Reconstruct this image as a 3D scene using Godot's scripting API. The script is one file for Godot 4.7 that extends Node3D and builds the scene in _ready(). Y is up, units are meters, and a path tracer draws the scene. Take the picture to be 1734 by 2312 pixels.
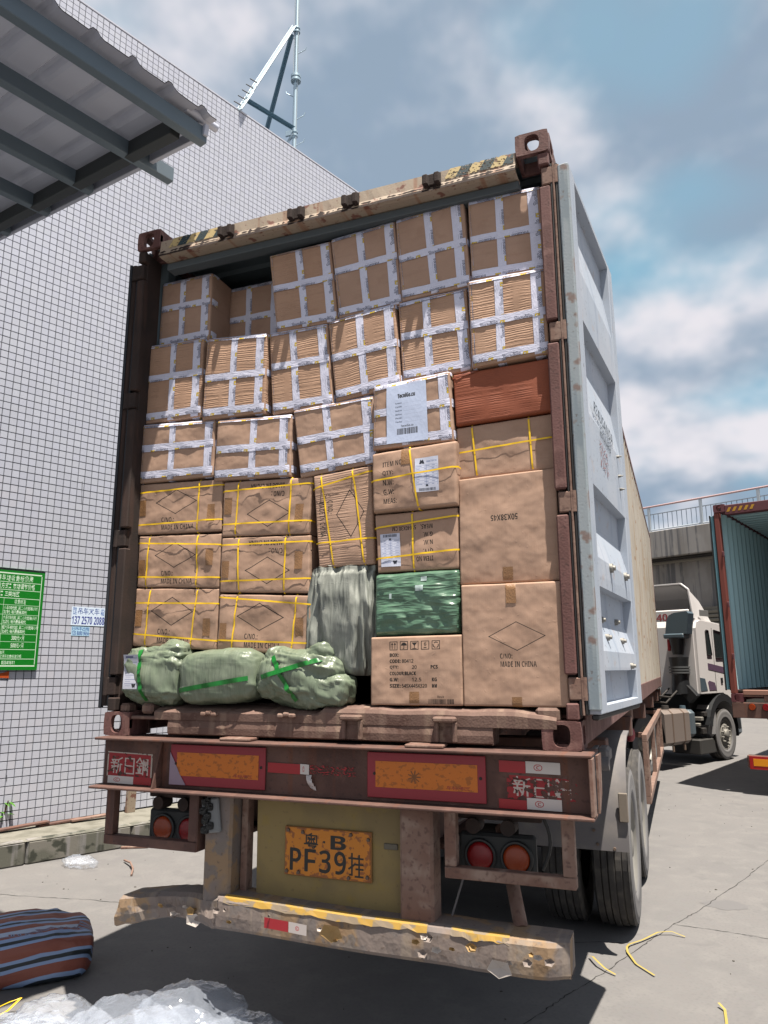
extends Node3D
# Rear of a loaded container on a trailer in a yard. World: x to the right along the rear of the container, y up, z towards the viewer; metres.

const SUN := Vector3(0.2, 1.0, 0.175)
var rng := RandomNumberGenerator.new()
var M := {}
var taken := {}
var soft := FastNoiseLite.new()
var crease := FastNoiseLite.new()

# ---------------------------------------------------------------- nodes
func numbered(called: String) -> String:
	var k = taken.get(called, 0)
	taken[called] = k + 1
	return called if k == 0 else "%s_%03d" % [called, k]

func tag(o: Node3D, label: String, category: String, group := "") -> Node3D:
	o.set_meta("label", label)
	o.set_meta("category", category)
	if group != "":
		o.set_meta("group", group)
	return o

func thing(called: String, label: String, category: String, at := Vector3.ZERO, turn := 0.0, group := "") -> Node3D:
	var o := Node3D.new()
	o.name = numbered(called)
	add_child(o)
	o.position = at
	o.rotation.y = turn
	return tag(o, label, category, group)

func put(g: SurfaceTool, called: String, m: Material, parent: Node = self) -> MeshInstance3D:
	g.generate_normals()
	var o := MeshInstance3D.new()
	o.mesh = g.commit()
	o.material_override = m
	if parent == self:
		o.name = numbered(called)
		add_child(o)
	else:
		o.name = called
		parent.add_child(o, true)
	return o

func again(o: MeshInstance3D, parent: Node, at: Transform3D) -> MeshInstance3D:
	var c := MeshInstance3D.new()
	c.mesh = o.mesh
	c.material_override = o.material_override
	c.name = str(o.name).rstrip("0123456789")
	parent.add_child(c, true)
	c.transform = at
	for k in o.get_children():
		again(k, c, k.transform)
	return c

func structure(o: Node) -> Node:
	o.set_meta("kind", "structure")
	return o

# ---------------------------------------------------------------- geometry
func geo() -> SurfaceTool:
	var g := SurfaceTool.new()
	g.begin(Mesh.PRIMITIVE_TRIANGLES)
	g.set_smooth_group(-1)
	return g

func tri(g: SurfaceTool, a: Vector3, b: Vector3, c: Vector3, from: Vector3) -> void:
	# turned so that its front (clockwise in Godot) looks away from `from`
	if (b - a).cross(c - a).dot((a + b + c) / 3.0 - from) > 0.0:
		var t := b
		b = c
		c = t
	g.add_vertex(a)
	g.add_vertex(b)
	g.add_vertex(c)

func quad(g: SurfaceTool, a: Vector3, b: Vector3, c: Vector3, d: Vector3, from: Vector3) -> void:
	tri(g, a, b, c, from)
	tri(g, a, c, d, from)

func flat(g: SurfaceTool, a: Vector3, b: Vector3, c: Vector3, d: Vector3) -> void:
	# a face with texture coordinates: a top left, b top right, c bottom right, d bottom left
	var u := [Vector2(0, 0), Vector2(1, 0), Vector2(1, 1), Vector2(0, 1)]
	var p := [a, b, c, d]
	for k in [0, 1, 2, 0, 2, 3]:
		g.set_uv(u[k])
		g.add_vertex(p[k])

func plate_uv(g: SurfaceTool, a: Vector3, b: Vector3, c: Vector3, d: Vector3, thick: float) -> void:
	# a thin plate whose front carries the texture
	var n := (d - a).cross(b - a).normalized() * thick
	flat(g, a, b, c, d)
	var mid := (a + c) / 2.0 - n / 2.0
	g.set_uv(Vector2(0.02, 0.02))
	for e in [[a, b], [b, c], [c, d], [d, a]]:
		quad(g, e[0], e[1], e[1] - n, e[0] - n, mid)
	quad(g, a - n, b - n, c - n, d - n, mid)

func cbox(g: SurfaceTool, c: Vector3, s: Vector3, ch := 0.004, b := Basis()) -> void:
	var h := s / 2.0
	ch = minf(ch, minf(h.x, minf(h.y, h.z)) * 0.6)
	var v := {}
	for sx in [-1, 1]:
		for sy in [-1, 1]:
			for sz in [-1, 1]:
				for ax in 3:
					var q := Vector3(sx * (h.x - ch), sy * (h.y - ch), sz * (h.z - ch))
					q[ax] = [sx * h.x, sy * h.y, sz * h.z][ax]
					v[[sx, sy, sz, ax]] = c + b * q
	for s1 in [-1, 1]:
		quad(g, v[[s1, -1, -1, 0]], v[[s1, 1, -1, 0]], v[[s1, 1, 1, 0]], v[[s1, -1, 1, 0]], c)
		quad(g, v[[-1, s1, -1, 1]], v[[1, s1, -1, 1]], v[[1, s1, 1, 1]], v[[-1, s1, 1, 1]], c)
		quad(g, v[[-1, -1, s1, 2]], v[[1, -1, s1, 2]], v[[1, 1, s1, 2]], v[[-1, 1, s1, 2]], c)
		for s2 in [-1, 1]:
			quad(g, v[[-1, s1, s2, 1]], v[[1, s1, s2, 1]], v[[1, s1, s2, 2]], v[[-1, s1, s2, 2]], c)
			quad(g, v[[s1, -1, s2, 0]], v[[s1, 1, s2, 0]], v[[s1, 1, s2, 2]], v[[s1, -1, s2, 2]], c)
			quad(g, v[[s1, s2, -1, 0]], v[[s1, s2, 1, 0]], v[[s1, s2, 1, 1]], v[[s1, s2, -1, 1]], c)
			for s3 in [-1, 1]:
				tri(g, v[[s1, s2, s3, 0]], v[[s1, s2, s3, 1]], v[[s1, s2, s3, 2]], c)

func span(g: SurfaceTool, lo: Vector3, hi: Vector3, ch := 0.004) -> void:
	cbox(g, (lo + hi) / 2.0, (hi - lo).abs(), ch)

func beam(g: SurfaceTool, a: Vector3, b: Vector3, w: float, h: float, up := Vector3.UP, ch := 0.003) -> void:
	var z := (b - a).normalized()
	var x := up.cross(z).normalized()
	cbox(g, (a + b) / 2.0, Vector3(w, h, a.distance_to(b)), ch, Basis(x, z.cross(x), z))

func cyl(g: SurfaceTool, a: Vector3, b: Vector3, r0: float, r1: float, n := 14, caps := true) -> void:
	var z := (b - a).normalized()
	var x := z.cross(Vector3.UP if absf(z.y) < 0.9 else Vector3.RIGHT).normalized()
	var y := z.cross(x)
	var mid := (a + b) / 2.0
	for k in n:
		var t0 := TAU * k / n
		var t1 := TAU * (k + 1) / n
		var d0 := x * cos(t0) + y * sin(t0)
		var d1 := x * cos(t1) + y * sin(t1)
		g.set_smooth_group(7)
		quad(g, a + d0 * r0, a + d1 * r0, b + d1 * r1, b + d0 * r1, mid)
		g.set_smooth_group(-1)
		if caps:
			tri(g, a, a + d0 * r0, a + d1 * r0, mid)
			tri(g, b, b + d0 * r1, b + d1 * r1, mid)

func tube(g: SurfaceTool, pts: Array, r: float, n := 8) -> void:
	for k in pts.size() - 1:
		cyl(g, pts[k], pts[k + 1], r, r, n, k == 0 or k == pts.size() - 2)

func lathe(g: SurfaceTool, prof: Array, n: int, xf: Transform3D, smooth := 3) -> void:
	# profile of Vector2(radius, along x); turned round the x axis
	g.set_smooth_group(smooth)
	for k in n:
		var t0 := TAU * k / n
		var t1 := TAU * (k + 1) / n
		for i in prof.size() - 1:
			var p: Vector2 = prof[i]
			var q: Vector2 = prof[i + 1]
			var a := xf * Vector3(p.y, p.x * cos(t0), p.x * sin(t0))
			var b := xf * Vector3(p.y, p.x * cos(t1), p.x * sin(t1))
			var c := xf * Vector3(q.y, q.x * cos(t1), q.x * sin(t1))
			var d := xf * Vector3(q.y, q.x * cos(t0), q.x * sin(t0))
			for v in [a, b, c, a, c, d]:
				g.add_vertex(v)
	g.set_smooth_group(-1)

func grid(g: SurfaceTool, nu: int, nv: int, f: Callable, smooth := 1) -> void:
	# f(i, j) gives [position, uv]
	g.set_smooth_group(smooth)
	var rows := []
	for j in nv + 1:
		var row := []
		for i in nu + 1:
			row.append(f.call(i, j))
		rows.append(row)
	for j in nv:
		for i in nu:
			for k in [[0, 0], [1, 0], [1, 1], [0, 0], [1, 1], [0, 1]]:
				var p = rows[j + k[1]][i + k[0]]
				g.set_uv(p[1])
				if p.size() > 2:
					g.set_uv2(p[2])
				g.add_vertex(p[0])
	g.set_smooth_group(-1)

func extrude(g: SurfaceTool, poly: PackedVector2Array, z0: float, z1: float, xf := Transform3D()) -> void:
	var t := Geometry2D.triangulate_polygon(poly)
	var mid := Vector2.ZERO
	for p in poly:
		mid += p / poly.size()
	var zc := (z0 + z1) / 2.0
	for k in range(0, t.size(), 3):
		for z in [z0, z1]:
			var a := poly[t[k]]
			var b := poly[t[k + 1]]
			var c := poly[t[k + 2]]
			var m := (a + b + c) / 3.0
			tri(g, xf * Vector3(a.x, a.y, z), xf * Vector3(b.x, b.y, z), xf * Vector3(c.x, c.y, z), xf * Vector3(m.x, m.y, zc))
	var turn := 1.0 if Geometry2D.is_polygon_clockwise(poly) else -1.0
	for k in poly.size():
		var a := poly[k]
		var b := poly[(k + 1) % poly.size()]
		var n := Vector2(-(b - a).y, (b - a).x) * turn
		var from := (a + b) / 2.0 - n.normalized() * 0.01
		quad(g, xf * Vector3(a.x, a.y, z0), xf * Vector3(b.x, b.y, z0), xf * Vector3(b.x, b.y, z1), xf * Vector3(a.x, a.y, z1), xf * Vector3(from.x, from.y, zc))

func holed(g: SurfaceTool, w: float, h: float, hw: float, hh: float, th: float, xf: Transform3D, off := Vector2.ZERO) -> void:
	# a plate w x h with an oval hole, in the xy plane of xf, thickness th towards -z
	var n := 24
	var ring := []
	for k in n:
		var t := TAU * k / n + 0.001
		var d := Vector2(cos(t), sin(t))
		var m := maxf(absf(d.x) / (w / 2.0), absf(d.y) / (h / 2.0))
		var o := d / m
		var e := Vector2(signf(d.x) * pow(absf(d.x), 0.7) * hw, signf(d.y) * pow(absf(d.y), 0.7) * hh)
		ring.append([o, e + off])
	for sx in [-1, 1]:  # square corners
		for sy in [-1, 1]:
			var best := 0
			for k in n:
				if ring[k][0].distance_to(Vector2(sx * w / 2.0, sy * h / 2.0)) < ring[best][0].distance_to(Vector2(sx * w / 2.0, sy * h / 2.0)):
					best = k
			ring[best][0] = Vector2(sx * (w / 2.0 - 0.004), sy * (h / 2.0 - 0.004))
	for k in n:
		var p = ring[k]
		var q = ring[(k + 1) % n]
		for z in [0.0, -th]:
			var mid: Vector2 = (p[0] + q[0] + p[1] + q[1]) / 4.0
			quad(g, xf * Vector3(p[0].x, p[0].y, z), xf * Vector3(q[0].x, q[0].y, z), xf * Vector3(q[1].x, q[1].y, z), xf * Vector3(p[1].x, p[1].y, z), xf * Vector3(mid.x, mid.y, -th / 2.0))
		quad(g, xf * Vector3(p[1].x, p[1].y, 0), xf * Vector3(q[1].x, q[1].y, 0), xf * Vector3(q[1].x, q[1].y, -th), xf * Vector3(p[1].x, p[1].y, -th), xf * Vector3(p[1].x * 1.2, p[1].y * 1.2, -th / 2.0))
		quad(g, xf * Vector3(p[0].x, p[0].y, 0), xf * Vector3(q[0].x, q[0].y, 0), xf * Vector3(q[0].x, q[0].y, -th), xf * Vector3(p[0].x, p[0].y, -th), xf * Vector3(0, 0, -th / 2.0))

# ---------------------------------------------------------------- pictures of surfaces
func nz(w: int, h: int, sd: int, freq: float, oct := 4, sx := 1, sy := 1, ridged := false) -> PackedByteArray:
	var n := FastNoiseLite.new()
	n.seed = sd
	n.noise_type = FastNoiseLite.TYPE_SIMPLEX_SMOOTH
	n.frequency = freq
	n.fractal_octaves = oct
	n.fractal_type = FastNoiseLite.FRACTAL_RIDGED if ridged else FastNoiseLite.FRACTAL_FBM
	var im := n.get_seamless_image(maxi(w / sx, 8), maxi(h / sy, 8), false, false, 0.15)
	if sx > 1 or sy > 1:
		im.resize(w, h, Image.INTERPOLATE_CUBIC)
	im.convert(Image.FORMAT_L8)
	return im.get_data()

func layers(w: int, h: int, base: Color, ls: Array) -> Image:
	# each layer: [noise, from, to, colour, strength]
	var n: int = w * h
	var out := PackedByteArray()
	out.resize(n * 3)
	for k in 3:
		var ch := PackedFloat32Array()
		ch.resize(n)
		ch.fill(base[k] * 255.0)
		for l in ls:
			var nb: PackedByteArray = l[0]
			var lut := PackedFloat32Array()
			lut.resize(256)
			for v in 256:
				lut[v] = clampf((v / 255.0 - l[1]) / (l[2] - l[1]), 0.0, 1.0) * l[4]
			var to: float = l[3][k] * 255.0
			for i: int in n:
				var t: float = lut[nb[i]]
				if t > 0.0:
					ch[i] += (to - ch[i]) * t
		var j: int = k
		for i: int in n:
			out[j] = int(ch[i])
			j += 3
	return Image.create_from_data(w, h, false, Image.FORMAT_RGB8, out)

func tex(im: Image) -> ImageTexture:
	return ImageTexture.create_from_image(im)

func grey(w: int, h: int, data: PackedByteArray) -> ImageTexture:
	return tex(Image.create_from_data(w, h, false, Image.FORMAT_L8, data))

func paper(w: int, h: int, c: Color) -> Image:
	var im := Image.create(w, h, false, Image.FORMAT_RGBA8)
	im.fill(c)
	return im

func fill_tri(im: Image, a: Vector2, b: Vector2, c: Vector2, col: Color) -> void:
	var area := (b - a).cross(c - a)
	if absf(area) < 0.0001:
		return
	var x0 := maxi(0, int(floor(minf(a.x, minf(b.x, c.x)))))
	var x1 := mini(im.get_width() - 1, int(ceil(maxf(a.x, maxf(b.x, c.x)))))
	var y0 := maxi(0, int(floor(minf(a.y, minf(b.y, c.y)))))
	var y1 := mini(im.get_height() - 1, int(ceil(maxf(a.y, maxf(b.y, c.y)))))
	for y in range(y0, y1 + 1):
		for x in range(x0, x1 + 1):
			var p := Vector2(x + 0.5, y + 0.5)
			var u := (b - p).cross(c - p) / area
			var v := (c - p).cross(a - p) / area
			if u >= -0.001 and v >= -0.001 and u + v <= 1.001:
				im.set_pixel(x, y, col)

func ink(im: Image, text: String, at: Vector2, size: Vector2, col: Color, bold := true, turn := 0.0, fatten := 0.0) -> void:
	# letters set so that they fill size, centred at `at`, turned by `turn` degrees
	var f := SystemFont.new()
	f.font_names = PackedStringArray(["Droid Sans"])
	f.font_weight = 700 if bold else 400
	var t := TextMesh.new()
	t.font = f
	t.font_size = 64
	t.pixel_size = 1.0
	t.depth = 0.0
	t.text = text
	var ar := t.surface_get_arrays(0)
	var v: PackedVector3Array = ar[Mesh.ARRAY_VERTEX]
	var ix: PackedInt32Array = ar[Mesh.ARRAY_INDEX] if ar[Mesh.ARRAY_INDEX] != null else PackedInt32Array(range(v.size()))
	if v.size() == 0:
		return
	var lo := Vector2(1e9, 1e9)
	var hi := -lo
	for p in v:
		lo = lo.min(Vector2(p.x, p.y))
		hi = hi.max(Vector2(p.x, p.y))
	var xf := Transform2D(deg_to_rad(turn), at)
	var q := PackedVector2Array()
	for p in v:
		var s := (Vector2(p.x, p.y) - (lo + hi) / 2.0) / (hi - lo) * size
		q.append(xf * Vector2(s.x, -s.y))
	var offs := [Vector2.ZERO]
	if fatten > 0.0:
		for k in 8:
			offs.append(Vector2.from_angle(TAU * k / 8.0) * fatten)
	for o in offs:
		for k in range(0, ix.size(), 3):
			fill_tri(im, q[ix[k]] + o, q[ix[k + 1]] + o, q[ix[k + 2]] + o, col)

func stroke(im: Image, pts: Array, th: float, col: Color) -> void:
	for k in pts.size() - 1:
		var a: Vector2 = pts[k]
		var b: Vector2 = pts[k + 1]
		var n := (b - a).normalized().orthogonal() * th / 2.0
		var e := (b - a).normalized() * th / 2.0
		fill_tri(im, a + n - e, b + n + e, b - n + e, col)
		fill_tri(im, a + n - e, b - n + e, a - n - e, col)

const HAN := {
	"新": "4042 1383 2435 6455 0686 1999 464f 2a1d 6a8d f1a3 a3a98f a7f7 d7df", "日": "21e1ef2f21 28e8", "鋼": "4004 4085 2565 1777 454e 2a3d 6a5d 0e8e 919f 91f1ff b3b5 d3d5 a6e6 c6cb a8abebe8",
	"粤": "8061 222aeaeae222 828a 46c6 4465 c4a5 6759 a7b9 0bfb 6b5ddd ddbf9f", "挂": "0363 303e1e 0a67 83f3 b1b7 77f7 8afa b8bf 7fff", "吊": "41c1c54541 282d 28e8edcd 858f", "车": "22e2 6037e7 0bfb 848f", "叉": "13e30f 46ff 7598",
	"出": "808f 3237d7d2 191ffff9", "租": "6122 0474 424f 4609 4679 929f 92e2ef 97e7 9beb 8fff", "附": "111f 1161476a4c a075 868f 96f6 d1dfbf b8ca", "近": "e091 919a7c 96f6 d6dd 2143 15454b1e 2e5dff", "停": "5005 343f 9092 72f2 94e4e69694 79f9 8beb bbbf9f",
	"场": "1464 313c 0d6b 82e296 85f5dfbf b67e d69f", "收": "222c6a 616f b084 85f5 d57f 98ff", "费": "23d3d52527e7e9 60694a a0aa 3b3e 3bdbde 7c7d2f 9edf", "标": "0464 313f 350a 3669 82e2 76f6 b6bf9f 987d d9fd", "价": "5005 343f a065 a0f6 868b6f d6df",
	"牌": "202a0f 2676 6066 29797f 82e2e78782 85e5 b1b7 b78a 8bfb dbdf", "定": "8082 13f3f5 1315 46c6 868e 8ada 4a0f 3c7eff", "方": "7092 13f3 535a0f 68d8ce9e", "式": "13f3 9097ff d0f2 2797 575d 1e9d", "市": "7082 13f3 353d 35d5dcbd 838f",
	"调": "1132 05353d5b 717a5f 71f1fede 94d4 b2b7 87e7 9adadd9d9a", "节": "03f3 5155 b1b5 27d7dcbc 777f", "格": "0474 414f 4409 5679 a075 91e179 93fa 8bebef8f8b", "区": "f2121efe d448 45dc", "域": "1464 313c 0d6c 64f4 77a7ab7b77 6dad b0c9ff e69e d1f2",
	"三": "23e3 47c7 1dfd", "类": "2143 d1b3 05f5 8088 7518 95e8 0afa 878b0f 8aff", "地": "0565 313c 0d6b 949efefc 67e5ebcb c1cb", "准": "1133 0d4a 8054 646f 91b3 64f4 68e8 6beb 6fff a4af", "小": "808e6e 461b b6eb", "大": "05f5 80850f 86ff",
	"超": "1373 414d 0686 4a8a 280f 1c5eff 91f1e6d6 b197 99e9ed9d99", "元": "32d2 06f6 565a0f 969efefb", "起": "1373 414d 0686 4a8a 280f 1c5eff 92e2e6969cfcfa", "第": "3112 3272 b192 b2f2 25d5d8282bebee 858f 7b0f", "二": "33d3 1dfd", "时": "121d 12525d1d 1757 65f5 d1dfbf 88aa",
	"每": "4105 33f3 463dfd 46d6ce9e 09f9 7688 7a8c", "加": "04747d5d 31390f 959e 95f5fe9e", "天": "22e2 17f7 82870f 87ff", "最": "40c0c44440 42c2 06f6 262d 666f 2969 2b6b 0e6d 88e88f 89ff", "高": "7082 03f3 45c5c74745 191f 19f9fede 5bbbbe5e5b", "月": "414b1f 41d1dfbf 46d6 4ada",
}

func han(im: Image, text: String, at: Vector2, cell: Vector2, th: float, col: Color, gap := 1.0) -> void:
	# characters drawn stroke by stroke; `at` is the top left of the first cell. Latin letters and digits are set in the plain face.
	var x := at.x
	var run := ""
	for k in text.length() + 1:
		var ch := text[k] if k < text.length() else ""
		if ch != "" and not HAN.has(ch) and ch != " ":
			run += ch
			continue
		if run != "":
			var w := cell.x * 0.62 * run.length()
			ink(im, run, Vector2(x + w / 2.0, at.y + cell.y * 0.52), Vector2(w * 0.92, cell.y * (0.9 if run.length() > 1 or run > "/" else 0.4)), col, true)
			x += w
			run = ""
		if ch == " ":
			x += cell.x * 0.5
		elif HAN.has(ch):
			for s in HAN[ch].split(" "):
				var pts := []
				for i in range(0, s.length() - 1, 2):
					pts.append(Vector2(x + s[i].hex_to_int() / 15.0 * cell.x * 0.9, at.y + s[i + 1].hex_to_int() / 15.0 * cell.y))
				stroke(im, pts, th, col)
			x += cell.x * gap

func mat(c: Color, rough := 0.85, o := {}) -> StandardMaterial3D:
	var m := StandardMaterial3D.new()
	m.albedo_color = c
	m.roughness = rough
	m.cull_mode = BaseMaterial3D.CULL_DISABLED
	if o.has("tex"):
		m.albedo_texture = o.tex
	if o.has("metal"):
		m.metallic = o.metal
	if o.has("bump"):
		m.heightmap_enabled = true
		m.heightmap_texture = o.bump
		m.heightmap_scale = o.get("deep", 0.3)
	if o.has("tri"):
		m.uv1_triplanar = true
		m.uv1_world_triplanar = o.get("world", true)
		m.uv1_scale = Vector3.ONE * o.tri if not o.tri is Vector3 else o.tri
		m.uv1_triplanar_sharpness = 4.0
	if o.has("spec"):
		m.metallic_specular = o.spec
	if o.has("over"):
		m.detail_enabled = true
		m.detail_albedo = o.over
		m.detail_blend_mode = o.get("blend", BaseMaterial3D.BLEND_MODE_MIX)
		m.detail_uv_layer = BaseMaterial3D.DETAIL_UV_2
	if o.has("cut"):
		m.transparency = BaseMaterial3D.TRANSPARENCY_ALPHA_SCISSOR
		m.alpha_scissor_threshold = 0.5
	if o.has("clamp"):
		m.texture_repeat = false
	return m

# ---------------------------------------------------------------- air and light
const EXPOSURE := 2.5
func sky_picture() -> Image:
	var w := 1536
	var h := 768
	var n1 := FastNoiseLite.new()
	n1.seed = 11
	n1.frequency = 1.15
	n1.fractal_octaves = 6
	n1.fractal_gain = 0.56
	var n2 := FastNoiseLite.new()
	n2.seed = 29
	n2.frequency = 0.55
	n2.fractal_octaves = 3
	var lobes := []   # banks of cloud: azimuth, elevation, spread, how bright
	for l in [[-22, 37, 8, .75], [-15, 46, 6, .6], [1, 19, 8, .55], [6, 25, 4, .4], [0, 42, 5, .3], [9, 31, 5, .3], [-2, 29.5, 6, -.4], [-34, 43, 9, -.36], [-8, 37, 4, -.18], [5, 12.5, 4.5, -.34], [3, 35.5, 4, -.22], [-6, 24, 5, -.12],
			[-80, 30, 12, .3], [-110, 45, 14, -.3], [-150, 30, 14, .35], [170, 40, 12, -.3], [130, 25, 12, .35], [90, 40, 14, -.3], [50, 28, 10, .35], [40, 45, 8, -.3], [-60, 20, 9, -.3], [20, 60, 12, .25], [100, 15, 9, -.2], [-170, 12, 9, -.2]]:
		var a := deg_to_rad(l[0])
		var e := deg_to_rad(l[1])
		lobes.append([Vector3(sin(a) * cos(e), sin(e), -cos(a) * cos(e)), 1.0 / pow(deg_to_rad(l[2]), 2), l[3]])
	var banks := Image.create(256, 128, false, Image.FORMAT_RF)
	for y in 66:
		for x in 256:
			var el := (0.5 - (y + 0.5) / 128.0) * PI
			var az := ((x + 0.5) / 256.0 - 0.5) * TAU
			var d := Vector3(sin(az) * cos(el), sin(el), -cos(az) * cos(el))
			var v := 0.0
			for l in lobes:
				var g: float = (1.0 - d.dot(l[0])) * l[1]
				if g < 6.0:
					v += exp(-g) * l[2]
			banks.set_pixel(x, y, Color(v, 0, 0))
	banks.resize(w, h, Image.INTERPOLATE_CUBIC)
	var data := PackedByteArray()
	data.resize(w * h * 3)
	data.fill(152)
	for y in h:
		var el := (0.5 - (y + 0.5) / h) * PI
		for x in w:
			var i := (y * w + x) * 3
			if el < -0.03:
				break
			var az := ((x + 0.5) / w - 0.5) * TAU   # the middle of the picture is -z
			var d := Vector3(sin(az) * cos(el), sin(el), -cos(az) * cos(el))
			var p := Vector3(d.x, 0.0, d.z) / (maxf(d.y, 0.0) + 0.3) * 2.1 + Vector3(0, d.y * 1.6, 0)
			var f := n1.get_noise_3dv(p)
			var v := 0.52 + f * 1.25
			v += banks.get_pixel(x, y).r
			var blue := clampf(n2.get_noise_3dv(p * 1.7 + Vector3(5, 0, 3)) * 1.6 + 0.42 - d.y * 0.55, 0.0, 1.0)
			v = clampf(v, 0.0, 1.0)
			v = v * v * (3.0 - 2.0 * v)
			var dark := Color(0.59, 0.665, 0.745).lerp(Color(0.56, 0.735, 0.83), blue)
			var col := dark.lerp(Color(0.925, 0.912, 0.935), v)
			data[i] = int(col.r * 255)
			data[i + 1] = int(col.g * 255)
			data[i + 2] = int(col.b * 255)
	return Image.create_from_data(w, h, false, Image.FORMAT_RGB8, data)

func camera_and_light() -> void:
	var cam := Camera3D.new()
	cam.name = "camera"
	cam.fov = 68.91
	cam.near = 0.05
	cam.far = 600.0
	add_child(cam)
	cam.position = Vector3(2.8436, 1.7313, 3.2307)
	cam.rotation = Vector3(0.20738, 0.37322, -0.0038)
	var sky := PanoramaSkyMaterial.new()
	sky.panorama = tex(sky_picture())
	sky.energy_multiplier = 1.0 / EXPOSURE
	var env := Environment.new()
	env.background_mode = Environment.BG_SKY
	env.sky = Sky.new()
	env.sky.sky_material = sky
	env.tonemap_mode = Environment.TONE_MAPPER_LINEAR
	env.tonemap_exposure = EXPOSURE
	env.sdfgi_enabled = true
	env.ssao_enabled = true
	env.ssil_enabled = true
	var we := WorldEnvironment.new()
	we.name = "air"
	we.environment = env
	add_child(we)
	var sun := DirectionalLight3D.new()
	sun.name = "sun"
	sun.light_energy = 1.6
	sun.light_color = Color(1.0, 0.965, 0.91)
	sun.light_angular_distance = 0.5
	sun.shadow_enabled = true
	add_child(sun)
	sun.look_at_from_position(SUN * 20.0, Vector3.ZERO, Vector3.FORWARD)

# ---------------------------------------------------------------- materials
func make_materials() -> void:
	soft.seed = 3
	soft.frequency = 3.0
	soft.fractal_octaves = 3
	crease.seed = 8
	crease.frequency = 5.0
	crease.fractal_type = FastNoiseLite.FRACTAL_RIDGED
	crease.fractal_octaves = 3
	var a := nz(384, 384, 1, 0.006)
	var b := nz(384, 384, 2, 0.02)
	var c := nz(384, 384, 3, 0.09, 3)
	var d := nz(384, 384, 4, 0.03, 4, 1, 16)     # streaks that run down
	var e := nz(384, 384, 5, 0.25, 2)
	var r := nz(384, 384, 6, 0.012, 4, 1, 1, true)
	var dl := nz(384, 384, 7, 0.05, 4, 8, 1)
	# board of the cartons
	var board := layers(384, 384, Color(0.60, 0.49, 0.42), [[a, 0.3, 0.8, Color(0.64, 0.53, 0.46), 0.6], [e, 0.3, 0.9, Color(0.54, 0.43, 0.36), 0.25], [dl, 0.55, 0.9, Color(0.54, 0.435, 0.37), 0.3], [b, 0.62, 0.8, Color(0.55, 0.44, 0.37), 0.35]])
	# crushed flutes: many uneven level lines
	var fl := PackedByteArray()
	fl.resize(384 * 384)
	rng.seed = 77
	var lines := PackedFloat32Array()
	lines.resize(384)
	lines.fill(0.62)
	var y0 := 3
	while y0 < 381:
		var dp := rng.randf_range(0.1, 0.62)
		for k in range(-2, 3):
			lines[posmod(y0 + k, 384)] -= dp * maxf(0.0, 1.0 - absf(k) / 2.1)
		y0 += rng.randi_range(3, 7)
	for y in 384:
		for x in 384:
			var sh := int((a[(y * 384 + x)] / 255.0 - 0.5) * 7.0)
			var msk := clampf(b[((y / 6) * 384 + x)] / 255.0 * 2.4 - 0.35, 0.0, 1.0)
			var v := lerpf(0.62, lines[posmod(y + sh, 384)], msk) + (c[y * 384 + x] / 255.0 - 0.5) * 0.05
			fl[y * 384 + x] = int(clampf(v, 0, 1) * 255)
	var dents := PackedByteArray()
	dents.resize(384 * 384)
	for y in 384:
		for x in 384:
			var i := y * 384 + x
			var v := 0.5 + (a[i] / 255.0 - 0.5) * 0.9 + maxf(0.0, r[i] / 255.0 - 0.88) * 0.7 - 0.02 * (1.0 if x % 9 < 2 else 0.0) * (b[i] / 255.0)
			dents[i] = int(clampf(v, 0, 1) * 255)
	M.board = tex(board)
	M.dents = grey(384, 384, dents)
	M.crushed = grey(384, 384, fl)
	M.carton = mat(Color.WHITE, 0.85, {"tex": M.board, "bump": M.dents, "deep": 0.9})
	M.carton_crushed = mat(Color(1, 0.98, 0.95), 0.85, {"tex": M.board, "bump": M.crushed, "deep": 0.42})
	M.carton_brown = mat(Color(0.82, 0.52, 0.37), 0.7, {"tex": M.board, "bump": M.crushed, "deep": 0.2})
	M.wrinkle = grey(384, 384, r)
	M.grain = grey(384, 384, e)
	M.folds = grey(384, 384, nz(384, 384, 14, 0.022, 3, 1, 6, true))
	M.folds_level = grey(384, 384, nz(384, 384, 15, 0.022, 3, 5, 1, true))
	M.speck = grey(384, 384, c)
	# printed packing tape
	var tp := paper(512, 128, Color(0.735, 0.74, 0.81))
	for k in 160:
		rng.seed = k
		var x := rng.randf_range(0, 512)
		stroke(tp, [Vector2(x, rng.randf_range(0, 128)), Vector2(x + rng.randf_range(-60, 60), rng.randf_range(0, 128))], 1.0, Color(0.79, 0.80, 0.87) if k % 2 else Color(0.67, 0.685, 0.77))
	for k in 2:
		var x := 20.0 + 256.0 * k
		ink(tp, "TecniGo", Vector2(x + 78, 58), Vector2(130, 44), Color(0.17, 0.17, 0.24), true, 0.0, 2.6)
		ink(tp, "TecniGo", Vector2(x + 78, 58), Vector2(130, 44), Color(0.66, 0.67, 0.74), true)
		ink(tp, ".cu", Vector2(x + 176, 60), Vector2(42, 30), Color(0.2, 0.2, 0.2), true, 0.0, 2.4)
		ink(tp, ".cu", Vector2(x + 176, 60), Vector2(42, 30), Color(0.80, 0.68, 0.12), true, 0.0, 0.8)
		tp.fill_rect(Rect2i(int(x) + 40, 92, 100, 2), Color(0.5, 0.51, 0.58))
	M.tape = mat(Color.WHITE, 0.32, {"tex": tex(tp), "bump": M.wrinkle, "deep": 0.12})
	M.brown_tape = mat(Color(0.50, 0.37, 0.25), 0.4, {"bump": M.wrinkle, "deep": 0.1})
	M.strap = mat(Color(0.86, 0.70, 0.03), 0.45)
	M.strap_faded = mat(Color(0.56, 0.50, 0.25), 0.6)
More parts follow.
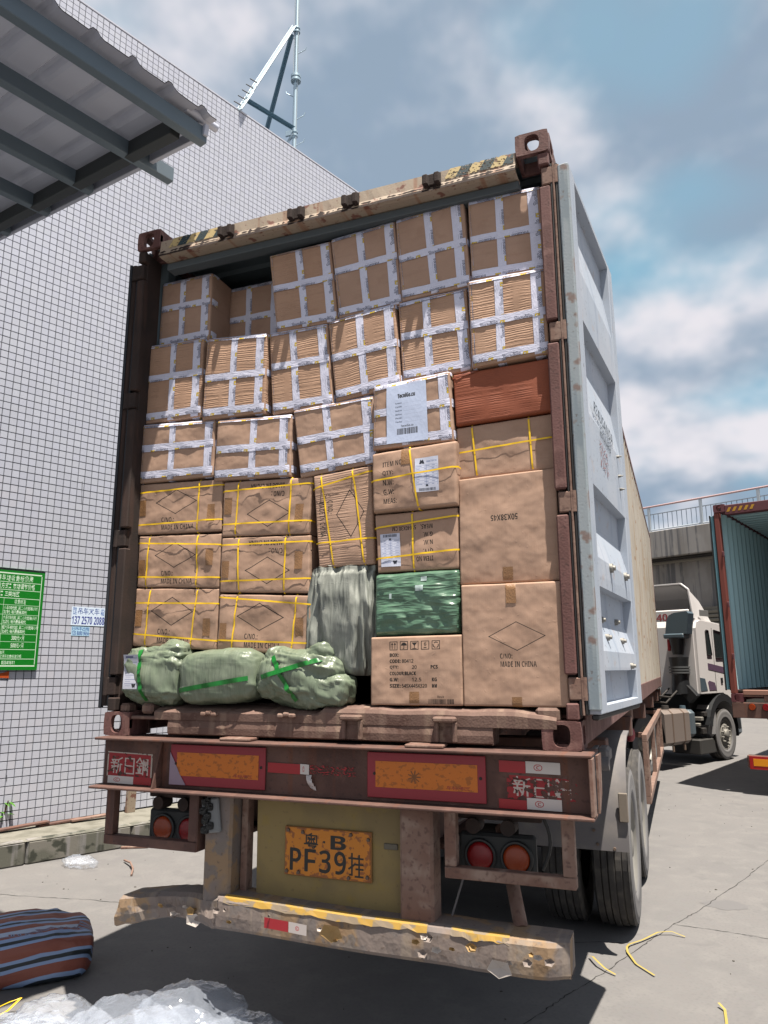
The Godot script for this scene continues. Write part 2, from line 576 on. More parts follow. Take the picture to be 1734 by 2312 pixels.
	M.green_strap = mat(Color(0.03, 0.38, 0.12), 0.4)
	# steel of the own container
	M.rust_red = mat(Color.WHITE, 0.8, {"tri": 0.9, "bump": M.grain, "deep": 0.09, "tex": tex(layers(384, 384, Color(0.37, 0.245, 0.235), [[a, 0.35, 0.7, Color(0.31, 0.195, 0.18), 0.7], [b, 0.6, 0.8, Color(0.46, 0.345, 0.325), 0.6], [c, 0.68, 0.8, Color(0.24, 0.15, 0.14), 0.6], [d, 0.6, 0.8, Color(0.48, 0.375, 0.345), 0.5]]))})
	M.sill_rust = mat(Color.WHITE, 0.85, {"tri": 0.9, "bump": M.grain, "deep": 0.09, "tex": tex(layers(384, 384, Color(0.36, 0.275, 0.245), [[a, 0.4, 0.7, Color(0.42, 0.335, 0.30), 0.7], [d, 0.55, 0.8, Color(0.50, 0.425, 0.37), 0.6], [b, 0.66, 0.78, Color(0.27, 0.18, 0.15), 0.6], [c, 0.68, 0.85, Color(0.47, 0.39, 0.355), 0.5]]))})
	M.header = mat(Color.WHITE, 0.75, {"tri": 0.9, "bump": M.grain, "deep": 0.05, "tex": tex(layers(384, 384, Color(0.58, 0.525, 0.465), [[a, 0.45, 0.75, Color(0.59, 0.53, 0.47), 0.8], [d, 0.62, 0.8, Color(0.50, 0.35, 0.27), 0.7], [b, 0.70, 0.78, Color(0.40, 0.24, 0.20), 0.8], [c, 0.76, 0.86, Color(0.34, 0.2, 0.17), 0.6]]))})
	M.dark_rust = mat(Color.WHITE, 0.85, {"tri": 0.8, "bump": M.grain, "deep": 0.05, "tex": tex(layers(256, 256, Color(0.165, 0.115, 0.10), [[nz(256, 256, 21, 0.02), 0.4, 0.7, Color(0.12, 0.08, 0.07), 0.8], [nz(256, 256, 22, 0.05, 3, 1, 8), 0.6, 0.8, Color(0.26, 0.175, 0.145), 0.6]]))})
	M.door_paint = mat(Color.WHITE, 0.6, {"tri": 0.6, "tex": tex(layers(384, 384, Color(0.59, 0.625, 0.675), [[a, 0.4, 0.8, Color(0.63, 0.65, 0.69), 0.7], [d, 0.66, 0.85, Color(0.50, 0.54, 0.61), 0.5], [b, 0.74, 0.84, Color(0.60, 0.55, 0.54), 0.4], [c, 0.78, 0.86, Color(0.36, 0.35, 0.37), 0.6]]))})
	M.door_edge = mat(Color.WHITE, 0.7, {"tri": 0.9, "bump": M.grain, "deep": 0.05, "tex": tex(layers(384, 384, Color(0.51, 0.545, 0.565), [[d, 0.4, 0.6, Color(0.42, 0.465, 0.50), 0.8], [b, 0.66, 0.78, Color(0.40, 0.30, 0.27), 0.7], [c, 0.78, 0.86, Color(0.25, 0.2, 0.18), 0.6]]))})
	M.side_paint = mat(Color.WHITE, 0.7, {"tri": 0.5, "tex": tex(layers(384, 384, Color(0.63, 0.60, 0.56), [[a, 0.4, 0.7, Color(0.58, 0.55, 0.51), 0.8], [d, 0.62, 0.8, Color(0.52, 0.44, 0.34), 0.6], [b, 0.74, 0.84, Color(0.46, 0.3, 0.18), 0.7]]))})
	M.inside = mat(Color(0.34, 0.39, 0.42), 0.7)
	M.seal_paint = mat(Color(0.27, 0.30, 0.32), 0.7)
	M.black_rubber = mat(Color(0.09, 0.085, 0.09), 0.6)
	# steel of the trailers
	M.frame_rust = mat(Color.WHITE, 0.8, {"tri": 0.8, "bump": M.grain, "deep": 0.05, "tex": tex(layers(384, 384, Color(0.345, 0.25, 0.22), [[a, 0.35, 0.7, Color(0.27, 0.18, 0.16), 0.8], [b, 0.55, 0.8, Color(0.39, 0.28, 0.245), 0.6], [d, 0.64, 0.84, Color(0.40, 0.23, 0.16), 0.5], [c, 0.7, 0.85, Color(0.21, 0.15, 0.14), 0.5]]))})
	M.frame_dusty = mat(Color.WHITE, 0.9, {"tri": 0.8, "bump": M.grain, "deep": 0.05, "tex": tex(layers(384, 384, Color(0.45, 0.36, 0.32), [[a, 0.4, 0.7, Color(0.38, 0.27, 0.23), 0.8], [b, 0.5, 0.75, Color(0.53, 0.46, 0.42), 0.7], [c, 0.62, 0.8, Color(0.3, 0.22, 0.2), 0.6]]))})
	M.bumper = mat(Color.WHITE, 0.85, {"tri": 0.9, "bump": M.speck, "deep": 0.12, "tex": tex(layers(384, 384, Color(0.50, 0.415, 0.325), [[a, 0.42, 0.52, Color(0.43, 0.39, 0.375), 0.95], [b, 0.54, 0.60, Color(0.405, 0.375, 0.365), 0.85], [d, 0.62, 0.75, Color(0.53, 0.48, 0.43), 0.6], [c, 0.74, 0.8, Color(0.33, 0.28, 0.25), 0.6]]))})
	M.fresh_yellow = mat(Color.WHITE, 0.7, {"tri": 1.3, "tex": tex(layers(256, 256, Color(0.57, 0.45, 0.18), [[nz(256, 256, 31, 0.03), 0.42, 0.55, Color(0.43, 0.385, 0.34), 0.95]]))})
	M.panel_olive = mat(Color.WHITE, 0.75, {"tri": 0.9, "tex": tex(layers(384, 384, Color(0.48, 0.415, 0.26), [[a, 0.4, 0.7, Color(0.42, 0.365, 0.25), 0.7], [b, 0.64, 0.8, Color(0.50, 0.42, 0.20), 0.5], [c, 0.78, 0.86, Color(0.33, 0.28, 0.2), 0.4]]))})
	M.mudguard = mat(Color.WHITE, 0.75, {"tri": 0.8, "tex": tex(layers(256, 256, Color(0.37, 0.36, 0.365), [[nz(256, 256, 33, 0.02), 0.4, 0.8, Color(0.44, 0.42, 0.41), 0.8]]))})
	M.tyre = mat(Color.WHITE, 0.9, {"tri": 1.5, "bump": M.grain, "deep": 0.05, "tex": tex(layers(256, 256, Color(0.20, 0.195, 0.195), [[nz(256, 256, 34, 0.02), 0.4, 0.8, Color(0.30, 0.285, 0.27), 0.8]]))})
	M.tyre_wall = mat(Color(0.40, 0.395, 0.40), 0.9, {"bump": M.grain, "deep": 0.05, "tri": 2.0})
	M.rim = mat(Color(0.50, 0.49, 0.47), 0.55, {"metal": 0.3})
	M.rim_rust = mat(Color(0.36, 0.3, 0.26), 0.8)
	M.dark_steel = mat(Color(0.14, 0.125, 0.12), 0.75)
	M.black_plastic = mat(Color(0.10, 0.105, 0.11), 0.5)
	M.lamp_red = mat(Color(0.45, 0.04, 0.06), 0.25, {"bump": M.grain, "deep": 0.08, "tri": 6.0})
	M.lamp_amber = mat(Color(0.50, 0.19, 0.06), 0.25, {"bump": M.grain, "deep": 0.08, "tri": 6.0})
	M.galvanised = mat(Color(0.62, 0.70, 0.75), 0.38, {"metal": 0.55})
	M.canopy_steel = mat(Color(0.32, 0.375, 0.42), 0.6)
	M.canopy_sheet = mat(Color(0.62, 0.64, 0.70), 0.55)
	M.canopy_sheet.backlight_enabled = true
	M.canopy_sheet.backlight = Color(0.10, 0.105, 0.12)
	# ground and walls
	M.ground = mat(Color.WHITE, 0.92, {"tri": 0.22, "bump": M.grain, "deep": 0.06, "tex": tex(layers(768, 768, Color(0.385, 0.378, 0.378), [[nz(768, 768, 41, 0.004), 0.35, 0.75, Color(0.365, 0.36, 0.362), 0.8], [nz(768, 768, 42, 0.02), 0.5, 0.8, Color(0.41, 0.403, 0.40), 0.6], [nz(768, 768, 43, 0.2, 3), 0.55, 0.9, Color(0.325, 0.32, 0.325), 0.5], [nz(768, 768, 44, 0.012), 0.74, 0.84, Color(0.33, 0.325, 0.33), 0.35], [nz(768, 768, 45, 0.012, 4, 1, 1, true), 0.95, 0.99, Color(0.3, 0.3, 0.3), 0.5]]))})
	M.kerb = mat(Color.WHITE, 0.95, {"tri": 0.7, "bump": M.grain, "deep": 0.09, "tex": tex(layers(384, 384, Color(0.42, 0.41, 0.385), [[a, 0.4, 0.6, Color(0.32, 0.32, 0.29), 0.8], [b, 0.55, 0.68, Color(0.17, 0.18, 0.15), 0.9], [d, 0.6, 0.8, Color(0.5, 0.49, 0.5), 0.7]]))})
	M.walk = mat(Color.WHITE, 0.95, {"tri": 0.7, "bump": M.grain, "deep": 0.06, "tex": tex(layers(256, 256, Color(0.43, 0.42, 0.39), [[nz(256, 256, 47, 0.02), 0.4, 0.8, Color(0.34, 0.335, 0.30), 0.8]]))})
	M.grout = mat(Color(0.10, 0.12, 0.16), 0.9)
	M.white_tile = mat(Color(0.70, 0.712, 0.76), 0.3)
	M.white_tile.vertex_color_use_as_albedo = true
	M.bridge = mat(Color.WHITE, 0.9, {"tri": Vector3(0.35, 0.12, 0.35), "tex": tex(layers(384, 384, Color(0.52, 0.505, 0.49), [[a, 0.4, 0.7, Color(0.45, 0.43, 0.41), 0.7], [d, 0.5, 0.7, Color(0.30, 0.30, 0.31), 0.75], [b, 0.6, 0.8, Color(0.55, 0.53, 0.5), 0.5]]))})
	M.bridge_under = mat(Color(0.42, 0.40, 0.36), 0.9)
	M.rail_steel = mat(Color(0.60, 0.63, 0.66), 0.5)
	# cloth and film
	M.poly_pale = mat(Color.WHITE, 0.4, {"bump": M.folds, "deep": 0.45, "tri": 1.7, "tex": tex(layers(256, 256, Color(0.38, 0.42, 0.355), [[nz(256, 256, 51, 0.02), 0.4, 0.7, Color(0.42, 0.455, 0.395), 0.7], [nz(256, 256, 52, 0.3, 2), 0.5, 0.9, Color(0.38, 0.425, 0.365), 0.3]]))})
	M.poly_green = mat(Color.WHITE, 0.3, {"bump": M.folds_level, "deep": 1.1, "tri": 1.5, "tex": tex(layers(256, 256, Color(0.29, 0.40, 0.33), [[nz(256, 256, 53, 0.015), 0.4, 0.7, Color(0.35, 0.46, 0.39), 0.8], [nz(256, 256, 54, 0.25, 2), 0.5, 0.9, Color(0.21, 0.33, 0.25), 0.3]]))})
	M.sacking = mat(Color.WHITE, 0.6, {"bump": M.folds, "deep": 1.0, "tri": 1.4, "tex": tex(layers(256, 256, Color(0.45, 0.465, 0.445), [[nz(256, 256, 55, 0.3, 2), 0.45, 0.9, Color(0.40, 0.415, 0.39), 0.5], [nz(256, 256, 56, 0.02), 0.4, 0.8, Color(0.53, 0.54, 0.515), 0.6]]))})

# ---------------------------------------------------------------- ground, wall, bridge
const WALL_AT := Vector3(-3.25, 0, -3.25)
const WALL_TURN := 19.5
func wall_xf() -> Transform3D:
	# x along the wall (away from the viewer), y up, z out of the wall
	var t := deg_to_rad(WALL_TURN)
	return Transform3D(Basis(Vector3(sin(t), 0, -cos(t)), Vector3.UP, Vector3(cos(t), 0, sin(t))), WALL_AT)

func ground() -> void:
	var g := geo()
	g.set_smooth_group(1)
	quad(g, Vector3(-300, 0, -300), Vector3(300, 0, -300), Vector3(300, 0, 300), Vector3(-300, 0, 300), Vector3(0, -5, 0))
	var o := structure(put(g, "ground", M.ground))
	# cracks between the slabs, as dark uneven slots lying on the concrete
	var dark := mat(Color(0.17, 0.165, 0.165), 0.95)
	rng.seed = 5
	for line in [[Vector2(1.75, -0.35), Vector2(1.987, -0.932), Vector2(2.105, -1.272), Vector2(2.253, -1.643), Vector2(2.484, -2.281), Vector2(2.641, -2.722), Vector2(2.786, -3.05), Vector2(3.075, -3.841), Vector2(3.426, -4.873), Vector2(4.1, -6.9)], [Vector2(2.641, -2.722), Vector2(2.96, -2.698), Vector2(3.201, -2.652), Vector2(3.9, -2.5)],
			[Vector2(-3.2, -1.55), Vector2(-2.2, -1.62), Vector2(-1.5, -1.75), Vector2(-0.9, -1.8)], [Vector2(1.2, -1.75), Vector2(2.2, -2.2), Vector2(2.46, -2.26)]]:
		g = geo()
		var pts := []
		for k in line.size() - 1:
			for s in 14:
				pts.append(line[k].lerp(line[k + 1], s / 14.0) + Vector2(rng.randf_range(-0.008, 0.008), rng.randf_range(-0.008, 0.008)))
		for k in pts.size() - 1:
			var n: Vector2 = (pts[k + 1] - pts[k]).normalized().orthogonal()
			var w0 := 0.001 + 0.0035 * absf(sin(k * 1.7 + 0.3)) * absf(sin(k * 0.37))
			var w1 := 0.001 + 0.0035 * absf(sin((k + 1) * 1.7 + 0.3)) * absf(sin((k + 1) * 0.37))
			var p: Vector2 = pts[k]
			var q: Vector2 = pts[k + 1]
			quad(g, Vector3(p.x + n.x * w0, 0.002, p.y + n.y * w0), Vector3(q.x + n.x * w1, 0.002, q.y + n.y * w1), Vector3(q.x - n.x * w1, 0.002, q.y - n.y * w1), Vector3(p.x - n.x * w0, 0.002, p.y - n.y * w0), Vector3(0, -5, 0))
		put(g, "crack", dark, o)
	# oil stain
	g = geo()
	var rim := PackedVector2Array()
	for k in 22:
		var t := TAU * k / 22.0
		rim.append(Vector2(2.99 + cos(t) * 0.16 * rng.randf_range(0.75, 1.1), -3.32 + sin(t) * 0.14 * rng.randf_range(0.7, 1.1)))
	for k in 22:
		tri(g, Vector3(2.99, 0.0015, -3.32), Vector3(rim[k].x, 0.0015, rim[k].y), Vector3(rim[(k + 1) % 22].x, 0.0015, rim[(k + 1) % 22].y), Vector3(3, -5, -3))
	put(g, "oil_stain", mat(Color(0.355, 0.35, 0.355), 0.8), o)
	# raised walk along the wall with its kerb
	g = geo()
	var outer := [Vector2(-3.75, -0.45), Vector2(-3.29, -1.44), Vector2(-2.857, -2.37), Vector2(-2.435, -3.287), Vector2(-0.6, -7.27)]
	for k in outer.size() - 1:
		var a := Vector3(outer[k].x, 0.2, outer[k].y)
		var b := Vector3(outer[k + 1].x, 0.2, outer[k + 1].y)
		quad(g, a, b, b + Vector3(-2.2, 0, -0.8), a + Vector3(-2.2, 0, -0.8), a + Vector3(-1, -5, 0))
	var walk := structure(put(g, "walkway", M.walk))
	for k in outer.size() - 1:
		g = geo()
		var a := Vector3(outer[k].x - 0.06, 0.1, outer[k].y - 0.02)
		var b := Vector3(outer[k + 1].x - 0.06, 0.1, outer[k + 1].y - 0.02)
		beam(g, a + (b - a).normalized() * 0.004, b - (b - a).normalized() * 0.004, 0.13, 0.212, Vector3.UP, 0.02)
		put(g, "kerb", M.kerb, walk)

func tiled_building() -> void:
	var xf := wall_xf()
	var root := thing("tiled_building", "building with a tall blank wall of small white square tiles at left", "building")
	root.transform = xf
	var g := geo()
	span(g, Vector3(-3.0, 0.0, -4.0), Vector3(7.2, 9.855, -0.008), 0.01)
	put(g, "wall", M.grout, root)
	g = geo()
	span(g, Vector3(-3.0, 9.857, -0.25), Vector3(7.2, 9.885, 0.004), 0.004)
	put(g, "parapet_cap", M.white_tile, root)
	# one tile: a face and four bevels
	g = geo()
	var h := 0.0366
	var i := 0.0350
	var f := [Vector3(-i, -i, 0.001), Vector3(i, -i, 0.001), Vector3(i, i, 0.001), Vector3(-i, i, 0.001)]
	var b := [Vector3(-h, -h, -0.009), Vector3(h, -h, -0.009), Vector3(h, h, -0.009), Vector3(-h, h, -0.009)]
	quad(g, f[0], f[1], f[2], f[3], Vector3(0, 0, -1))
	for k in 4:
		quad(g, f[k], f[(k + 1) % 4], b[(k + 1) % 4], b[k], Vector3(0, 0, -0.1))
	g.generate_normals()
	var tile := g.commit()
	var tints := []
	for k in 6:
		var m: StandardMaterial3D = M.white_tile.duplicate()
		m.vertex_color_use_as_albedo = false
		m.albedo_color = [Color(0.695, 0.707, 0.757), Color(0.69, 0.70, 0.75), Color(0.70, 0.71, 0.757), Color(0.685, 0.697, 0.75), Color(0.70, 0.705, 0.75), Color(0.68, 0.69, 0.74)][k]
		tints.append(m)
	var eye: Vector3 = xf.affine_inverse() * Vector3(2.84, 1.73, 3.23)
	var places := []
	rng.seed = 9
	var pitch := 0.0796
	for col in range(-24, 88):
		for row in 121:
			var p := Vector3(0.012 + col * pitch, 0.212 + 0.04 + row * pitch, 0.0)
			if p.y > 9.82 or p.x < -1.9:
				continue
			var seen := p.x > -0.98 - (p.y - 1.6) * 0.07 and (p.x < 0.55 or p.y > 4.6) and not (p.x < -0.46 and p.y > 1.73 and p.y < 2.76)
			places.append([p.distance_to(eye) + (0.0 if seen else 100.0), p, Vector3(rng.randf_range(-1, 1), rng.randf_range(-1, 1), rng.randf_range(-1, 1))])
	places.sort_custom(func(u, v): return u[0] < v[0])
	var mm := MultiMesh.new()
	mm.transform_format = MultiMesh.TRANSFORM_3D
	mm.use_colors = true
	mm.mesh = tile
	mm.instance_count = places.size() - 300
	for k in places.size():
		var r: Vector3 = places[k][2]
		var at := Transform3D(Basis.from_euler(Vector3(r.x * 0.004, r.y * 0.004, r.z * 0.006)), places[k][1] + Vector3(r.z, r.y, 0) * 0.0003)
		if k < 300:
			var o := MeshInstance3D.new()
			o.mesh = tile
			o.material_override = tints[int(absf(r.x * 100)) % 6]
			o.name = "tile"
			root.add_child(o, true)
			o.transform = at
		else:
			mm.set_instance_transform(k - 300, at)
			var v := 0.955 + r.y * 0.035
			mm.set_instance_color(k - 300, Color(v, v, v + r.x * 0.012))
	var many := MultiMeshInstance3D.new()
	many.multimesh = mm
	many.material_override = M.white_tile
	many.name = "tile_field"
	many.set_meta("kind", "stuff")
	root.add_child(many)
	# pipe-like shade line and scratch marks on the glaze
	rng.seed = 31
	for p in [[Vector2(-0.135, 3.81), Vector2(-0.13, 3.7), 0.006], [Vector2(-0.13, 3.7), Vector2(-0.12, 3.55), 0.004], [Vector2(-0.66, 0.72), Vector2(-0.655, 0.66), 0.006]]:
		g = geo()
		beam(g, Vector3(p[0].x, p[0].y, 0.003), Vector3(p[1].x, p[1].y, 0.003), p[2], 0.002, Vector3.BACK, 0.0005)
		put(g, "crack", mat(Color(0.2, 0.2, 0.22)), root)

func wall_quad(g: SurfaceTool, x0: float, y0: float, x1: float, y1: float, lift := 0.006, thick := 0.004) -> void:
	var xf := wall_xf()
	plate_uv(g, xf * Vector3(x0, y1, lift), xf * Vector3(x1, y1, lift), xf * Vector3(x1, y0, lift), xf * Vector3(x0, y0, lift), thick)

func wall_signs() -> void:
	# green board with the parking prices
	var im := paper(560, 560, Color(0.02, 0.44, 0.10))
	var wt := Color(0.80, 0.86, 0.80)
	im.fill_rect(Rect2i(0, 0, 560, 8), Color(0.09, 0.13, 0.12))
	for r in [Rect2i(0, 20, 525, 7), Rect2i(0, 534, 530, 7), Rect2i(523, 30, 7, 500), Rect2i(0, 72, 520, 3), Rect2i(0, 116, 520, 3), Rect2i(0, 162, 520, 3), Rect2i(0, 200, 520, 2), Rect2i(0, 254, 520, 2), Rect2i(0, 308, 520, 2), Rect2i(0, 362, 520, 2), Rect2i(0, 404, 520, 2), Rect2i(0, 446, 520, 3), Rect2i(0, 498, 520, 3), Rect2i(135, 162, 3, 284)]:
		im.fill_rect(r, wt)
	han(im, "停车场收费标价牌", Vector2(44, 34), Vector2(44, 32), 3.4, wt, 1.12)
	han(im, "定价方式: 市场调节价格", Vector2(14, 80), Vector2(38, 30), 3.2, wt, 1.06)
	han(im, "区域: 三类地区", Vector2(14, 124), Vector2(38, 30), 3.2, wt, 1.06)
	han(im, "收费标准", Vector2(250, 168), Vector2(30, 26), 2.4, wt, 1.05)
	var y := 206
	for s in ["小车10元起 第二小时起每小时", "加1元 每天最高30元", "大车15元起 第二小时起每小时", "加2元 每天最高40元", "超大车40元起 第二小时起每小时", "加4元 每天最高80元"]:
		han(im, s, Vector2(144, y), Vector2(27, 21), 2.2, wt, 0.98)
		y += 23 if y % 54 < 27 + 20 and s.begins_with("小") or s.begins_with("大") or s.begins_with("超") else 31
	han(im, "300元/月", Vector2(250, 370), Vector2(32, 26), 2.6, wt)
	han(im, "500元/月", Vector2(250, 412), Vector2(32, 26), 2.6, wt)
	for s in ["小车", "大车", "超大车"]:
		han(im, s, Vector2(30, 216 + 54 * ["小车", "大车", "超大车"].find(s)), Vector2(30, 26), 2.4, wt)
	han(im, "停车收费时每天", Vector2(14, 454), Vector2(26, 18), 2.0, wt)
	han(im, "第二三类地区停车收费标准价格", Vector2(14, 476), Vector2(26, 18), 2.0, wt)
	han(im, "收费地区: 83341611", Vector2(14, 508), Vector2(30, 22), 2.4, wt)
	var g := geo()
	wall_quad(g, -0.99, 1.735, -0.466, 2.752, 0.022, 0.018)
	tag(put(g, "price_sign", mat(Color.WHITE, 0.4, {"tex": tex(im)})), "green parking price board with white lettering on the tiled wall", "sign")
	# two paper stickers
	im = paper(384, 192, Color(0.80, 0.86, 0.93))
	var ink_blue := Color(0.05, 0.13, 0.50)
	han(im, "附", Vector2(14, 8), Vector2(44, 34), 4, Color(0.1, 0.3, 0.6))
	han(im, "近", Vector2(14, 46), Vector2(44, 34), 4, Color(0.1, 0.3, 0.6))
	han(im, "吊车叉车", Vector2(66, 12), Vector2(62, 62), 6, Color(0.06, 0.2, 0.52), 1.02)
	han(im, "出", Vector2(330, 8), Vector2(44, 34), 4, Color(0.1, 0.3, 0.6))
	han(im, "租", Vector2(330, 46), Vector2(44, 34), 4, Color(0.1, 0.3, 0.6))
	ink(im, "137 2570 2088", Vector2(192, 138), Vector2(370, 84), ink_blue)
	g = geo()
	wall_quad(g, -0.134, 2.209, 0.258, 2.411, 0.004, 0.002)
	tag(put(g, "phone_sticker", mat(Color.WHITE, 0.6, {"tex": tex(im)})), "larger blue and white sticker reading 137 2570 2088 on the tiles", "sticker", "phone number stickers on the wall")
	im = paper(256, 128, Color(0.66, 0.80, 0.90))
	han(im, "日吊车出租", Vector2(6, 6), Vector2(50, 46), 5, Color(0.1, 0.3, 0.55), 0.98)
	ink(im, "135 8080 9656", Vector2(128, 92), Vector2(244, 56), Color(0.06, 0.2, 0.5))
	g = geo()
	wall_quad(g, -0.12, 2.098, 0.086, 2.197, 0.004, 0.002)
	tag(put(g, "phone_sticker", mat(Color.WHITE, 0.6, {"tex": tex(im)})), "smaller pale blue sticker reading 135 8080 9656 below the larger one", "sticker", "phone number stickers on the wall")
	# small orange arrow board under the green one
	g = geo()
	var xf := wall_xf()
	extrude(g, PackedVector2Array([Vector2(-0.93, 1.705), Vector2(-0.83, 1.72), Vector2(-0.83, 1.70), Vector2(-0.735, 1.725), Vector2(-0.735, 1.655), Vector2(-0.83, 1.66), Vector2(-0.93, 1.66)]), 0.002, 0.008, xf)
	tag(put(g, "arrow_sign", mat(Color(0.66, 0.27, 0.07), 0.5)), "small orange arrow sticker under the green price board", "sign")
	# board and block standing by the wall, loose planks on the walk
	g = geo()
	cbox(g, Vector3(-2.93, 0.42, -3.84), Vector3(0.1, 0.44, 0.05), 0.004, Basis.from_euler(Vector3(0.08, 1.2, 0.03)))
	tag(put(g, "wooden_board", M.header), "short pale worn board standing upright against the tiled wall", "board")
	rng.seed = 12
	for p in [[Vector2(-3.33, -2.75), 0.5, "long brown plank lying lowest along the foot of the wall"], [Vector2(-3.2, -3.1), 0.45, "reddish split plank resting on the others by the wall"], [Vector2(-3.03, -3.35), 0.42, "thin grey brown plank nearest the trailer on the walkway"]]:
		g = geo()
		cbox(g, Vector3(p[0].x, 0.215 + rng.randf() * 0.02, p[0].y), Vector3(0.09, 0.022, p[1]), 0.004, Basis.from_euler(Vector3(0.03, deg_to_rad(-20 + rng.randf_range(-7, 7)), 0.04)))
		tag(put(g, "plank", M.frame_rust if p[1] > 0.43 else M.frame_dusty), p[2], "plank", "loose planks at the foot of the wall")
	# young plant
	var t := thing("young_plant", "small bright green plant growing at the foot of the wall", "plant", Vector3(-3.56, 0.2, -2.66))
	g = geo()
	for k in 3:
		tube(g, [Vector3(k * 0.02, 0, 0), Vector3(0.02 + k * 0.03, 0.12, 0.01 * k), Vector3(0.01 + k * 0.06, 0.22 + 0.03 * k, 0.02)], 0.006, 6)
	put(g, "stem", mat(Color(0.32, 0.2, 0.13)), t)
	rng.seed = 3
	for k in 14:
		g = geo()
		var a := rng.randf() * TAU
		var l := rng.randf_range(0.07, 0.13)
		var base := Vector3(rng.randf_range(0, 0.12), rng.randf_range(0.13, 0.27), rng.randf_range(-0.02, 0.05))
		var dir := Vector3(cos(a), rng.randf_range(-0.3, 0.5), sin(a)).normalized()
		var side := dir.cross(Vector3.UP).normalized() * l * 0.16
		for s in 4:
			var u := s / 4.0
			var v := (s + 1) / 4.0
			var wu := sin(u * PI) + 0.02
			var wv := sin(v * PI) + 0.02
			var pu := base + dir * l * u - Vector3(0, u * u * l * 0.5, 0)
			var pv := base + dir * l * v - Vector3(0, v * v * l * 0.5, 0)
			quad(g, pu + side * wu, pv + side * wv, pv - side * wv, pu - side * wu, base - Vector3(0, 1, 0))
		var lm := mat(Color(0.25, 0.45, 0.10), 0.5)
		lm.backlight_enabled = true
		lm.backlight = Color(0.3, 0.5, 0.1)
		put(g, "leaf", lm, t)

func mast() -> void:
	var xf := wall_xf()
	var base: Vector3 = xf * Vector3(3.17, 9.86, -0.3)
	var t := thing("antenna_mast", "galvanised pole mast with two bracing struts on the tiled roof", "mast", base)
	var to := func(s: float, y: float, z: float) -> Vector3: return xf * Vector3(s, y, z) - base
	var g := geo()
	cyl(g, Vector3(0, -0.3, 0), Vector3(0, 1.65, 0), 0.04, 0.038, 16)
	cyl(g, Vector3(0, 1.66, 0), Vector3(0, 5.2, 0), 0.036, 0.033, 16)
	put(g, "pole", M.galvanised, t)
	g = geo()
	cyl(g, Vector3(0.035, -0.3, 0.02), Vector3(0.035, 4.0, 0.02), 0.008, 0.008, 8)
	cyl(g, Vector3(-0.035, 1.7, 0.03), Vector3(-0.035, 5.0, 0.03), 0.006, 0.006, 8)
	put(g, "cable", mat(Color(0.55, 0.6, 0.64), 0.5), t)
	g = geo()
	for y in [1.615, 1.685]:
		cyl(g, Vector3(0, y - 0.022, 0), Vector3(0, y + 0.022, 0), 0.085, 0.085, 20)
	for k in 8:
		var d := Vector3(cos(TAU * k / 8), 0, sin(TAU * k / 8)) * 0.066
		cyl(g, Vector3(0, 1.57, 0) + d, Vector3(0, 1.73, 0) + d, 0.008, 0.008, 6)
	put(g, "flange", M.galvanised, t)
	for y in [0.58, 2.62]:
		g = geo()
		cyl(g, Vector3(0, y - 0.05, 0), Vector3(0, y - 0.02, 0), 0.055, 0.055, 16)
		cyl(g, Vector3(0, y + 0.02, 0), Vector3(0, y + 0.05, 0), 0.055, 0.055, 16)
		cbox(g, Vector3(-0.08, y, 0.05), Vector3(0.12, 0.1, 0.03), 0.004)
		put(g, "collar", M.galvanised, t)
	var pale := mat(Color(0.66, 0.72, 0.76), 0.5)
	var deep := mat(Color(0.24, 0.36, 0.43), 0.5)
	for e in [[to.call(3.07, 12.46, -0.28), to.call(1.80, 9.86, 0.0), 0.075, pale], [to.call(3.06, 12.33, -0.33), to.call(3.03, 10.3, -1.05), 0.085, deep], [to.call(3.10, 10.5, -0.28), to.call(1.93, 10.17, -0.06), 0.07, deep], [to.call(3.12, 10.41, -0.3), to.call(3.10, 9.86, -1.0), 0.05, M.galvanised]]:
		g = geo()
		beam(g, e[0], e[1], 0.008, e[2])
		beam(g, e[0] + Vector3(0.03, 0, 0.01), e[1] + Vector3(0.03, 0, 0.01), e[2], 0.008)
		put(g, "brace", e[3], t)
	g = geo()
	beam(g, to.call(1.80, 9.85, 0.02), to.call(2.02, 10.3, 0.0), 0.1, 0.012)
	put(g, "foot_plate", pale, t)
	for k in 5:
		g = geo()
		var p: Vector3 = to.call(1.82 + k * 0.07, 9.95 + k * 0.145, 0.02)
		cyl(g, p, p + Vector3(-0.1, 0.07, 0.04), 0.009, 0.007, 6)
		put(g, "bolt", M.dark_steel, t)
	for k in 6:
		g = geo()
		var y: float = [0.36, 0.86, 1.3, 2.15, 2.45, 3.3][k]
		var s := 1.0 if k % 2 == 0 or k == 3 else -1.0
		if k == 1:
			s = 1.0
		if k == 2 or k == 4:
			s = -1.0
		var d := Vector3(0.95, 0, -0.3) * s
		tube(g, [d * 0.03 + Vector3(0, y, 0), d * 0.15 + Vector3(0, y + 0.07, 0), d * 0.17 + Vector3(0, y + 0.12, 0)], 0.008, 6)
		put(g, "step", M.galvanised, t)

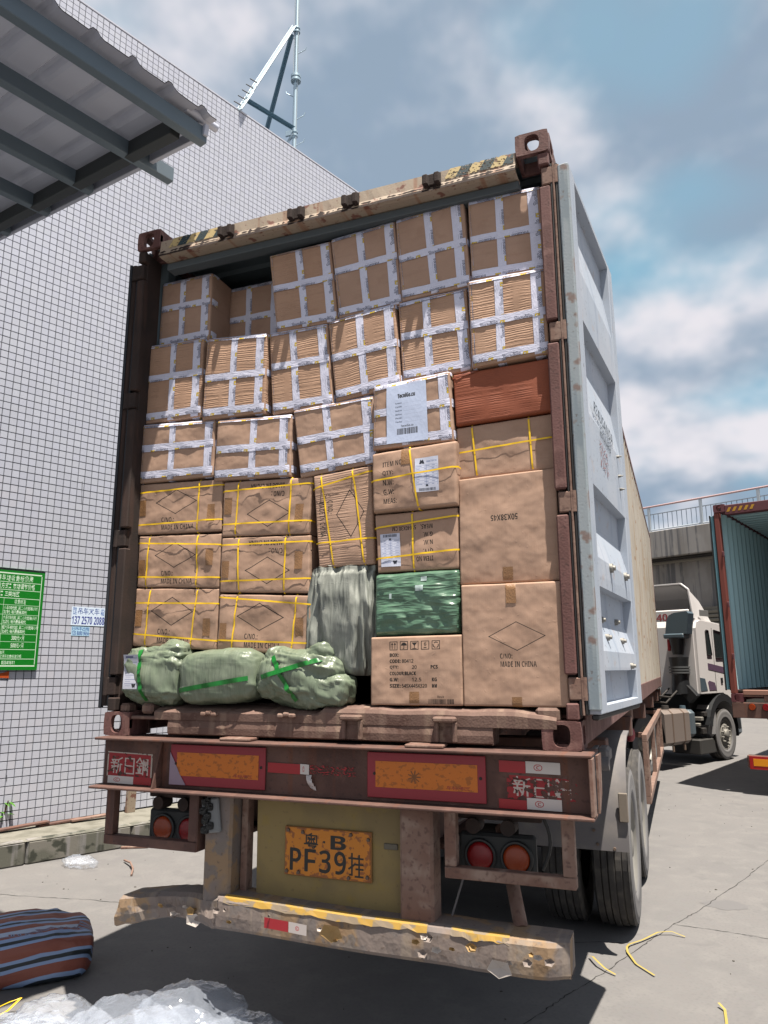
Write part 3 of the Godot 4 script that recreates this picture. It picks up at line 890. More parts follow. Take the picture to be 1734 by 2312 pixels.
func canopy() -> void:
	# u runs along the eave towards the viewer, n away from the eave to the left
	var az := deg_to_rad(17.0)
	var b := Basis(Vector3(cos(az), 0, sin(az)), Vector3.UP, Vector3(-sin(az), 0, cos(az)))
	var t := thing("canopy", "grey steel lean-to canopy of corrugated sheets on purlins, upper left", "canopy", Vector3(0.485, 4.70, 0.135))
	t.basis = b
	# the sheet: ribs run away from the eave
	var g := geo()
	var f := func(i: int, j: int):
		var z := -0.1 + i * 0.0225
		var ph := fposmod(z + 0.04, 0.225) / 0.225
		var y := 0.0
		if ph < 0.34:
			y = 0.030 * smoothstep(0.0, 0.10, ph) * (1.0 - smoothstep(0.24, 0.34, ph))
		return [Vector3(0.05 - j * 0.25, 0.165 + y + 0.135 * j * 0.25 + (soft.get_noise_2d(z, 0.0) * 0.006 if j == 0 else 0.0), z), Vector2.ZERO]
	grid(g, 300, 16, f, -1)
	put(g, "roof_sheet", M.canopy_sheet, t)
	g = geo()
	var f2 := func(i: int, j: int):
		var p = f.call(i, j)
		return [p[0] + Vector3(0, 0.006, 0), p[1]]
	grid(g, 300, 1, f2, -1)
	put(g, "sheet_lap", M.dark_steel, t)
	# purlins: channels along the eave
	for p in [[0.05, -0.09], [0.58, -0.24], [1.2, -0.04], [1.78, -0.04], [2.4, -0.04], [3.1, -0.04], [3.8, -0.04]]:
		g = geo()
		span(g, Vector3(-p[0] - 0.03, 0.035 + p[0] * 0.135, p[1]), Vector3(-p[0] + 0.03, 0.135 + p[0] * 0.135, 6.4), 0.004)
		put(g, "purlin", M.canopy_steel, t)
	# rafters under them
	for z in [0.06, 3.2, 6.2]:
		g = geo()
		beam(g, Vector3(-0.12, 0.10, z), Vector3(-4.0, 0.624, z), 0.07, 0.10)
		put(g, "rafter", mat(Color(0.13, 0.155, 0.17), 0.7), t)
	# verge strip at the far end and the end of the gutter pipe
	g = geo()
	beam(g, Vector3(0.0, 0.11, -0.07), Vector3(-4.0, 0.65, -0.07), 0.03, 0.07)
	put(g, "verge_strip", M.canopy_sheet, t)
	g = geo()
	cyl(g, Vector3(-0.03, 0.19, -0.16), Vector3(-0.03, 0.19, 0.06), 0.024, 0.024, 14)
	put(g, "pipe", M.canopy_sheet, t)
	for z in [0.35, 6.0]:
		g = geo()
		span(g, Vector3(-3.82, -4.70, z), Vector3(-3.7, 0.55, z + 0.12), 0.006)
		put(g, "post", M.canopy_steel, t)

func overpass() -> void:
	var az := deg_to_rad(118.0)
	var dir := Vector3(sin(az), 0, -cos(az))
	var t := thing("overpass", "concrete road overpass with a metal railing behind the trucks", "bridge", Vector3(1.93, 0, -31.8))
	t.basis = Basis(dir, Vector3.UP, dir.cross(Vector3.UP))   # x along it to the right, z towards the viewer
	var g := geo()
	span(g, Vector3(-30, 6.52, -0.35), Vector3(26, 7.7, 0.0), 0.02)
	put(g, "parapet", M.bridge, t)
	g = geo()
	span(g, Vector3(-30, 6.62, -10.0), Vector3(26, 7.2, -0.36), 0.02)
	span(g, Vector3(-30, 6.32, -1.0), Vector3(26, 6.6, -0.8), 0.02)
	put(g, "deck", M.bridge_under, t)
	g = geo()
	span(g, Vector3(-30, 3.9, -9.0), Vector3(26, 6.61, -1.4), 0.05)
	put(g, "girder", M.bridge, t)
	for y in [6.42, 6.5]:
		g = geo()
		cyl(g, Vector3(-30, y, -0.6), Vector3(26, y, -0.6), 0.035, 0.035, 8)
		put(g, "pipe", M.dark_steel, t)
	g = geo()
	cyl(g, Vector3(4.3, 5.75, -1.42), Vector3(4.3, 5.75, -1.35), 0.09, 0.09, 12)
	put(g, "drain_hole", M.black_plastic, t)
	for x in [-24.0, -6.0, 14.0]:
		g = geo()
		span(g, Vector3(x - 0.7, 0, -8.0), Vector3(x + 0.7, 3.9, -2.6), 0.08)
		put(g, "pier", M.bridge, t)
	g = geo()
	cyl(g, Vector3(-30, 8.86, -0.15), Vector3(26, 8.86, -0.15), 0.045, 0.045, 8)
	put(g, "handrail", mat(Color(0.62, 0.52, 0.52), 0.5), t)
	g = geo()
	cyl(g, Vector3(-30, 8.5, -0.15), Vector3(26, 8.5, -0.15), 0.022, 0.022, 6)
	cyl(g, Vector3(-30, 7.78, -0.15), Vector3(26, 7.78, -0.15), 0.03, 0.03, 6)
	put(g, "rail", M.rail_steel, t)
	var post: MeshInstance3D
	var bar: MeshInstance3D
	for k in 24:
		var x := -30.0 + 2.42 * k + 0.9
		if post == null:
			g = geo()
			cbox(g, Vector3(0, 8.27, -0.15), Vector3(0.12, 1.14, 0.08), 0.01)
			post = put(g, "railing_post", M.rail_steel, t)
			post.position.x = x
			g = geo()
			cyl(g, Vector3(0, 7.78, -0.15), Vector3(0, 8.5, -0.15), 0.014, 0.014, 6, false)
			bar = put(g, "railing_bar", mat(Color(0.36, 0.42, 0.48), 0.5), t)
			bar.position.x = x + 0.22
		else:
			again(post, t, Transform3D(Basis(), Vector3(x, 0, 0)))
		for j in 10:
			if k + j > 0:
				again(bar, t, Transform3D(Basis(), Vector3(x + 0.22 + j * 0.22, 0, 0)))
	# slatted shed under it
	var s := thing("slatted_shed", "low dark slatted shed under the overpass behind the white cab", "shed", t.transform * Vector3(5.0, 0, -0.9))
	s.basis = t.basis
	g = geo()
	span(g, Vector3(-5, 0, -6), Vector3(9, 4.3, -0.1), 0.03)
	put(g, "wall", M.bridge_under, s)
	for k in 14:
		g = geo()
		cbox(g, Vector3(2.0, 1.75 + k * 0.18, 0), Vector3(14, 0.12, 0.12), 0.01, Basis.from_euler(Vector3(0.5, 0, 0)))
		put(g, "slat", M.bridge_under, s)

# ---------------------------------------------------------------- containers
func casting(called: String, root: Node3D, at: Vector3, sx: int, sy: int, sz: int, m: Material) -> void:
	# a hollow corner fitting; at is its outer corner, the signs point inwards
	var g := geo()
	var s := Vector3(0.162, 0.118, 0.178)
	var c := at + Vector3(sx * s.x, sy * s.y, sz * s.z) / 2.0
	var zx := Basis()
	if sz > 0:
		zx = Basis(Vector3.UP, PI)
	holed(g, s.x, s.y, 0.036, 0.045, 0.026, Transform3D(zx, c - Vector3(0, 0, sz * s.z / 2.0)))
	var bx := Basis(Vector3.UP, PI / 2 if sx < 0 else -PI / 2)
	holed(g, s.z - 0.054, s.y, 0.04, 0.04, 0.024, Transform3D(bx, c - Vector3(sx * s.x / 2.0, 0, 0)))
	var by := Basis(Vector3.RIGHT, -PI / 2 if sy < 0 else PI / 2)
	holed(g, s.x - 0.05, s.z - 0.054, 0.034, 0.055, 0.024, Transform3D(by, c - Vector3(0, sy * s.y / 2.0, 0)))
	span(g, c + Vector3(sx * (s.x / 2 - 0.02), -s.y / 2, -s.z / 2 + 0.027), c + Vector3(sx * s.x / 2, s.y / 2, s.z / 2 - 0.002), 0.003)
	span(g, c + Vector3(-s.x / 2, -s.y / 2, sz * (s.z / 2 - 0.02)), c + Vector3(s.x / 2, s.y / 2, sz * s.z / 2), 0.003)
	put(g, called, m, root)

func side_sheet(root: Node3D, called: String, x: float, y0: float, y1: float, z0: float, z1: float, out: float, m: Material) -> void:
	# upright corrugation of a side wall
	var g := geo()
	var pts := [[z0, 0.0]]
	var z := z0
	while z > z1 + 0.28:
		pts.append_array([[z - 0.072, 0.0], [z - 0.140, 1.0], [z - 0.212, 1.0], [z - 0.28, 0.0]])
		z -= 0.28
	pts.append([z1, 0.0])
	for k in pts.size() - 1:
		var a: float = x - out * pts[k][1] * 0.036
		var b: float = x - out * pts[k + 1][1] * 0.036
		quad(g, Vector3(a, y0, pts[k][0]), Vector3(b, y0, pts[k + 1][0]), Vector3(b, y1, pts[k + 1][0]), Vector3(a, y1, pts[k][0]), Vector3(x - out, (y0 + y1) / 2, pts[k][0]))
	put(g, called, m, root)

func roof_sheet(root: Node3D, called: String, w: float, y: float, z1: float, m: Material) -> void:
	var g := geo()
	var z := -0.12
	while z > z1:
		quad(g, Vector3(0.05, y, z), Vector3(w - 0.05, y, z), Vector3(w - 0.05, y, z - 0.1), Vector3(0.05, y, z - 0.1), Vector3(1, y - 1, z))
		quad(g, Vector3(0.05, y, z - 0.1), Vector3(w - 0.05, y, z - 0.1), Vector3(w - 0.05, y + 0.02, z - 0.12), Vector3(0.05, y + 0.02, z - 0.12), Vector3(1, y - 1, z))
		quad(g, Vector3(0.05, y + 0.02, z - 0.12), Vector3(w - 0.05, y + 0.02, z - 0.12), Vector3(w - 0.05, y + 0.02, z - 0.19), Vector3(0.05, y + 0.02, z - 0.19), Vector3(1, y - 1, z))
		quad(g, Vector3(0.05, y + 0.02, z - 0.19), Vector3(w - 0.05, y + 0.02, z - 0.19), Vector3(w - 0.05, y, z - 0.21), Vector3(0.05, y, z - 0.21), Vector3(1, y - 1, z))
		z -= 0.21
	put(g, called, m, root)

const CW := 2.438
const CH := 2.896
func container_shell(root: Node3D, long: float, m: Dictionary) -> void:
	# local frame: rear left bottom corner at the origin, the rear faces +z
	for sx in [1, -1]:
		for sy in [1, -1]:
			for sz in [-1, 1]:
				var at := Vector3(0.0 if sx > 0 else CW, 0.0 if sy > 0 else CH, 0.0 if sz < 0 else -long)
				casting("corner_casting", root, at, sx, sy, sz, m.post)
	var y0 := 0.119
	var y1 := CH - 0.119
	# side rails, front end
	for x in [0.0, CW - 0.06]:
		var g := geo()
		span(g, Vector3(x, 0.012, -long + 0.18), Vector3(x + 0.06, 0.17, -0.18), 0.004)
		put(g, "bottom_rail", m.rail, root)
		g = geo()
		span(g, Vector3(x, CH - 0.075, -long + 0.18), Vector3(x + 0.06, CH - 0.015, -0.18), 0.004)
		put(g, "top_rail", m.rail, root)
		g = geo()
		span(g, Vector3(x if x == 0.0 else CW - 0.1, y0, -long), Vector3(x + 0.1 if x == 0.0 else CW, y1, -long + 0.1), 0.004)
		put(g, "front_post", m.post, root)
	var g := geo()
	span(g, Vector3(0.1, 0.1, -long + 0.01), Vector3(CW - 0.1, CH - 0.05, -long + 0.04), 0.004)
	put(g, "front_wall", m.side, root)
	side_sheet(root, "side_wall", CW - 0.004, 0.165, CH - 0.07, -0.1, -long + 0.1, 1.0, m.side)
	side_sheet(root, "side_wall", 0.004, 0.165, CH - 0.07, -0.1, -long + 0.1, -1.0, m.side)
	side_sheet(root, "side_lining", CW - 0.010, 0.165, CH - 0.07, -0.1, -long + 0.1, 1.0, m.inside)
	side_sheet(root, "side_lining", 0.010, 0.165, CH - 0.07, -0.1, -long + 0.1, -1.0, m.inside)
	roof_sheet(root, "roof", CW, CH - 0.045, -long + 0.1, m.side)
	roof_sheet(root, "ceiling", CW, CH - 0.052, -long + 0.1, m.inside)
	g = geo()
	span(g, Vector3(0.05, 0.135, -long + 0.1), Vector3(CW - 0.05, 0.165, -0.16), 0.003)
	put(g, "floor", m.floor, root)
	# joists under the floor
	for k in 14:
		g = geo()
		span(g, Vector3(0.06, 0.03, -0.7 - k * (long - 1.2) / 13.0), Vector3(CW - 0.06, 0.134, -0.7 - k * (long - 1.2) / 13.0 + 0.045), 0.003)
		put(g, "joist", m.post, root)

func hazard(w: int, h: int, ground_c: Color, lean: float, n: int, c1: Color, c2: Color) -> Image:
	var im := paper(w, h, ground_c)
	for y in h:
		for x in w:
			var s := (x + (h - y) * lean * -1.0 + 400.0) / (float(w) / n)
			var f := fposmod(s, 1.0)
			im.set_pixel(x, y, c1 if f < 0.5 else c2)
	return im

func own_container() -> void:
	var root := thing("shipping_container", "long rust red and cream shipping container with its rear doors open, packed with cartons", "container", Vector3(0, 1.4, 0))
	container_shell(root, 12.192, {"post": M.rust_red, "rail": M.rust_red, "side": M.side_paint, "inside": M.inside, "floor": M.dark_rust})
	var g: SurfaceTool
	# rear posts: an outer J bar broken at the hinge lugs and an inner channel
	var lugs := [0.248, 1.043, 1.845, 2.650]
	for side in [0, 1]:
		var fx := func(x: float) -> float: return CW - x if side == 1 else x
		g = geo()
		span(g, Vector3(fx.call(0.012), 0.119, -0.17), Vector3(fx.call(0.05), CH - 0.119, -0.045), 0.004)
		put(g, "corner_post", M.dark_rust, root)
		g = geo()
		var edges := [0.119]
		for l in lugs:
			edges.append_array([l - 0.055, l + 0.055])
		edges.append(CH - 0.119)
		for k in range(0, edges.size(), 2):
			span(g, Vector3(fx.call(0.006), edges[k] + 0.003, -0.052), Vector3(fx.call(0.058), edges[k + 1] - 0.003, -0.006), 0.006)
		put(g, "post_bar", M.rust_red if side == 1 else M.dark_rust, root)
		for l in lugs:
			g = geo()
			span(g, Vector3(fx.call(-0.026), l - 0.046, -0.05), Vector3(fx.call(0.045), l + 0.046, -0.014), 0.005)
			cyl(g, Vector3(fx.call(-0.022), l - 0.047, -0.032), Vector3(fx.call(-0.022), l + 0.047, -0.032), 0.022, 0.022, 12)
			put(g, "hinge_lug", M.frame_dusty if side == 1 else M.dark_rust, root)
	# header: a leaning cream face with a gutter lip, and the rubbed underside
	g = geo()
	var f := func(i: int, j: int):
		var x := 0.165 + (CW - 0.33) * i / 60.0
		var r := soft.get_noise_2d(x * 3.0, 0.3) * 0.004
		var prof := [Vector2(CH - 0.075, -0.14), Vector2(CH - 0.072, -0.028), Vector2(CH - 0.085, -0.010), Vector2(CH - 0.15, -0.006 + r), Vector2(CH - 0.176 + r, 0.006), Vector2(CH - 0.186 + r, 0.004), Vector2(CH - 0.190, -0.02), Vector2(CH - 0.186, -0.12)]
		return [Vector3(x, prof[j].x, prof[j].y), Vector2.ZERO]
	grid(g, 60, 7, f, -1)
	put(g, "door_header", M.header, root)
	g = geo()
	span(g, Vector3(0.165, CH - 0.235, -0.15), Vector3(CW - 0.165, CH - 0.192, -0.075), 0.004)
	put(g, "header_seal", M.seal_paint, root)
	var rot := mat(Color(0.15, 0.095, 0.08), 0.9, {"bump": M.grain, "deep": 0.1, "tri": 2.0})
	g = geo()
	rng.seed = 6
	var fe := func(i: int, j: int):
		var x := 0.165 + (CW - 0.33) * i / 140.0
		return [Vector3(x, CH - 0.192 + (0.022 + 0.02 * absf(soft.get_noise_2d(x * 8.0, 4.0)) + 0.012 * crease.get_noise_2d(x * 6.0, 1.0) if j == 1 else 0.0), 0.0085 - 0.009 * (1.0 if j == 1 else 0.0) + 0.0015), Vector2.ZERO]
	grid(g, 140, 1, fe, -1)
	put(g, "rust_edge", rot, root)
	for x in [0.635, 1.08, 1.402, 1.852]:
		g = geo()
		span(g, Vector3(x - 0.045, CH - 0.165, 0.0), Vector3(x + 0.045, CH - 0.10, 0.012), 0.004)
		span(g, Vector3(x - 0.045, CH - 0.175, 0.0), Vector3(x - 0.016, CH - 0.115, 0.045), 0.006)
		span(g, Vector3(x + 0.016, CH - 0.175, 0.0), Vector3(x + 0.045, CH - 0.115, 0.045), 0.006)
		put(g, "cam_keeper", rot, root)
	for r in [[0.215, 0.59, true], [1.90, 2.265, false]]:
		var im := paper(256, 64, Color(0, 0, 0, 0))
		for k in 6:
			var c: Color = Color(0.70, 0.62, 0.44) if k % 2 == 0 else Color(0.16, 0.22, 0.24)
			var x0 := 6.0 + k * 42.0
			fill_tri(im, Vector2(x0, 63), Vector2(x0 + 42, 63), Vector2(x0 + 66, 0), c)
			fill_tri(im, Vector2(x0, 63), Vector2(x0 + 24, 0), Vector2(x0 + 66, 0), c)
		var wear := nz(256, 64, 61 if r[2] else 62, 0.05)
		for y in 64:
			for x in 256:
				if wear[y * 256 + x] > (178 if r[2] else 158):
					im.set_pixel(x, y, Color(0, 0, 0, 0))
		g = geo()
		flat(g, Vector3(r[0], CH - 0.083, -0.0075), Vector3(r[1], CH - 0.083, -0.0075), Vector3(r[1], CH - 0.142, -0.0035), Vector3(r[0], CH - 0.142, -0.0035))
		put(g, "hazard_stripes", mat(Color.WHITE, 0.7, {"tex": tex(im), "cut": true}), root)
	# sill: upper beam with a rounded lip, lower beam between the forklift pockets
	g = geo()
	var fs := func(i: int, j: int):
		var x := 0.32 + 2.02 * i / 70.0
		var dent := 0.012 * maxf(0.0, soft.get_noise_2d(x * 1.1, 9.0))
		if x < 1.27:
			dent += 0.022
		var prof := [Vector2(0.166, -0.2), Vector2(0.164 - dent, -0.04), Vector2(0.152 - dent, -0.006), Vector2(0.135 - dent * 0.6, 0.004), Vector2(0.085, 0.002), Vector2(0.085, -0.05)]
		var e: float = 1.0 if x < 2.2 else 1.0 - (x - 2.2) * 2.2
		return [Vector3(x, 0.085 + (prof[j].x - 0.085) * e, prof[j].y), Vector2.ZERO]
	grid(g, 70, 5, fs, -1)
	span(g, Vector3(0.162, 0.083, -0.15), Vector3(CW - 0.162, 0.10, -0.012), 0.004)
	put(g, "door_sill", M.sill_rust, root)
	g = geo()
	var fl := func(i: int, j: int):
		var x := 0.405 + 1.665 * i / 60.0
		var d := soft.get_noise_2d(x * 1.6, 2.0) * 0.006
		var prof := [Vector2(0.084, -0.002), Vector2(0.05, 0.003 + d), Vector2(0.02, 0.001 + d), Vector2(0.012, -0.02), Vector2(0.012, -0.12)]
		return [Vector3(x, prof[j].x, prof[j].y), Vector2.ZERO]
	grid(g, 60, 4, fl, -1)
	span(g, Vector3(0.405, 0.012, -0.12), Vector3(0.412, 0.084, -0.003), 0.002)
	span(g, Vector3(2.063, 0.012, -0.12), Vector3(2.07, 0.084, -0.003), 0.002)
	put(g, "sill_apron", M.sill_rust, root)
	for x in [1.423, 1.865]:
		g = geo()
		span(g, Vector3(x - 0.05, 0.105, 0.0), Vector3(x + 0.05, 0.128, 0.05), 0.008)
		span(g, Vector3(x - 0.05, 0.02, 0.0), Vector3(x - 0.03, 0.105, 0.022), 0.004)
		span(g, Vector3(x + 0.03, 0.02, 0.0), Vector3(x + 0.05, 0.105, 0.022), 0.004)
		put(g, "cam_keeper", M.sill_rust, root)
	for x in [0.655, 1.086]:
		for k in 3:
			g = geo()
			cbox(g, Vector3(x - 0.03 + k * 0.03, 0.118 + (k % 2) * 0.006, 0.012), Vector3(0.034, 0.02, 0.028), 0.007)
			put(g, "cam_keeper_stub", M.frame_dusty, root)
	for l in [[0.11, 0.125, 0.06], [0.255, 0.125, 0.075], [2.30, 0.128, 0.1]]:
		g = geo()
		cbox(g, Vector3(l[0], l[1] + 0.012, -0.05), Vector3(l[2], 0.03 + l[2] * 0.3, 0.07), 0.012)
		put(g, "mud_lump", M.sill_rust, root)
	doors(root)

func doors(root: Node3D) -> void:
	# right door swung right round, its inner face outwards
	var g: SurfaceTool
	var turn := deg_to_rad(5.0)
	var d := Vector3(sin(turn), 0, -cos(turn))          # from the hinge edge to the free edge
	var n := Vector3(cos(turn), 0, sin(turn))
	var o := Vector3(CW + 0.03, 0, -0.035)
	var xf := Transform3D(Basis(d, Vector3.UP, n), o)    # x along the door, y up, z outwards
	var y0 := 0.145
	var y1 := CH - 0.19
	var wide := 1.165
	var body := geo()
	var beams := [[2.650, 2.36, 0.0], [2.1, 1.95, 0.0], [1.20, 1.15, 0.0], [0.735, 0.686, 0.0], [0.335, 0.31, 0.0]]
	# frame
	for s in [[0.0, 0.13], [wide - 0.13, wide]]:
		cbox(body, xf * Vector3((s[0] + s[1]) / 2, (y0 + y1) / 2, 0.026), Vector3(0.13, y1 - y0, 0.052), 0.004, xf.basis)
	for s in [[y0, y0 + 0.035], [y1 - 0.03, y1]]:
		cbox(body, xf * Vector3(wide / 2, (s[0] + s[1]) / 2, 0.0255), Vector3(wide - 0.262, s[1] - s[0], 0.051), 0.003, xf.basis)
	var frame := put(body, "door", M.door_paint, root)
	# pressed panel: below every ledge the sheet lies deep and comes out again lower down
	var ledges := [y1 - 0.03, 1.95, 1.15, 0.686, 0.322]
	var ends := [2.08, 1.20, 0.735, 0.335, y0 + 0.03]
	var prof := []
	for k in 5:
		prof.append_array([Vector2(ledges[k], 0.05), Vector2(ledges[k] - 0.004, 0.004)])
		var len: float = ledges[k] - ends[k]
		if k == 4:
			prof.append_array([Vector2(ends[k] + 0.004, 0.01)])
		else:
			prof.append_array([Vector2(ledges[k] - minf(0.17, len * 0.4), 0.004), Vector2(ledges[k] - minf(0.46, len * 0.8), 0.047), Vector2(ends[k], 0.05)])
	g = geo()
	for k in prof.size() - 1:
		var p: Vector2 = prof[k]
		var q: Vector2 = prof[k + 1]
		quad(g, xf * Vector3(0.13, p.x, p.y), xf * Vector3(wide - 0.13, p.x, p.y), xf * Vector3(wide - 0.13, q.x, q.y), xf * Vector3(0.13, q.x, q.y), xf * Vector3(0.5, (p.x + q.x) / 2, -1.0))
	put(g, "pressed_panel", M.door_paint, frame)
	g = geo()
	cbox(g, xf * Vector3(wide / 2, (y0 + y1) / 2, -0.006), Vector3(wide, y1 - y0, 0.01), 0.002, xf.basis)
	put(g, "outer_skin", M.dark_rust, frame)
	# worn hinge edge in three stripes, and the seal
	for s in [[-0.002, -0.004, M.black_rubber, 0.014], [-0.008, 0.030, M.door_edge, 0.052], [-0.006, -0.017, M.frame_dusty, 0.01], [-0.003, -0.028, M.black_rubber, 0.010]]:
		g = geo()
		cbox(g, xf * Vector3(s[0] - 0.004, (y0 + y1) / 2, s[1]), Vector3(0.03, y1 - y0 + 0.02 - s[3], s[3]), 0.006, xf.basis)
		put(g, "edge_seal" if s[2] == M.black_rubber else "hinge_edge", s[2], frame)
	g = geo()
	cbox(g, xf * Vector3(wide + 0.01, (y0 + y1) / 2, 0.03), Vector3(0.02, y1 - y0, 0.03), 0.005, xf.basis)
	put(g, "edge_seal", M.door_edge, frame)
	g = geo()
	cbox(g, xf * Vector3(wide / 2, y0 - 0.012, 0.025), Vector3(wide, 0.024, 0.03), 0.006, xf.basis)
	put(g, "edge_seal", M.black_rubber, frame)
	# bolts of the lock bar brackets
	for p in [[0.35, 0.55], [0.75, 0.56], [0.35, 0.47], [0.75, 0.465], [0.45, 0.80], [0.88, 0.805], [0.87, 0.342], [0.90, 1.47], [0.9, 1.36], [0.92, 1.29]]:
		g = geo()
		var big: float = 0.017 if p[1] < 0.7 else (0.024 if p[1] < 0.9 else 0.008)
		var z0: float = -0.01
		for q in prof.size() - 1:
			if p[1] <= prof[q].x and p[1] >= prof[q + 1].x:
				z0 = lerpf(prof[q].y, prof[q + 1].y, (prof[q].x - p[1]) / maxf(0.0001, prof[q].x - prof[q + 1].x))
		cyl(g, xf * Vector3(p[0], p[1], z0 - 0.004), xf * Vector3(p[0], p[1], z0 + 0.014), big, big, 6)
		cyl(g, xf * Vector3(p[0], p[1], z0 + 0.013), xf * Vector3(p[0], p[1], z0 + 0.026), big * 0.55, big * 0.5, 8)
		put(g, "bolt", M.rim, frame)
	# hand written marks
	var im := paper(256, 256, Color(0, 0, 0, 0))
	var dk := Color(0.2, 0.24, 0.28)
	ink(im, "R?4USANDA", Vector2(128, 40), Vector2(200, 44), dk, true, 8)
	ink(im, "HOUR9", Vector2(140, 100), Vector2(110, 34), dk, false, 10)
	for k in 3:
		ink(im, ["XIZA", "TISC", "IXT"][k], Vector2(110, 150 + k * 36), Vector2(90, 24), Color(0.55, 0.4, 0.42), false, 14)
	g = geo()
	flat(g, xf * Vector3(0.2, 1.60, 0.0512), xf * Vector3(0.85, 1.60, 0.0512), xf * Vector3(0.85, 1.25, 0.0512), xf * Vector3(0.2, 1.25, 0.0512))
	put(g, "marker_writing", mat(Color.WHITE, 0.7, {"tex": tex(im), "cut": true}), frame)
	# left door, edge on
	g = geo()
	span(g, Vector3(-0.058, y0, -1.2), Vector3(-0.022, y1, -0.03), 0.006)
	var left := put(g, "door", M.dark_rust, root)
	g = geo()
	span(g, Vector3(-0.068, y0 - 0.01, -0.05), Vector3(-0.05, y1 + 0.01, -0.02), 0.008)
	span(g, Vector3(-0.02, y0, -0.06), Vector3(-0.006, y1, -0.03), 0.006)
	put(g, "edge_seal", mat(Color(0.07, 0.085, 0.12), 0.5), left)
	# stencilled marks on the side
	im = paper(64, 256, Color(0, 0, 0, 0))
	for k in 4:
		ink(im, "4310"[k], Vector2(32, 40 + k * 60), Vector2(30, 44), Color(0.1, 0.13, 0.16))
	g = geo()
	flat(g, Vector3(CW - 0.0025, 2.25, -1.98), Vector3(CW - 0.0025, 2.25, -2.05), Vector3(CW - 0.0025, 1.5, -2.05), Vector3(CW - 0.0025, 1.5, -1.98))
	put(g, "stencil", mat(Color.WHITE, 0.7, {"tex": tex(im), "cut": true}), root)

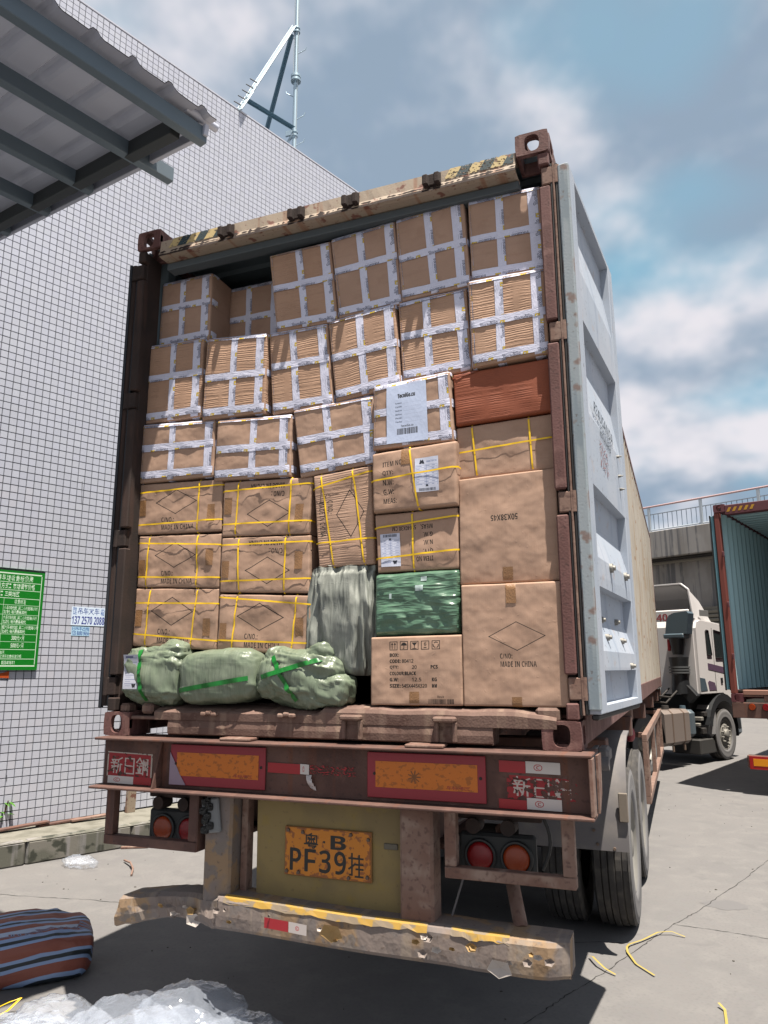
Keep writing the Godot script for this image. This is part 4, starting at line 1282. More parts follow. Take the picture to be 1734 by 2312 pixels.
func second_container() -> void:
	var az := deg_to_rad(17.0)
	var root := thing("shipping_container", "empty dark red shipping container with open doors and pale blue inside, at right edge", "container", Vector3(3.452, 1.25, -8.9), -az)
	var red := mat(Color(0.31, 0.14, 0.165), 0.65, {"bump": M.grain, "deep": 0.03, "tri": 1.0})
	var blue := mat(Color(0.62, 0.75, 0.78), 0.7)
	container_shell(root, 12.192, {"post": red, "rail": red, "side": red, "inside": blue, "floor": M.dark_rust})
	var g: SurfaceTool
	for x in [0.0, CW - 0.07]:
		g = geo()
		span(g, Vector3(x, 0.119, -0.14), Vector3(x + 0.07, CH - 0.119, -0.01), 0.006)
		put(g, "corner_post", mat(Color(0.38, 0.17, 0.14), 0.65), root)
	g = geo()
	span(g, Vector3(0.162, CH - 0.165, -0.15), Vector3(CW - 0.162, CH - 0.02, -0.008), 0.006)
	put(g, "door_header", red, root)
	g = geo()
	span(g, Vector3(0.162, 0.10, -0.17), Vector3(CW - 0.162, 0.168, -0.01), 0.006)
	put(g, "door_sill", mat(Color(0.52, 0.38, 0.33), 0.8), root)
	g = geo()
	span(g, Vector3(0.43, 0.012, -0.15), Vector3(CW - 0.43, 0.098, -0.012), 0.004)
	span(g, Vector3(0.163, 0.075, -0.15), Vector3(0.428, 0.098, -0.012), 0.004)
	put(g, "sill_apron", M.frame_rust, root)
	for k in 5:
		g = geo()
		var x := 0.185 + k * 0.08
		extrude(g, PackedVector2Array([Vector2(x, CH - 0.125), Vector2(x + 0.04, CH - 0.125), Vector2(x + 0.075, CH - 0.06), Vector2(x + 0.035, CH - 0.06)]), -0.008, -0.0055)
		put(g, "hazard_stripe", mat(Color(0.62, 0.46, 0.08), 0.6), root)
	for k in 3:
		g = geo()
		span(g, Vector3(0.07, 0.6 + k * 0.75, -0.012), Vector3(0.1, 0.68 + k * 0.75, 0.012), 0.006)
		put(g, "hinge_lug", red, root)
	for s in [[-0.035, 0], [CW + 0.035, 1]]:
		g = geo()
		span(g, Vector3(s[0] - 0.02, 0.17, -1.2), Vector3(s[0] + 0.02, CH - 0.16, -0.03), 0.005)
		var dd := put(g, "door", mat(Color(0.34, 0.5, 0.55), 0.6), root)
		g = geo()
		span(g, Vector3(s[0] - 0.04, 0.16, -0.06), Vector3(s[0] - 0.021, CH - 0.15, -0.02), 0.006)
		span(g, Vector3(s[0] + 0.021, 0.16, -0.06), Vector3(s[0] + 0.034, CH - 0.15, -0.03), 0.004)
		put(g, "edge_seal", mat(Color(0.05, 0.07, 0.09), 0.5), dd)
	# its trailer: rear beam with lamps, bumper, wheels
	var t := thing("semi_trailer", "rear of a brown trailer with round lamps and red and yellow bumper, right edge", "trailer", Vector3(3.452, 0, -8.9), -az)
	g = geo()
	span(g, Vector3(0.0, 1.03, -0.12), Vector3(2.44, 1.245, 0.0), 0.008)
	put(g, "rear_beam", M.frame_rust, t)
	for x in [0.27, 0.45, 1.99, 2.17]:
		g = geo()
		cyl(g, Vector3(x, 1.185, -0.005), Vector3(x, 1.185, 0.01), 0.055, 0.055, 20)
		var lamp := put(g, "tail_lamp", M.black_plastic, t)
		g = geo()
		cyl(g, Vector3(x, 1.185, 0.009), Vector3(x, 1.185, 0.02), 0.047, 0.043, 20)
		put(g, "lens", M.lamp_amber if absf(x - 1.22) > 0.85 else M.lamp_red, lamp)
	g = geo()
	for x in [0.75, 1.62]:
		span(g, Vector3(x, 0.85, -11.0), Vector3(x + 0.12, 1.24, -0.13), 0.006)
	put(g, "main_rail", M.frame_rust, t)
	g = geo()
	span(g, Vector3(0.14, 0.36, -0.1), Vector3(2.3, 0.53, 0.02), 0.01)
	for x in [0.75, 1.6]:
		span(g, Vector3(x, 0.5, -0.1), Vector3(x + 0.12, 1.03, -0.03), 0.006)
	put(g, "bumper", M.frame_rust, t)
	g = geo()
	span(g, Vector3(0.17, 0.345, 0.022), Vector3(0.85, 0.52, 0.027), 0.002)
	var pl := put(g, "reflector_panel", mat(Color(0.56, 0.06, 0.07), 0.4), t)
	g = geo()
	span(g, Vector3(0.22, 0.39, 0.0275), Vector3(0.80, 0.485, 0.030), 0.001)
	put(g, "yellow_field", mat(Color(0.78, 0.50, 0.03), 0.4), pl)
	for z in [-1.9, -3.2]:
		wheel(t, Vector3(0.36, 0.5, z), 0.5, 0.25, -1)
		wheel(t, Vector3(2.08, 0.5, z), 0.5, 0.25, 1)
	g = geo()
	span(g, Vector3(0.25, 0.95, -2.4), Vector3(0.6, 1.03, -0.9), 0.02)
	put(g, "mudguard", M.dark_steel, t)

func wheel(root: Node3D, c: Vector3, r: float, w: float, side: int, front := false) -> void:
	# side +1: the outside of the wheel looks to +x
	var xf := Transform3D(Basis(), c)
	if side < 0:
		xf.basis = Basis(Vector3.UP, PI)
	var g := geo()
	var prof := []
	var h := w / 2.0
	prof.append_array([Vector2(r * 0.60, -h * 0.85), Vector2(r * 0.78, -h), Vector2(r * 0.92, -h * 0.98), Vector2(r * 0.985, -h * 0.84)])
	for k in 5:       # ribs and grooves of the tread
		var x0 := -h * 0.82 + k * h * 0.345
		var rr := r * (1.0 - 0.012 * absf(k - 2))
		prof.append_array([Vector2(rr, x0), Vector2(rr, x0 + h * 0.27)])
		if k < 4:
			prof.append_array([Vector2(rr - 0.014, x0 + h * 0.28), Vector2(rr - 0.014, x0 + h * 0.335)])
	prof.append_array([Vector2(r * 0.985, h * 0.84), Vector2(r * 0.95, h * 0.95)])
	lathe(g, prof, 48, xf, -1 if r > 0.51 else 3)
	var tyre := put(g, "tyre", M.tyre, root)
	g = geo()
	lathe(g, [Vector2(r * 0.95, h * 0.95), Vector2(r * 0.90, h * 0.985), Vector2(r * 0.895, h * 1.0), Vector2(r * 0.86, h * 1.0), Vector2(r * 0.78, h * 1.02), Vector2(r * 0.70, h * 0.99), Vector2(r * 0.69, h * 1.0), Vector2(r * 0.62, h * 0.92), Vector2(r * 0.59, h * 0.8)], 48, xf)
	put(g, "sidewall", M.tyre_wall, tyre)
	g = geo()
	if front:
		lathe(g, [Vector2(r * 0.6, h * 0.86), Vector2(r * 0.57, h * 0.9), Vector2(r * 0.54, h * 0.6), Vector2(r * 0.45, h * 0.5), Vector2(r * 0.40, h * 0.75), Vector2(r * 0.28, h * 0.8), Vector2(r * 0.2, h * 0.8), Vector2(r * 0.19, h * 1.15), Vector2(r * 0.12, h * 1.25), Vector2(0.0, h * 1.25)], 32, xf)
	else:
		lathe(g, [Vector2(r * 0.6, h * 0.86), Vector2(r * 0.57, h * 0.9), Vector2(r * 0.54, h * 0.3), Vector2(r * 0.5, -h * 0.3), Vector2(r * 0.3, -h * 0.5), Vector2(r * 0.24, -h * 0.4), Vector2(r * 0.22, h * 0.7), Vector2(r * 0.15, h * 0.85), Vector2(0.0, h * 0.85)], 32, xf)
	var rim := put(g, "rim", M.rim, root)
	for k in 10:
		g = geo()
		var a := TAU * k / 10.0
		var p := Vector3(h * (0.74 if front else -0.45), cos(a) * r * 0.33, sin(a) * r * 0.33)
		cyl(g, xf * p, xf * (p + Vector3(0.05, 0, 0)), 0.017, 0.014, 6)
		put(g, "wheel_nut", M.rim, rim)

# ---------------------------------------------------------------- trailer and tractor
func trailer() -> void:
	var t := thing("semi_trailer", "rusty skeletal trailer with reflector boards, number plate 粤·B PF39挂 and dented yellow bumper", "trailer", Vector3(1.263, 0, 0))
	var X := 1.263
	var g := geo()
	# rear cross beam: a channel lying open to the rear
	span(g, Vector3(-1.225, 1.165, 0.0), Vector3(1.215, 1.388, 0.022), 0.003)
	span(g, Vector3(-1.23, 1.386, -0.16), Vector3(1.22, 1.399, 0.10), 0.004)
	span(g, Vector3(-1.235, 1.153, -0.12), Vector3(1.22, 1.166, 0.112), 0.004)
	put(g, "rear_beam", M.frame_rust, t)
	g = geo()
	span(g, Vector3(1.205, 1.167, 0.023), Vector3(1.222, 1.385, 0.099), 0.003)
	extrude(g, PackedVector2Array([Vector2(-0.01, 1.166), Vector2(-0.11, 1.23), Vector2(-0.15, 1.386), Vector2(-0.01, 1.386)]), 1.2225, 1.231, Transform3D(Basis(Vector3(0, 0, 1), Vector3.UP, Vector3(1, 0, 0)), Vector3.ZERO))
	put(g, "end_plate", M.frame_dusty, t)
	g = geo()
	extrude(g, PackedVector2Array([Vector2(0.024, 1.167), Vector2(0.095, 1.167), Vector2(0.03, 1.385), Vector2(0.024, 1.385)]), -0.86, -0.852, Transform3D(Basis(Vector3(0, 0, 1), Vector3.UP, Vector3(-1, 0, 0)), Vector3(-1.72, 0, 0)))
	put(g, "gusset", M.frame_rust, t)
	for s in [[-0.42, 0.16], [0.52, 0.17]]:
		g = geo()
		cbox(g, Vector3(s[0], 1.4075, 0.03), Vector3(s[1], 0.014, 0.1), 0.004, Basis(Vector3.UP, 0.05))
		put(g, "shim_plate", M.frame_dusty, t)
	# name stickers
	for k in 2:
		var im := paper(288, 160, Color(0.52, 0.07, 0.10))
		if k == 0:
			for r in [Rect2i(0, 0, 288, 8), Rect2i(0, 0, 8, 160), Rect2i(278, 0, 10, 160)]:
				im.fill_rect(r, Color(0.62, 0.58, 0.54))
		else:
			im.fill_rect(Rect2i(0, 0, 288, 24), Color(0.33, 0.22, 0.19))
		han(im, "新日鋼", Vector2(26, 32), Vector2(76, 104), 8, Color(0.66, 0.63, 0.60), 1.08)
		var wear := nz(288, 160, 70 + k, 0.02, 4)
		var fine := nz(288, 160, 72 + k, 0.12, 2)
		for y in 160:
			for x in 288:
				var v: float = wear[y * 288 + x] / 255.0 + fine[y * 288 + x] / 255.0 * 0.25 + (clampf((x - 150) / 100.0, 0, 1) * 0.35 if k == 1 else 0.0)
				if v > (0.80 if k == 0 else 0.76):
					im.set_pixel(x, y, Color(0, 0, 0, 0))
		g = geo()
		if k == 0:
			flat(g, Vector3(-1.20, 1.325, 0.0245), Vector3(-0.92, 1.318, 0.0245), Vector3(-0.92, 1.20, 0.0245), Vector3(-1.20, 1.206, 0.0245))
		else:
			flat(g, Vector3(0.865, 1.318, 0.0245), Vector3(1.15, 1.310, 0.0245), Vector3(1.15, 1.202, 0.0245), Vector3(0.865, 1.208, 0.0245))
		put(g, "name_sticker", mat(Color.WHITE, 0.55, {"tex": tex(im), "cut": true}), t)
	# red and white reflective tape, with its small approval mark
	var marks := [[-1.19, 1.172, 0.16, 0.036, 0.0, true], [-1.03, 1.172, 0.11, 0.036, 1.0, false], [-0.262, 1.262, 0.17, 0.044, 1.0, false], [-0.092, 1.262, 0.045, 0.044, 0.0, true], [-0.045, 1.262, 0.23, 0.042, 2.0, false],
		[0.835, 1.312, 0.11, 0.046, 1.0, false], [0.946, 1.312, 0.14, 0.046, 0.0, true], [0.83, 1.170, 0.115, 0.037, 1.0, false], [0.946, 1.172, 0.14, 0.044, 0.0, true]]
	for m in marks:
		var im := paper(128, 48, Color(0.72, 0.70, 0.69) if m[4] == 0.0 else Color(0.56, 0.07, 0.11))
		if m[5]:
			for k in 20:
				var a := TAU * k / 20
				stroke(im, [Vector2(46 + cos(a) * 15, 24 + sin(a) * 12), Vector2(46 + cos(a + 0.33) * 15, 24 + sin(a + 0.33) * 12)], 2.5, Color(0.6, 0.1, 0.12))
			ink(im, "C", Vector2(46, 24), Vector2(12, 14), Color(0.6, 0.1, 0.12))
		if m[4] == 2.0:
			var wn := nz(128, 48, 75, 0.09, 3)
			for y in 48:
				for x in 128:
					if wn[y * 128 + x] > 108:
						im.set_pixel(x, y, Color(0, 0, 0, 0))
		g = geo()
		flat(g, Vector3(m[0], m[1] + m[3], 0.0262), Vector3(m[0] + m[2], m[1] + m[3] - 0.002, 0.0262), Vector3(m[0] + m[2], m[1] - 0.002, 0.0262), Vector3(m[0], m[1], 0.0262))
		put(g, "reflective_strip", mat(Color.WHITE, 0.4, {"tex": tex(im), "cut": true}), t)
	# torn tongue of tape
	g = geo()
	for k in 4:
		var a := Vector3(-0.06 + k * 0.006, 1.258 - k * 0.016, 0.028 + sin(k * 1.1) * 0.012)
		var b := Vector3(-0.06 + (k + 1) * 0.006, 1.258 - (k + 1) * 0.016, 0.028 + sin((k + 1) * 1.1) * 0.012)
		quad(g, a, a + Vector3(0.03, 0.003, 0.004), b + Vector3(0.028, 0, 0.01), b, Vector3(0, 1.2, -1))
	put(g, "torn_tape", mat(Color(0.7, 0.68, 0.68), 0.4), t)
	# two long reflector boards
	for k in 2:
		var x0: float = [-0.807, 0.244][k]
		var pl := geo()
		span(pl, Vector3(x0, 1.182, 0.0255), Vector3(x0 + 0.535, 1.372, 0.033), 0.003)
		var board := put(pl, "reflector_panel", mat(Color(0.50, 0.10, 0.155), 0.45, {"bump": M.grain, "deep": 0.03, "tri": 3.0}), t)
		var im := paper(384, 112, Color(0.70, 0.38, 0.03))
		han(im, "车标牌区", Vector2(270, 92), Vector2(22, 15), 2.0, Color(0.5, 0.16, 0.08))
		var blot := nz(384, 112, 80 + k, 0.03)
		for y in 112:
			for x in 384:
				if blot[y * 384 + x] > 165:
					im.set_pixel(x, y, im.get_pixel(x, y).darkened(0.18))
		if k == 1:
			for s in 9:
				stroke(im, [Vector2(150, 62), Vector2(150 + cos(s * 0.7) * 22, 62 + sin(s * 0.7) * 26)], 5, Color(0.42, 0.24, 0.06))
		g = geo()
		flat(g, Vector3(x0 + 0.04, 1.335, 0.0345), Vector3(x0 + 0.50, 1.335, 0.0345), Vector3(x0 + 0.50, 1.226, 0.0345), Vector3(x0 + 0.04, 1.226, 0.0345))
		put(g, "yellow_field", mat(Color.WHITE, 0.4, {"tex": tex(im)}), board)
		for x in [x0 + 0.035, x0 + 0.513]:
			g = geo()
			cyl(g, Vector3(x, 1.282, 0.033), Vector3(x, 1.282, 0.037), 0.007, 0.006, 8)
			put(g, "rivet", M.dark_steel, board)
		if k == 0:
			g = geo()
			extrude(g, PackedVector2Array([Vector2(x0 + 0.001, 1.335), Vector2(x0 + 0.032, 1.285), Vector2(x0 + 0.06, 1.235), Vector2(x0 + 0.098, 1.184), Vector2(x0 + 0.001, 1.184)]), 0.0355, 0.037)
			put(g, "peeled_patch", mat(Color(0.52, 0.46, 0.52), 0.6, {"bump": M.wrinkle, "deep": 0.2, "tri": 3.0}), board)
	# chassis
	for x in [0.70, 1.68]:
		g = geo()
		span(g, Vector3(x - X, 1.36, -11.6), Vector3(x + 0.14 - X, 1.384, -0.13), 0.004)
		span(g, Vector3(x + 0.06 - X, 0.98, -8.6), Vector3(x + 0.08 - X, 1.36, -0.13), 0.003)
		span(g, Vector3(x + 0.06 - X, 1.15, -11.6), Vector3(x + 0.08 - X, 1.36, -8.61), 0.003)
		span(g, Vector3(x - X, 0.956, -8.6), Vector3(x + 0.14 - X, 0.98, -0.13), 0.004)
		put(g, "main_rail", M.frame_rust, t)
	for z in [-1.2, -3.3, -5.6, -8.0, -10.2, -11.7]:
		g = geo()
		span(g, Vector3(-1.16, 1.2, z - 0.07), Vector3(1.16, 1.352, z + 0.07), 0.006)
		put(g, "cross_member", M.frame_rust, t)
	for p in [[2.32, -4.6], [2.30, -8.4], [2.34, -11.8]]:
		g = geo()
		span(g, Vector3(p[0] - 0.1 - X, 1.385, p[1] - 0.13), Vector3(p[0] + 0.1 - X, 1.398, p[1] + 0.13), 0.004)
		span(g, Vector3(p[0] - 0.06 - X, 1.24, p[1] - 0.1), Vector3(p[0] + 0.03 - X, 1.384, p[1] + 0.1), 0.006)
		put(g, "twistlock_bracket", M.frame_dusty, t)
	g = geo()
	extrude(g, PackedVector2Array([Vector2(0, 1.37), Vector2(-0.5, 1.37), Vector2(-0.46, 1.30), Vector2(-0.3, 1.27), Vector2(-0.05, 1.20), Vector2(0, 1.22)]), 0.0, 0.02, Transform3D(Basis(Vector3(0, 0, 1), Vector3.UP, Vector3(-1, 0, 0)), Vector3(2.44 - X, 0.0, -0.12)))
	cyl(g, Vector3(2.42 - X, 1.31, -0.42), Vector3(2.50 - X, 1.31, -0.42), 0.035, 0.03, 10)
	cbox(g, Vector3(2.46 - X, 1.33, -0.62), Vector3(0.06, 0.07, 0.16), 0.015)
	put(g, "twistlock_handle", M.mudguard, t)
	# posts of the underrun bumper
	for k in 2:
		var x0: float = [0.66, 1.65][k] - X
		g = geo()
		span(g, Vector3(x0, 0.66, -0.10), Vector3(x0 + 0.15, 1.152, 0.018), 0.012)
		put(g, "bumper_post", M.frame_dusty if k else M.bumper, t)
	g = geo()
	span(g, Vector3(0.815 - X, 0.70, -0.12), Vector3(0.85 - X, 1.152, -0.06), 0.004)
	put(g, "stiffener", M.frame_dusty, t)
	var lamp_black := mat(Color(0.05, 0.055, 0.06), 0.25, {"bump": M.wrinkle, "deep": 1.5, "tri": 9.0})
	g = geo()
	cbox(g, Vector3(0.705 - X, 1.055, 0.028), Vector3(0.095, 0.155, 0.022), 0.012, Basis(Vector3.BACK, 0.14))
	var stub := put(g, "broken_lamp", mat(Color(0.40, 0.41, 0.42), 0.5), t)
	rng.seed = 44
	for k in 7:
		g = geo()
		blob(g, Vector3(0.685 + rng.randf_range(-0.018, 0.022) - X, 0.99 + k * 0.021, 0.04), Vector3(0.022, 0.018, 0.012), 0.5, 10, 6, 40 + k)
		put(g, "molten_lump", lamp_black, stub)
	# number board with the plate
	g = geo()
	cbox(g, Vector3(1.275 - X, 0.925, -0.055), Vector3(0.73, 0.46, 0.012), 0.003, Basis(Vector3.RIGHT, 0.02))
	var board := put(g, "number_board", M.panel_olive, t)
	g = geo()
	span(g, Vector3(1.065 - X, 0.812, -0.046), Vector3(1.50 - X, 1.022, -0.037), 0.004)
	var plate := put(g, "number_plate", mat(Color(0.50, 0.34, 0.16), 0.6, {"bump": M.grain, "deep": 0.05, "tri": 2.0}), board)
	var im := paper(512, 256, Color(0.69, 0.42, 0.06))
	var pk := nz(512, 256, 90, 0.02, 4)
	for y in 256:
		for x in 512:
			var v: float = pk[y * 512 + x] / 255.0 + (0.25 if mini(mini(x, 511 - x), mini(y, 255 - y)) < 8 else 0.0)
			if v > 0.7:
				im.set_pixel(x, y, Color(0.44, 0.25, 0.11).lerp(Color(0.62, 0.36, 0.1), clampf(1.2 - v, 0, 1)))
	var bk := Color(0.06, 0.055, 0.05)
	han(im, "粤", Vector2(118, 28), Vector2(88, 76), 8, bk)
	im.fill_rect(Rect2i(232, 62, 12, 12), bk)
	ink(im, "B", Vector2(322, 66), Vector2(92, 74), bk, true)
	for k in 4:
		ink(im, "PF39"[k], Vector2(64 + k * 90, 172), Vector2(64, 116), bk, false, 0.0, 3.0)
	han(im, "挂", Vector2(388, 116), Vector2(88, 118), 10, bk)
	g = geo()
	flat(g, Vector3(1.07 - X, 1.018, -0.0352), Vector3(1.495 - X, 1.018, -0.0352), Vector3(1.495 - X, 0.816, -0.0352), Vector3(1.07 - X, 0.816, -0.0352))
	put(g, "plate_face", mat(Color.WHITE, 0.5, {"tex": tex(im)}), plate)
	for p in [[1.085, 1.005], [1.16, 1.0], [1.40, 1.005], [1.485, 0.99], [1.14, 0.828], [1.39, 0.825], [1.48, 0.835], [1.08, 0.83]]:
		g = geo()
		cyl(g, Vector3(p[0] - X, p[1], -0.035), Vector3(p[0] - X, p[1], -0.026), 0.009, 0.007, 8)
		put(g, "bolt", M.rim_rust, plate)
	g = geo()
	span(g, Vector3(1.555 - X, 0.955, -0.05), Vector3(1.62 - X, 0.98, -0.042), 0.003)
	put(g, "slot_plate", mat(Color(0.33, 0.31, 0.27), 0.6), board)
	# lamp guards and tail lamps
	for k in 2:
		var x0: float = [0.075, 1.855][k] - X
		var x1: float = [0.625, 2.39][k] - X
		g = geo()
		var by := 0.905
		span(g, Vector3(x0, by - 0.022, -0.02), Vector3(x1, by + 0.022, 0.03), 0.003)
		span(g, Vector3(x0, by + 0.023, -0.02), Vector3(x0 + 0.05, 1.152, 0.028), 0.003)
		span(g, Vector3(x1 - 0.05, by + 0.023, -0.02), Vector3(x1, 1.152, 0.028), 0.003)
		if k == 0:
			span(g, Vector3(x1 + 0.001, by - 0.02, -0.06), Vector3(x1 + 0.006, 1.152, 0.03), 0.002)
		put(g, "lamp_guard", M.frame_rust if k == 0 else M.frame_dusty, t)
		g = geo()
		var lx: float = [0.255, 1.885][k] - X
		span(g, Vector3(lx, 1.10, -0.10), Vector3(lx + 0.36, 1.152, -0.08), 0.004)
		for j in 2:
			cyl(g, Vector3(lx + 0.07 + j * 0.15, 1.075, -0.14), Vector3(lx + 0.07 + j * 0.15, 1.075, -0.06), 0.032, 0.032, 14)
		put(g, "lamp_bracket", M.dark_rust, t)
		g = geo()
		span(g, Vector3(lx, 0.885, -0.13), Vector3(lx + 0.33, 1.045, -0.085), 0.012)
		var box := put(g, "tail_lamp", mat(Color(0.12, 0.13, 0.135), 0.7), t)
		for j in 2:
			var c := Vector3(lx + 0.095 + j * 0.155, 0.955, -0.085)
			g = geo()
			lathe(g, [Vector2(0.07, 0.0), Vector2(0.07, 0.012), Vector2(0.06, 0.016), Vector2(0.056, 0.006)], 28, Transform3D(Basis(Vector3(0, 0, 1), Vector3.UP, Vector3(-1, 0, 0)), c))
			put(g, "bezel", M.black_plastic, box)
			g = geo()
			lathe(g, [Vector2(0.056, 0.004), Vector2(0.054, 0.014), Vector2(0.04, 0.021), Vector2(0.0, 0.024)], 28, Transform3D(Basis(Vector3(0, 0, 1), Vector3.UP, Vector3(-1, 0, 0)), c))
			put(g, "lens", M.lamp_red if (j == 0) == (k == 1) else M.lamp_amber, box)
	# cable by the right lamp
	g = geo()
	var pts := []
	for k in 9:
		pts.append(Vector3(2.24 - X + sin(k * 0.4) * 0.035, 1.14 - k * 0.028, -0.1))
	tube(g, pts, 0.008, 6)
	put(g, "cable", M.black_plastic, t)
	# bumper: long straight part and the bent left end
	g = geo()
	var fb := func(i: int, j: int):
		var x := 0.765 + (2.35 - 0.765) * i / 60.0
		var y := 0.712 - 0.015 * smoothstep(0.8, 1.6, x) - 0.005 * smoothstep(1.85, 2.0, x)
		var d := soft.get_noise_2d(x * 1.3, 5.0) * 0.006
		var e: float = 0.03 * smoothstep(2.27, 2.35, x)
		var prof := [Vector2(0.004, -0.12), Vector2(0.005, 0.015), Vector2(-0.004, 0.04), Vector2(-0.02, 0.05 + d), Vector2(-0.08, 0.052 + d), Vector2(-0.125, 0.05), Vector2(-0.14, 0.04), Vector2(-0.147, 0.02), Vector2(-0.147, -0.12)]
		var p: Vector2 = prof[j]
		return [Vector3(x - X, y + p.x * (1.0 - 0.06 * smoothstep(2.2, 2.35, x)), p.y - (e if p.y > 0.0 else 0.0)), Vector2.ZERO]
	grid(g, 60, 8, fb, -1)
	extrude(g, PackedVector2Array([Vector2(-0.12, 0.565), Vector2(0.02, 0.565), Vector2(0.02, 0.69), Vector2(-0.12, 0.69)]), 0.0, 0.004, Transform3D(Basis(Vector3(0, 0, 1), Vector3.UP, Vector3(-1, 0, 0)), Vector3(2.348 - X, 0, 0)))
	put(g, "bumper", M.bumper, t)
	g = geo()
	var fl := func(i: int, j: int):
		var s := i / 40.0
		var x := 0.215 + (0.775 - 0.215) * s
		var y := 0.655 + 0.035 * sin(s * PI * 0.55) + (0.02 if s > 0.9 else 0.0) * (s - 0.9) * 10.0
		var bend := -0.06 * sin(s * PI) + crease.get_noise_2d(x * 1.3, 7.0 + j * 0.15) * 0.014
		var bot := 0.03 * sin(s * PI)
		var prof := [Vector2(0.0, -0.12), Vector2(0.004, 0.02), Vector2(-0.012, 0.045), Vector2(-0.05, 0.045), Vector2(-0.09, 0.048), Vector2(-0.13, 0.04), Vector2(-0.14, 0.02), Vector2(-0.14, -0.1)]
		var p: Vector2 = prof[j]
		return [Vector3(x - X - (0.03 * -p.x / 0.14 if s < 0.1 else 0.0), y + p.x + (bot if j > 3 else 0.0), p.y + bend), Vector2.ZERO]
	grid(g, 40, 7, fl, -1)
	put(g, "bent_bumper_end", M.bumper, t)
	# fresher yellow along the upper edge, peeling flakes, a strip of reflective tape
	for r in [[0.80, 1.78], [1.88, 2.12]]:
		g = geo()
		for k in 24:
			var xa: float = lerpf(r[0], r[1], k / 24.0)
			var xb: float = lerpf(r[0], r[1], (k + 1) / 24.0)
			var ya := 0.712 - 0.015 * smoothstep(0.8, 1.6, xa) - 0.005 * smoothstep(1.85, 2.0, xa)
			var yb := 0.712 - 0.015 * smoothstep(0.8, 1.6, xb) - 0.005 * smoothstep(1.85, 2.0, xb)
			var wa := 0.014 + 0.012 * soft.get_noise_2d(xa * 6.0, 1.0)
			var wb := 0.014 + 0.012 * soft.get_noise_2d(xb * 6.0, 1.0)
			quad(g, Vector3(xa - X, ya + 0.006, 0.022), Vector3(xb - X, yb + 0.006, 0.022), Vector3(xb - X, yb - 0.003, 0.043), Vector3(xa - X, ya - 0.003, 0.043), Vector3(xa - X, ya - 0.1, 0))
			quad(g, Vector3(xa - X, ya - 0.003, 0.043), Vector3(xb - X, yb - 0.003, 0.043), Vector3(xb - X, yb - 0.01 - wb, 0.0535), Vector3(xa - X, ya - 0.01 - wa, 0.0535), Vector3(xa - X, ya - 0.1, 0))
		put(g, "yellow_paint", M.fresh_yellow, t)
	for s in [[1.025, 1.145, Color(0.55, 0.10, 0.14), false], [1.147, 1.235, Color(0.66, 0.63, 0.62), true]]:
		var ti := paper(96, 48, s[2])
		if s[3]:
			for k in 16:
				var a := TAU * k / 16
				stroke(ti, [Vector2(46 + cos(a) * 9, 24 + sin(a) * 9), Vector2(46 + cos(a + 0.4) * 9, 24 + sin(a + 0.4) * 9)], 2, Color(0.6, 0.12, 0.14))
			ink(ti, "C", Vector2(46, 24), Vector2(8, 10), Color(0.6, 0.12, 0.14))
		g = geo()
		flat(g, Vector3(s[0] - X, 0.655 - (s[0] - 1.02) * 0.04, 0.0625), Vector3(s[1] - X, 0.650 - (s[0] - 1.02) * 0.04, 0.0625), Vector3(s[1] - X, 0.607 - (s[0] - 1.02) * 0.04, 0.0625), Vector3(s[0] - X, 0.612 - (s[0] - 1.02) * 0.04, 0.0625))
		put(g, "reflective_strip", mat(Color.WHITE, 0.45, {"tex": tex(ti)}), t)
	rng.seed = 15
	for k in 34:
		var x := rng.randf_range(0.26, 2.3)
		if k < 5:
			x = [0.62, 0.60, 0.72, 2.085, 1.36][k]
		var y := rng.randf_range(0.60, 0.67) - (0.02 if x < 0.7 else 0.0)
		var w := rng.randf_range(0.008, 0.026) * (2.2 if k < 5 else 1.0)
		var zz := 0.063 if x > 0.77 else 0.0
		var c := Vector3(x - X, y, zz)
		if k == 3:
			c.y = 0.585
		g = geo()
		var r0 := rng.randf() * TAU
		for j in 5:
			var a0 := r0 + TAU * j / 5
			var a1 := r0 + TAU * (j + 1) / 5
			tri(g, c, c + Vector3(cos(a0) * w, sin(a0) * w * 0.7, 0.006 + 0.014 * absf(sin(a0 * 2.0))), c + Vector3(cos(a1) * w, sin(a1) * w * 0.7, 0.006 + 0.014 * absf(sin(a1 * 2.0))), c - Vector3(0, 0, 1))
		put(g, "paint_flake", [mat(Color(0.62, 0.59, 0.57), 0.7), mat(Color(0.55, 0.44, 0.27), 0.7), mat(Color(0.45, 0.41, 0.39), 0.8)][k % 3], t)
	# stays behind
	for s in [[Vector3(1.99, 1.0, -0.45), Vector3(2.14, 0.68, -0.10), 0.03], [Vector3(1.90, 0.92, -0.2), Vector3(1.84, 0.69, -0.1), 0.008], [Vector3(0.68, 0.98, -0.12), Vector3(0.50, 0.70, -0.28), 0.028], [Vector3(1.80, 1.04, -0.2), Vector3(1.95, 1.10, -0.4), 0.008], [Vector3(0.86, 0.98, -0.2), Vector3(0.96, 1.02, -0.5), 0.012]]:
		g = geo()
		if s[2] > 0.029:
			cyl(g, s[0] - Vector3(X, 0, 0), s[1] - Vector3(X, 0, 0), s[2], s[2], 14)
		else:
			beam(g, s[0] - Vector3(X, 0, 0), s[1] - Vector3(X, 0, 0), s[2] * 0.5, s[2] * 1.4)
		put(g, "stay", M.frame_dusty if s[2] > 0.02 else M.mudguard, t)
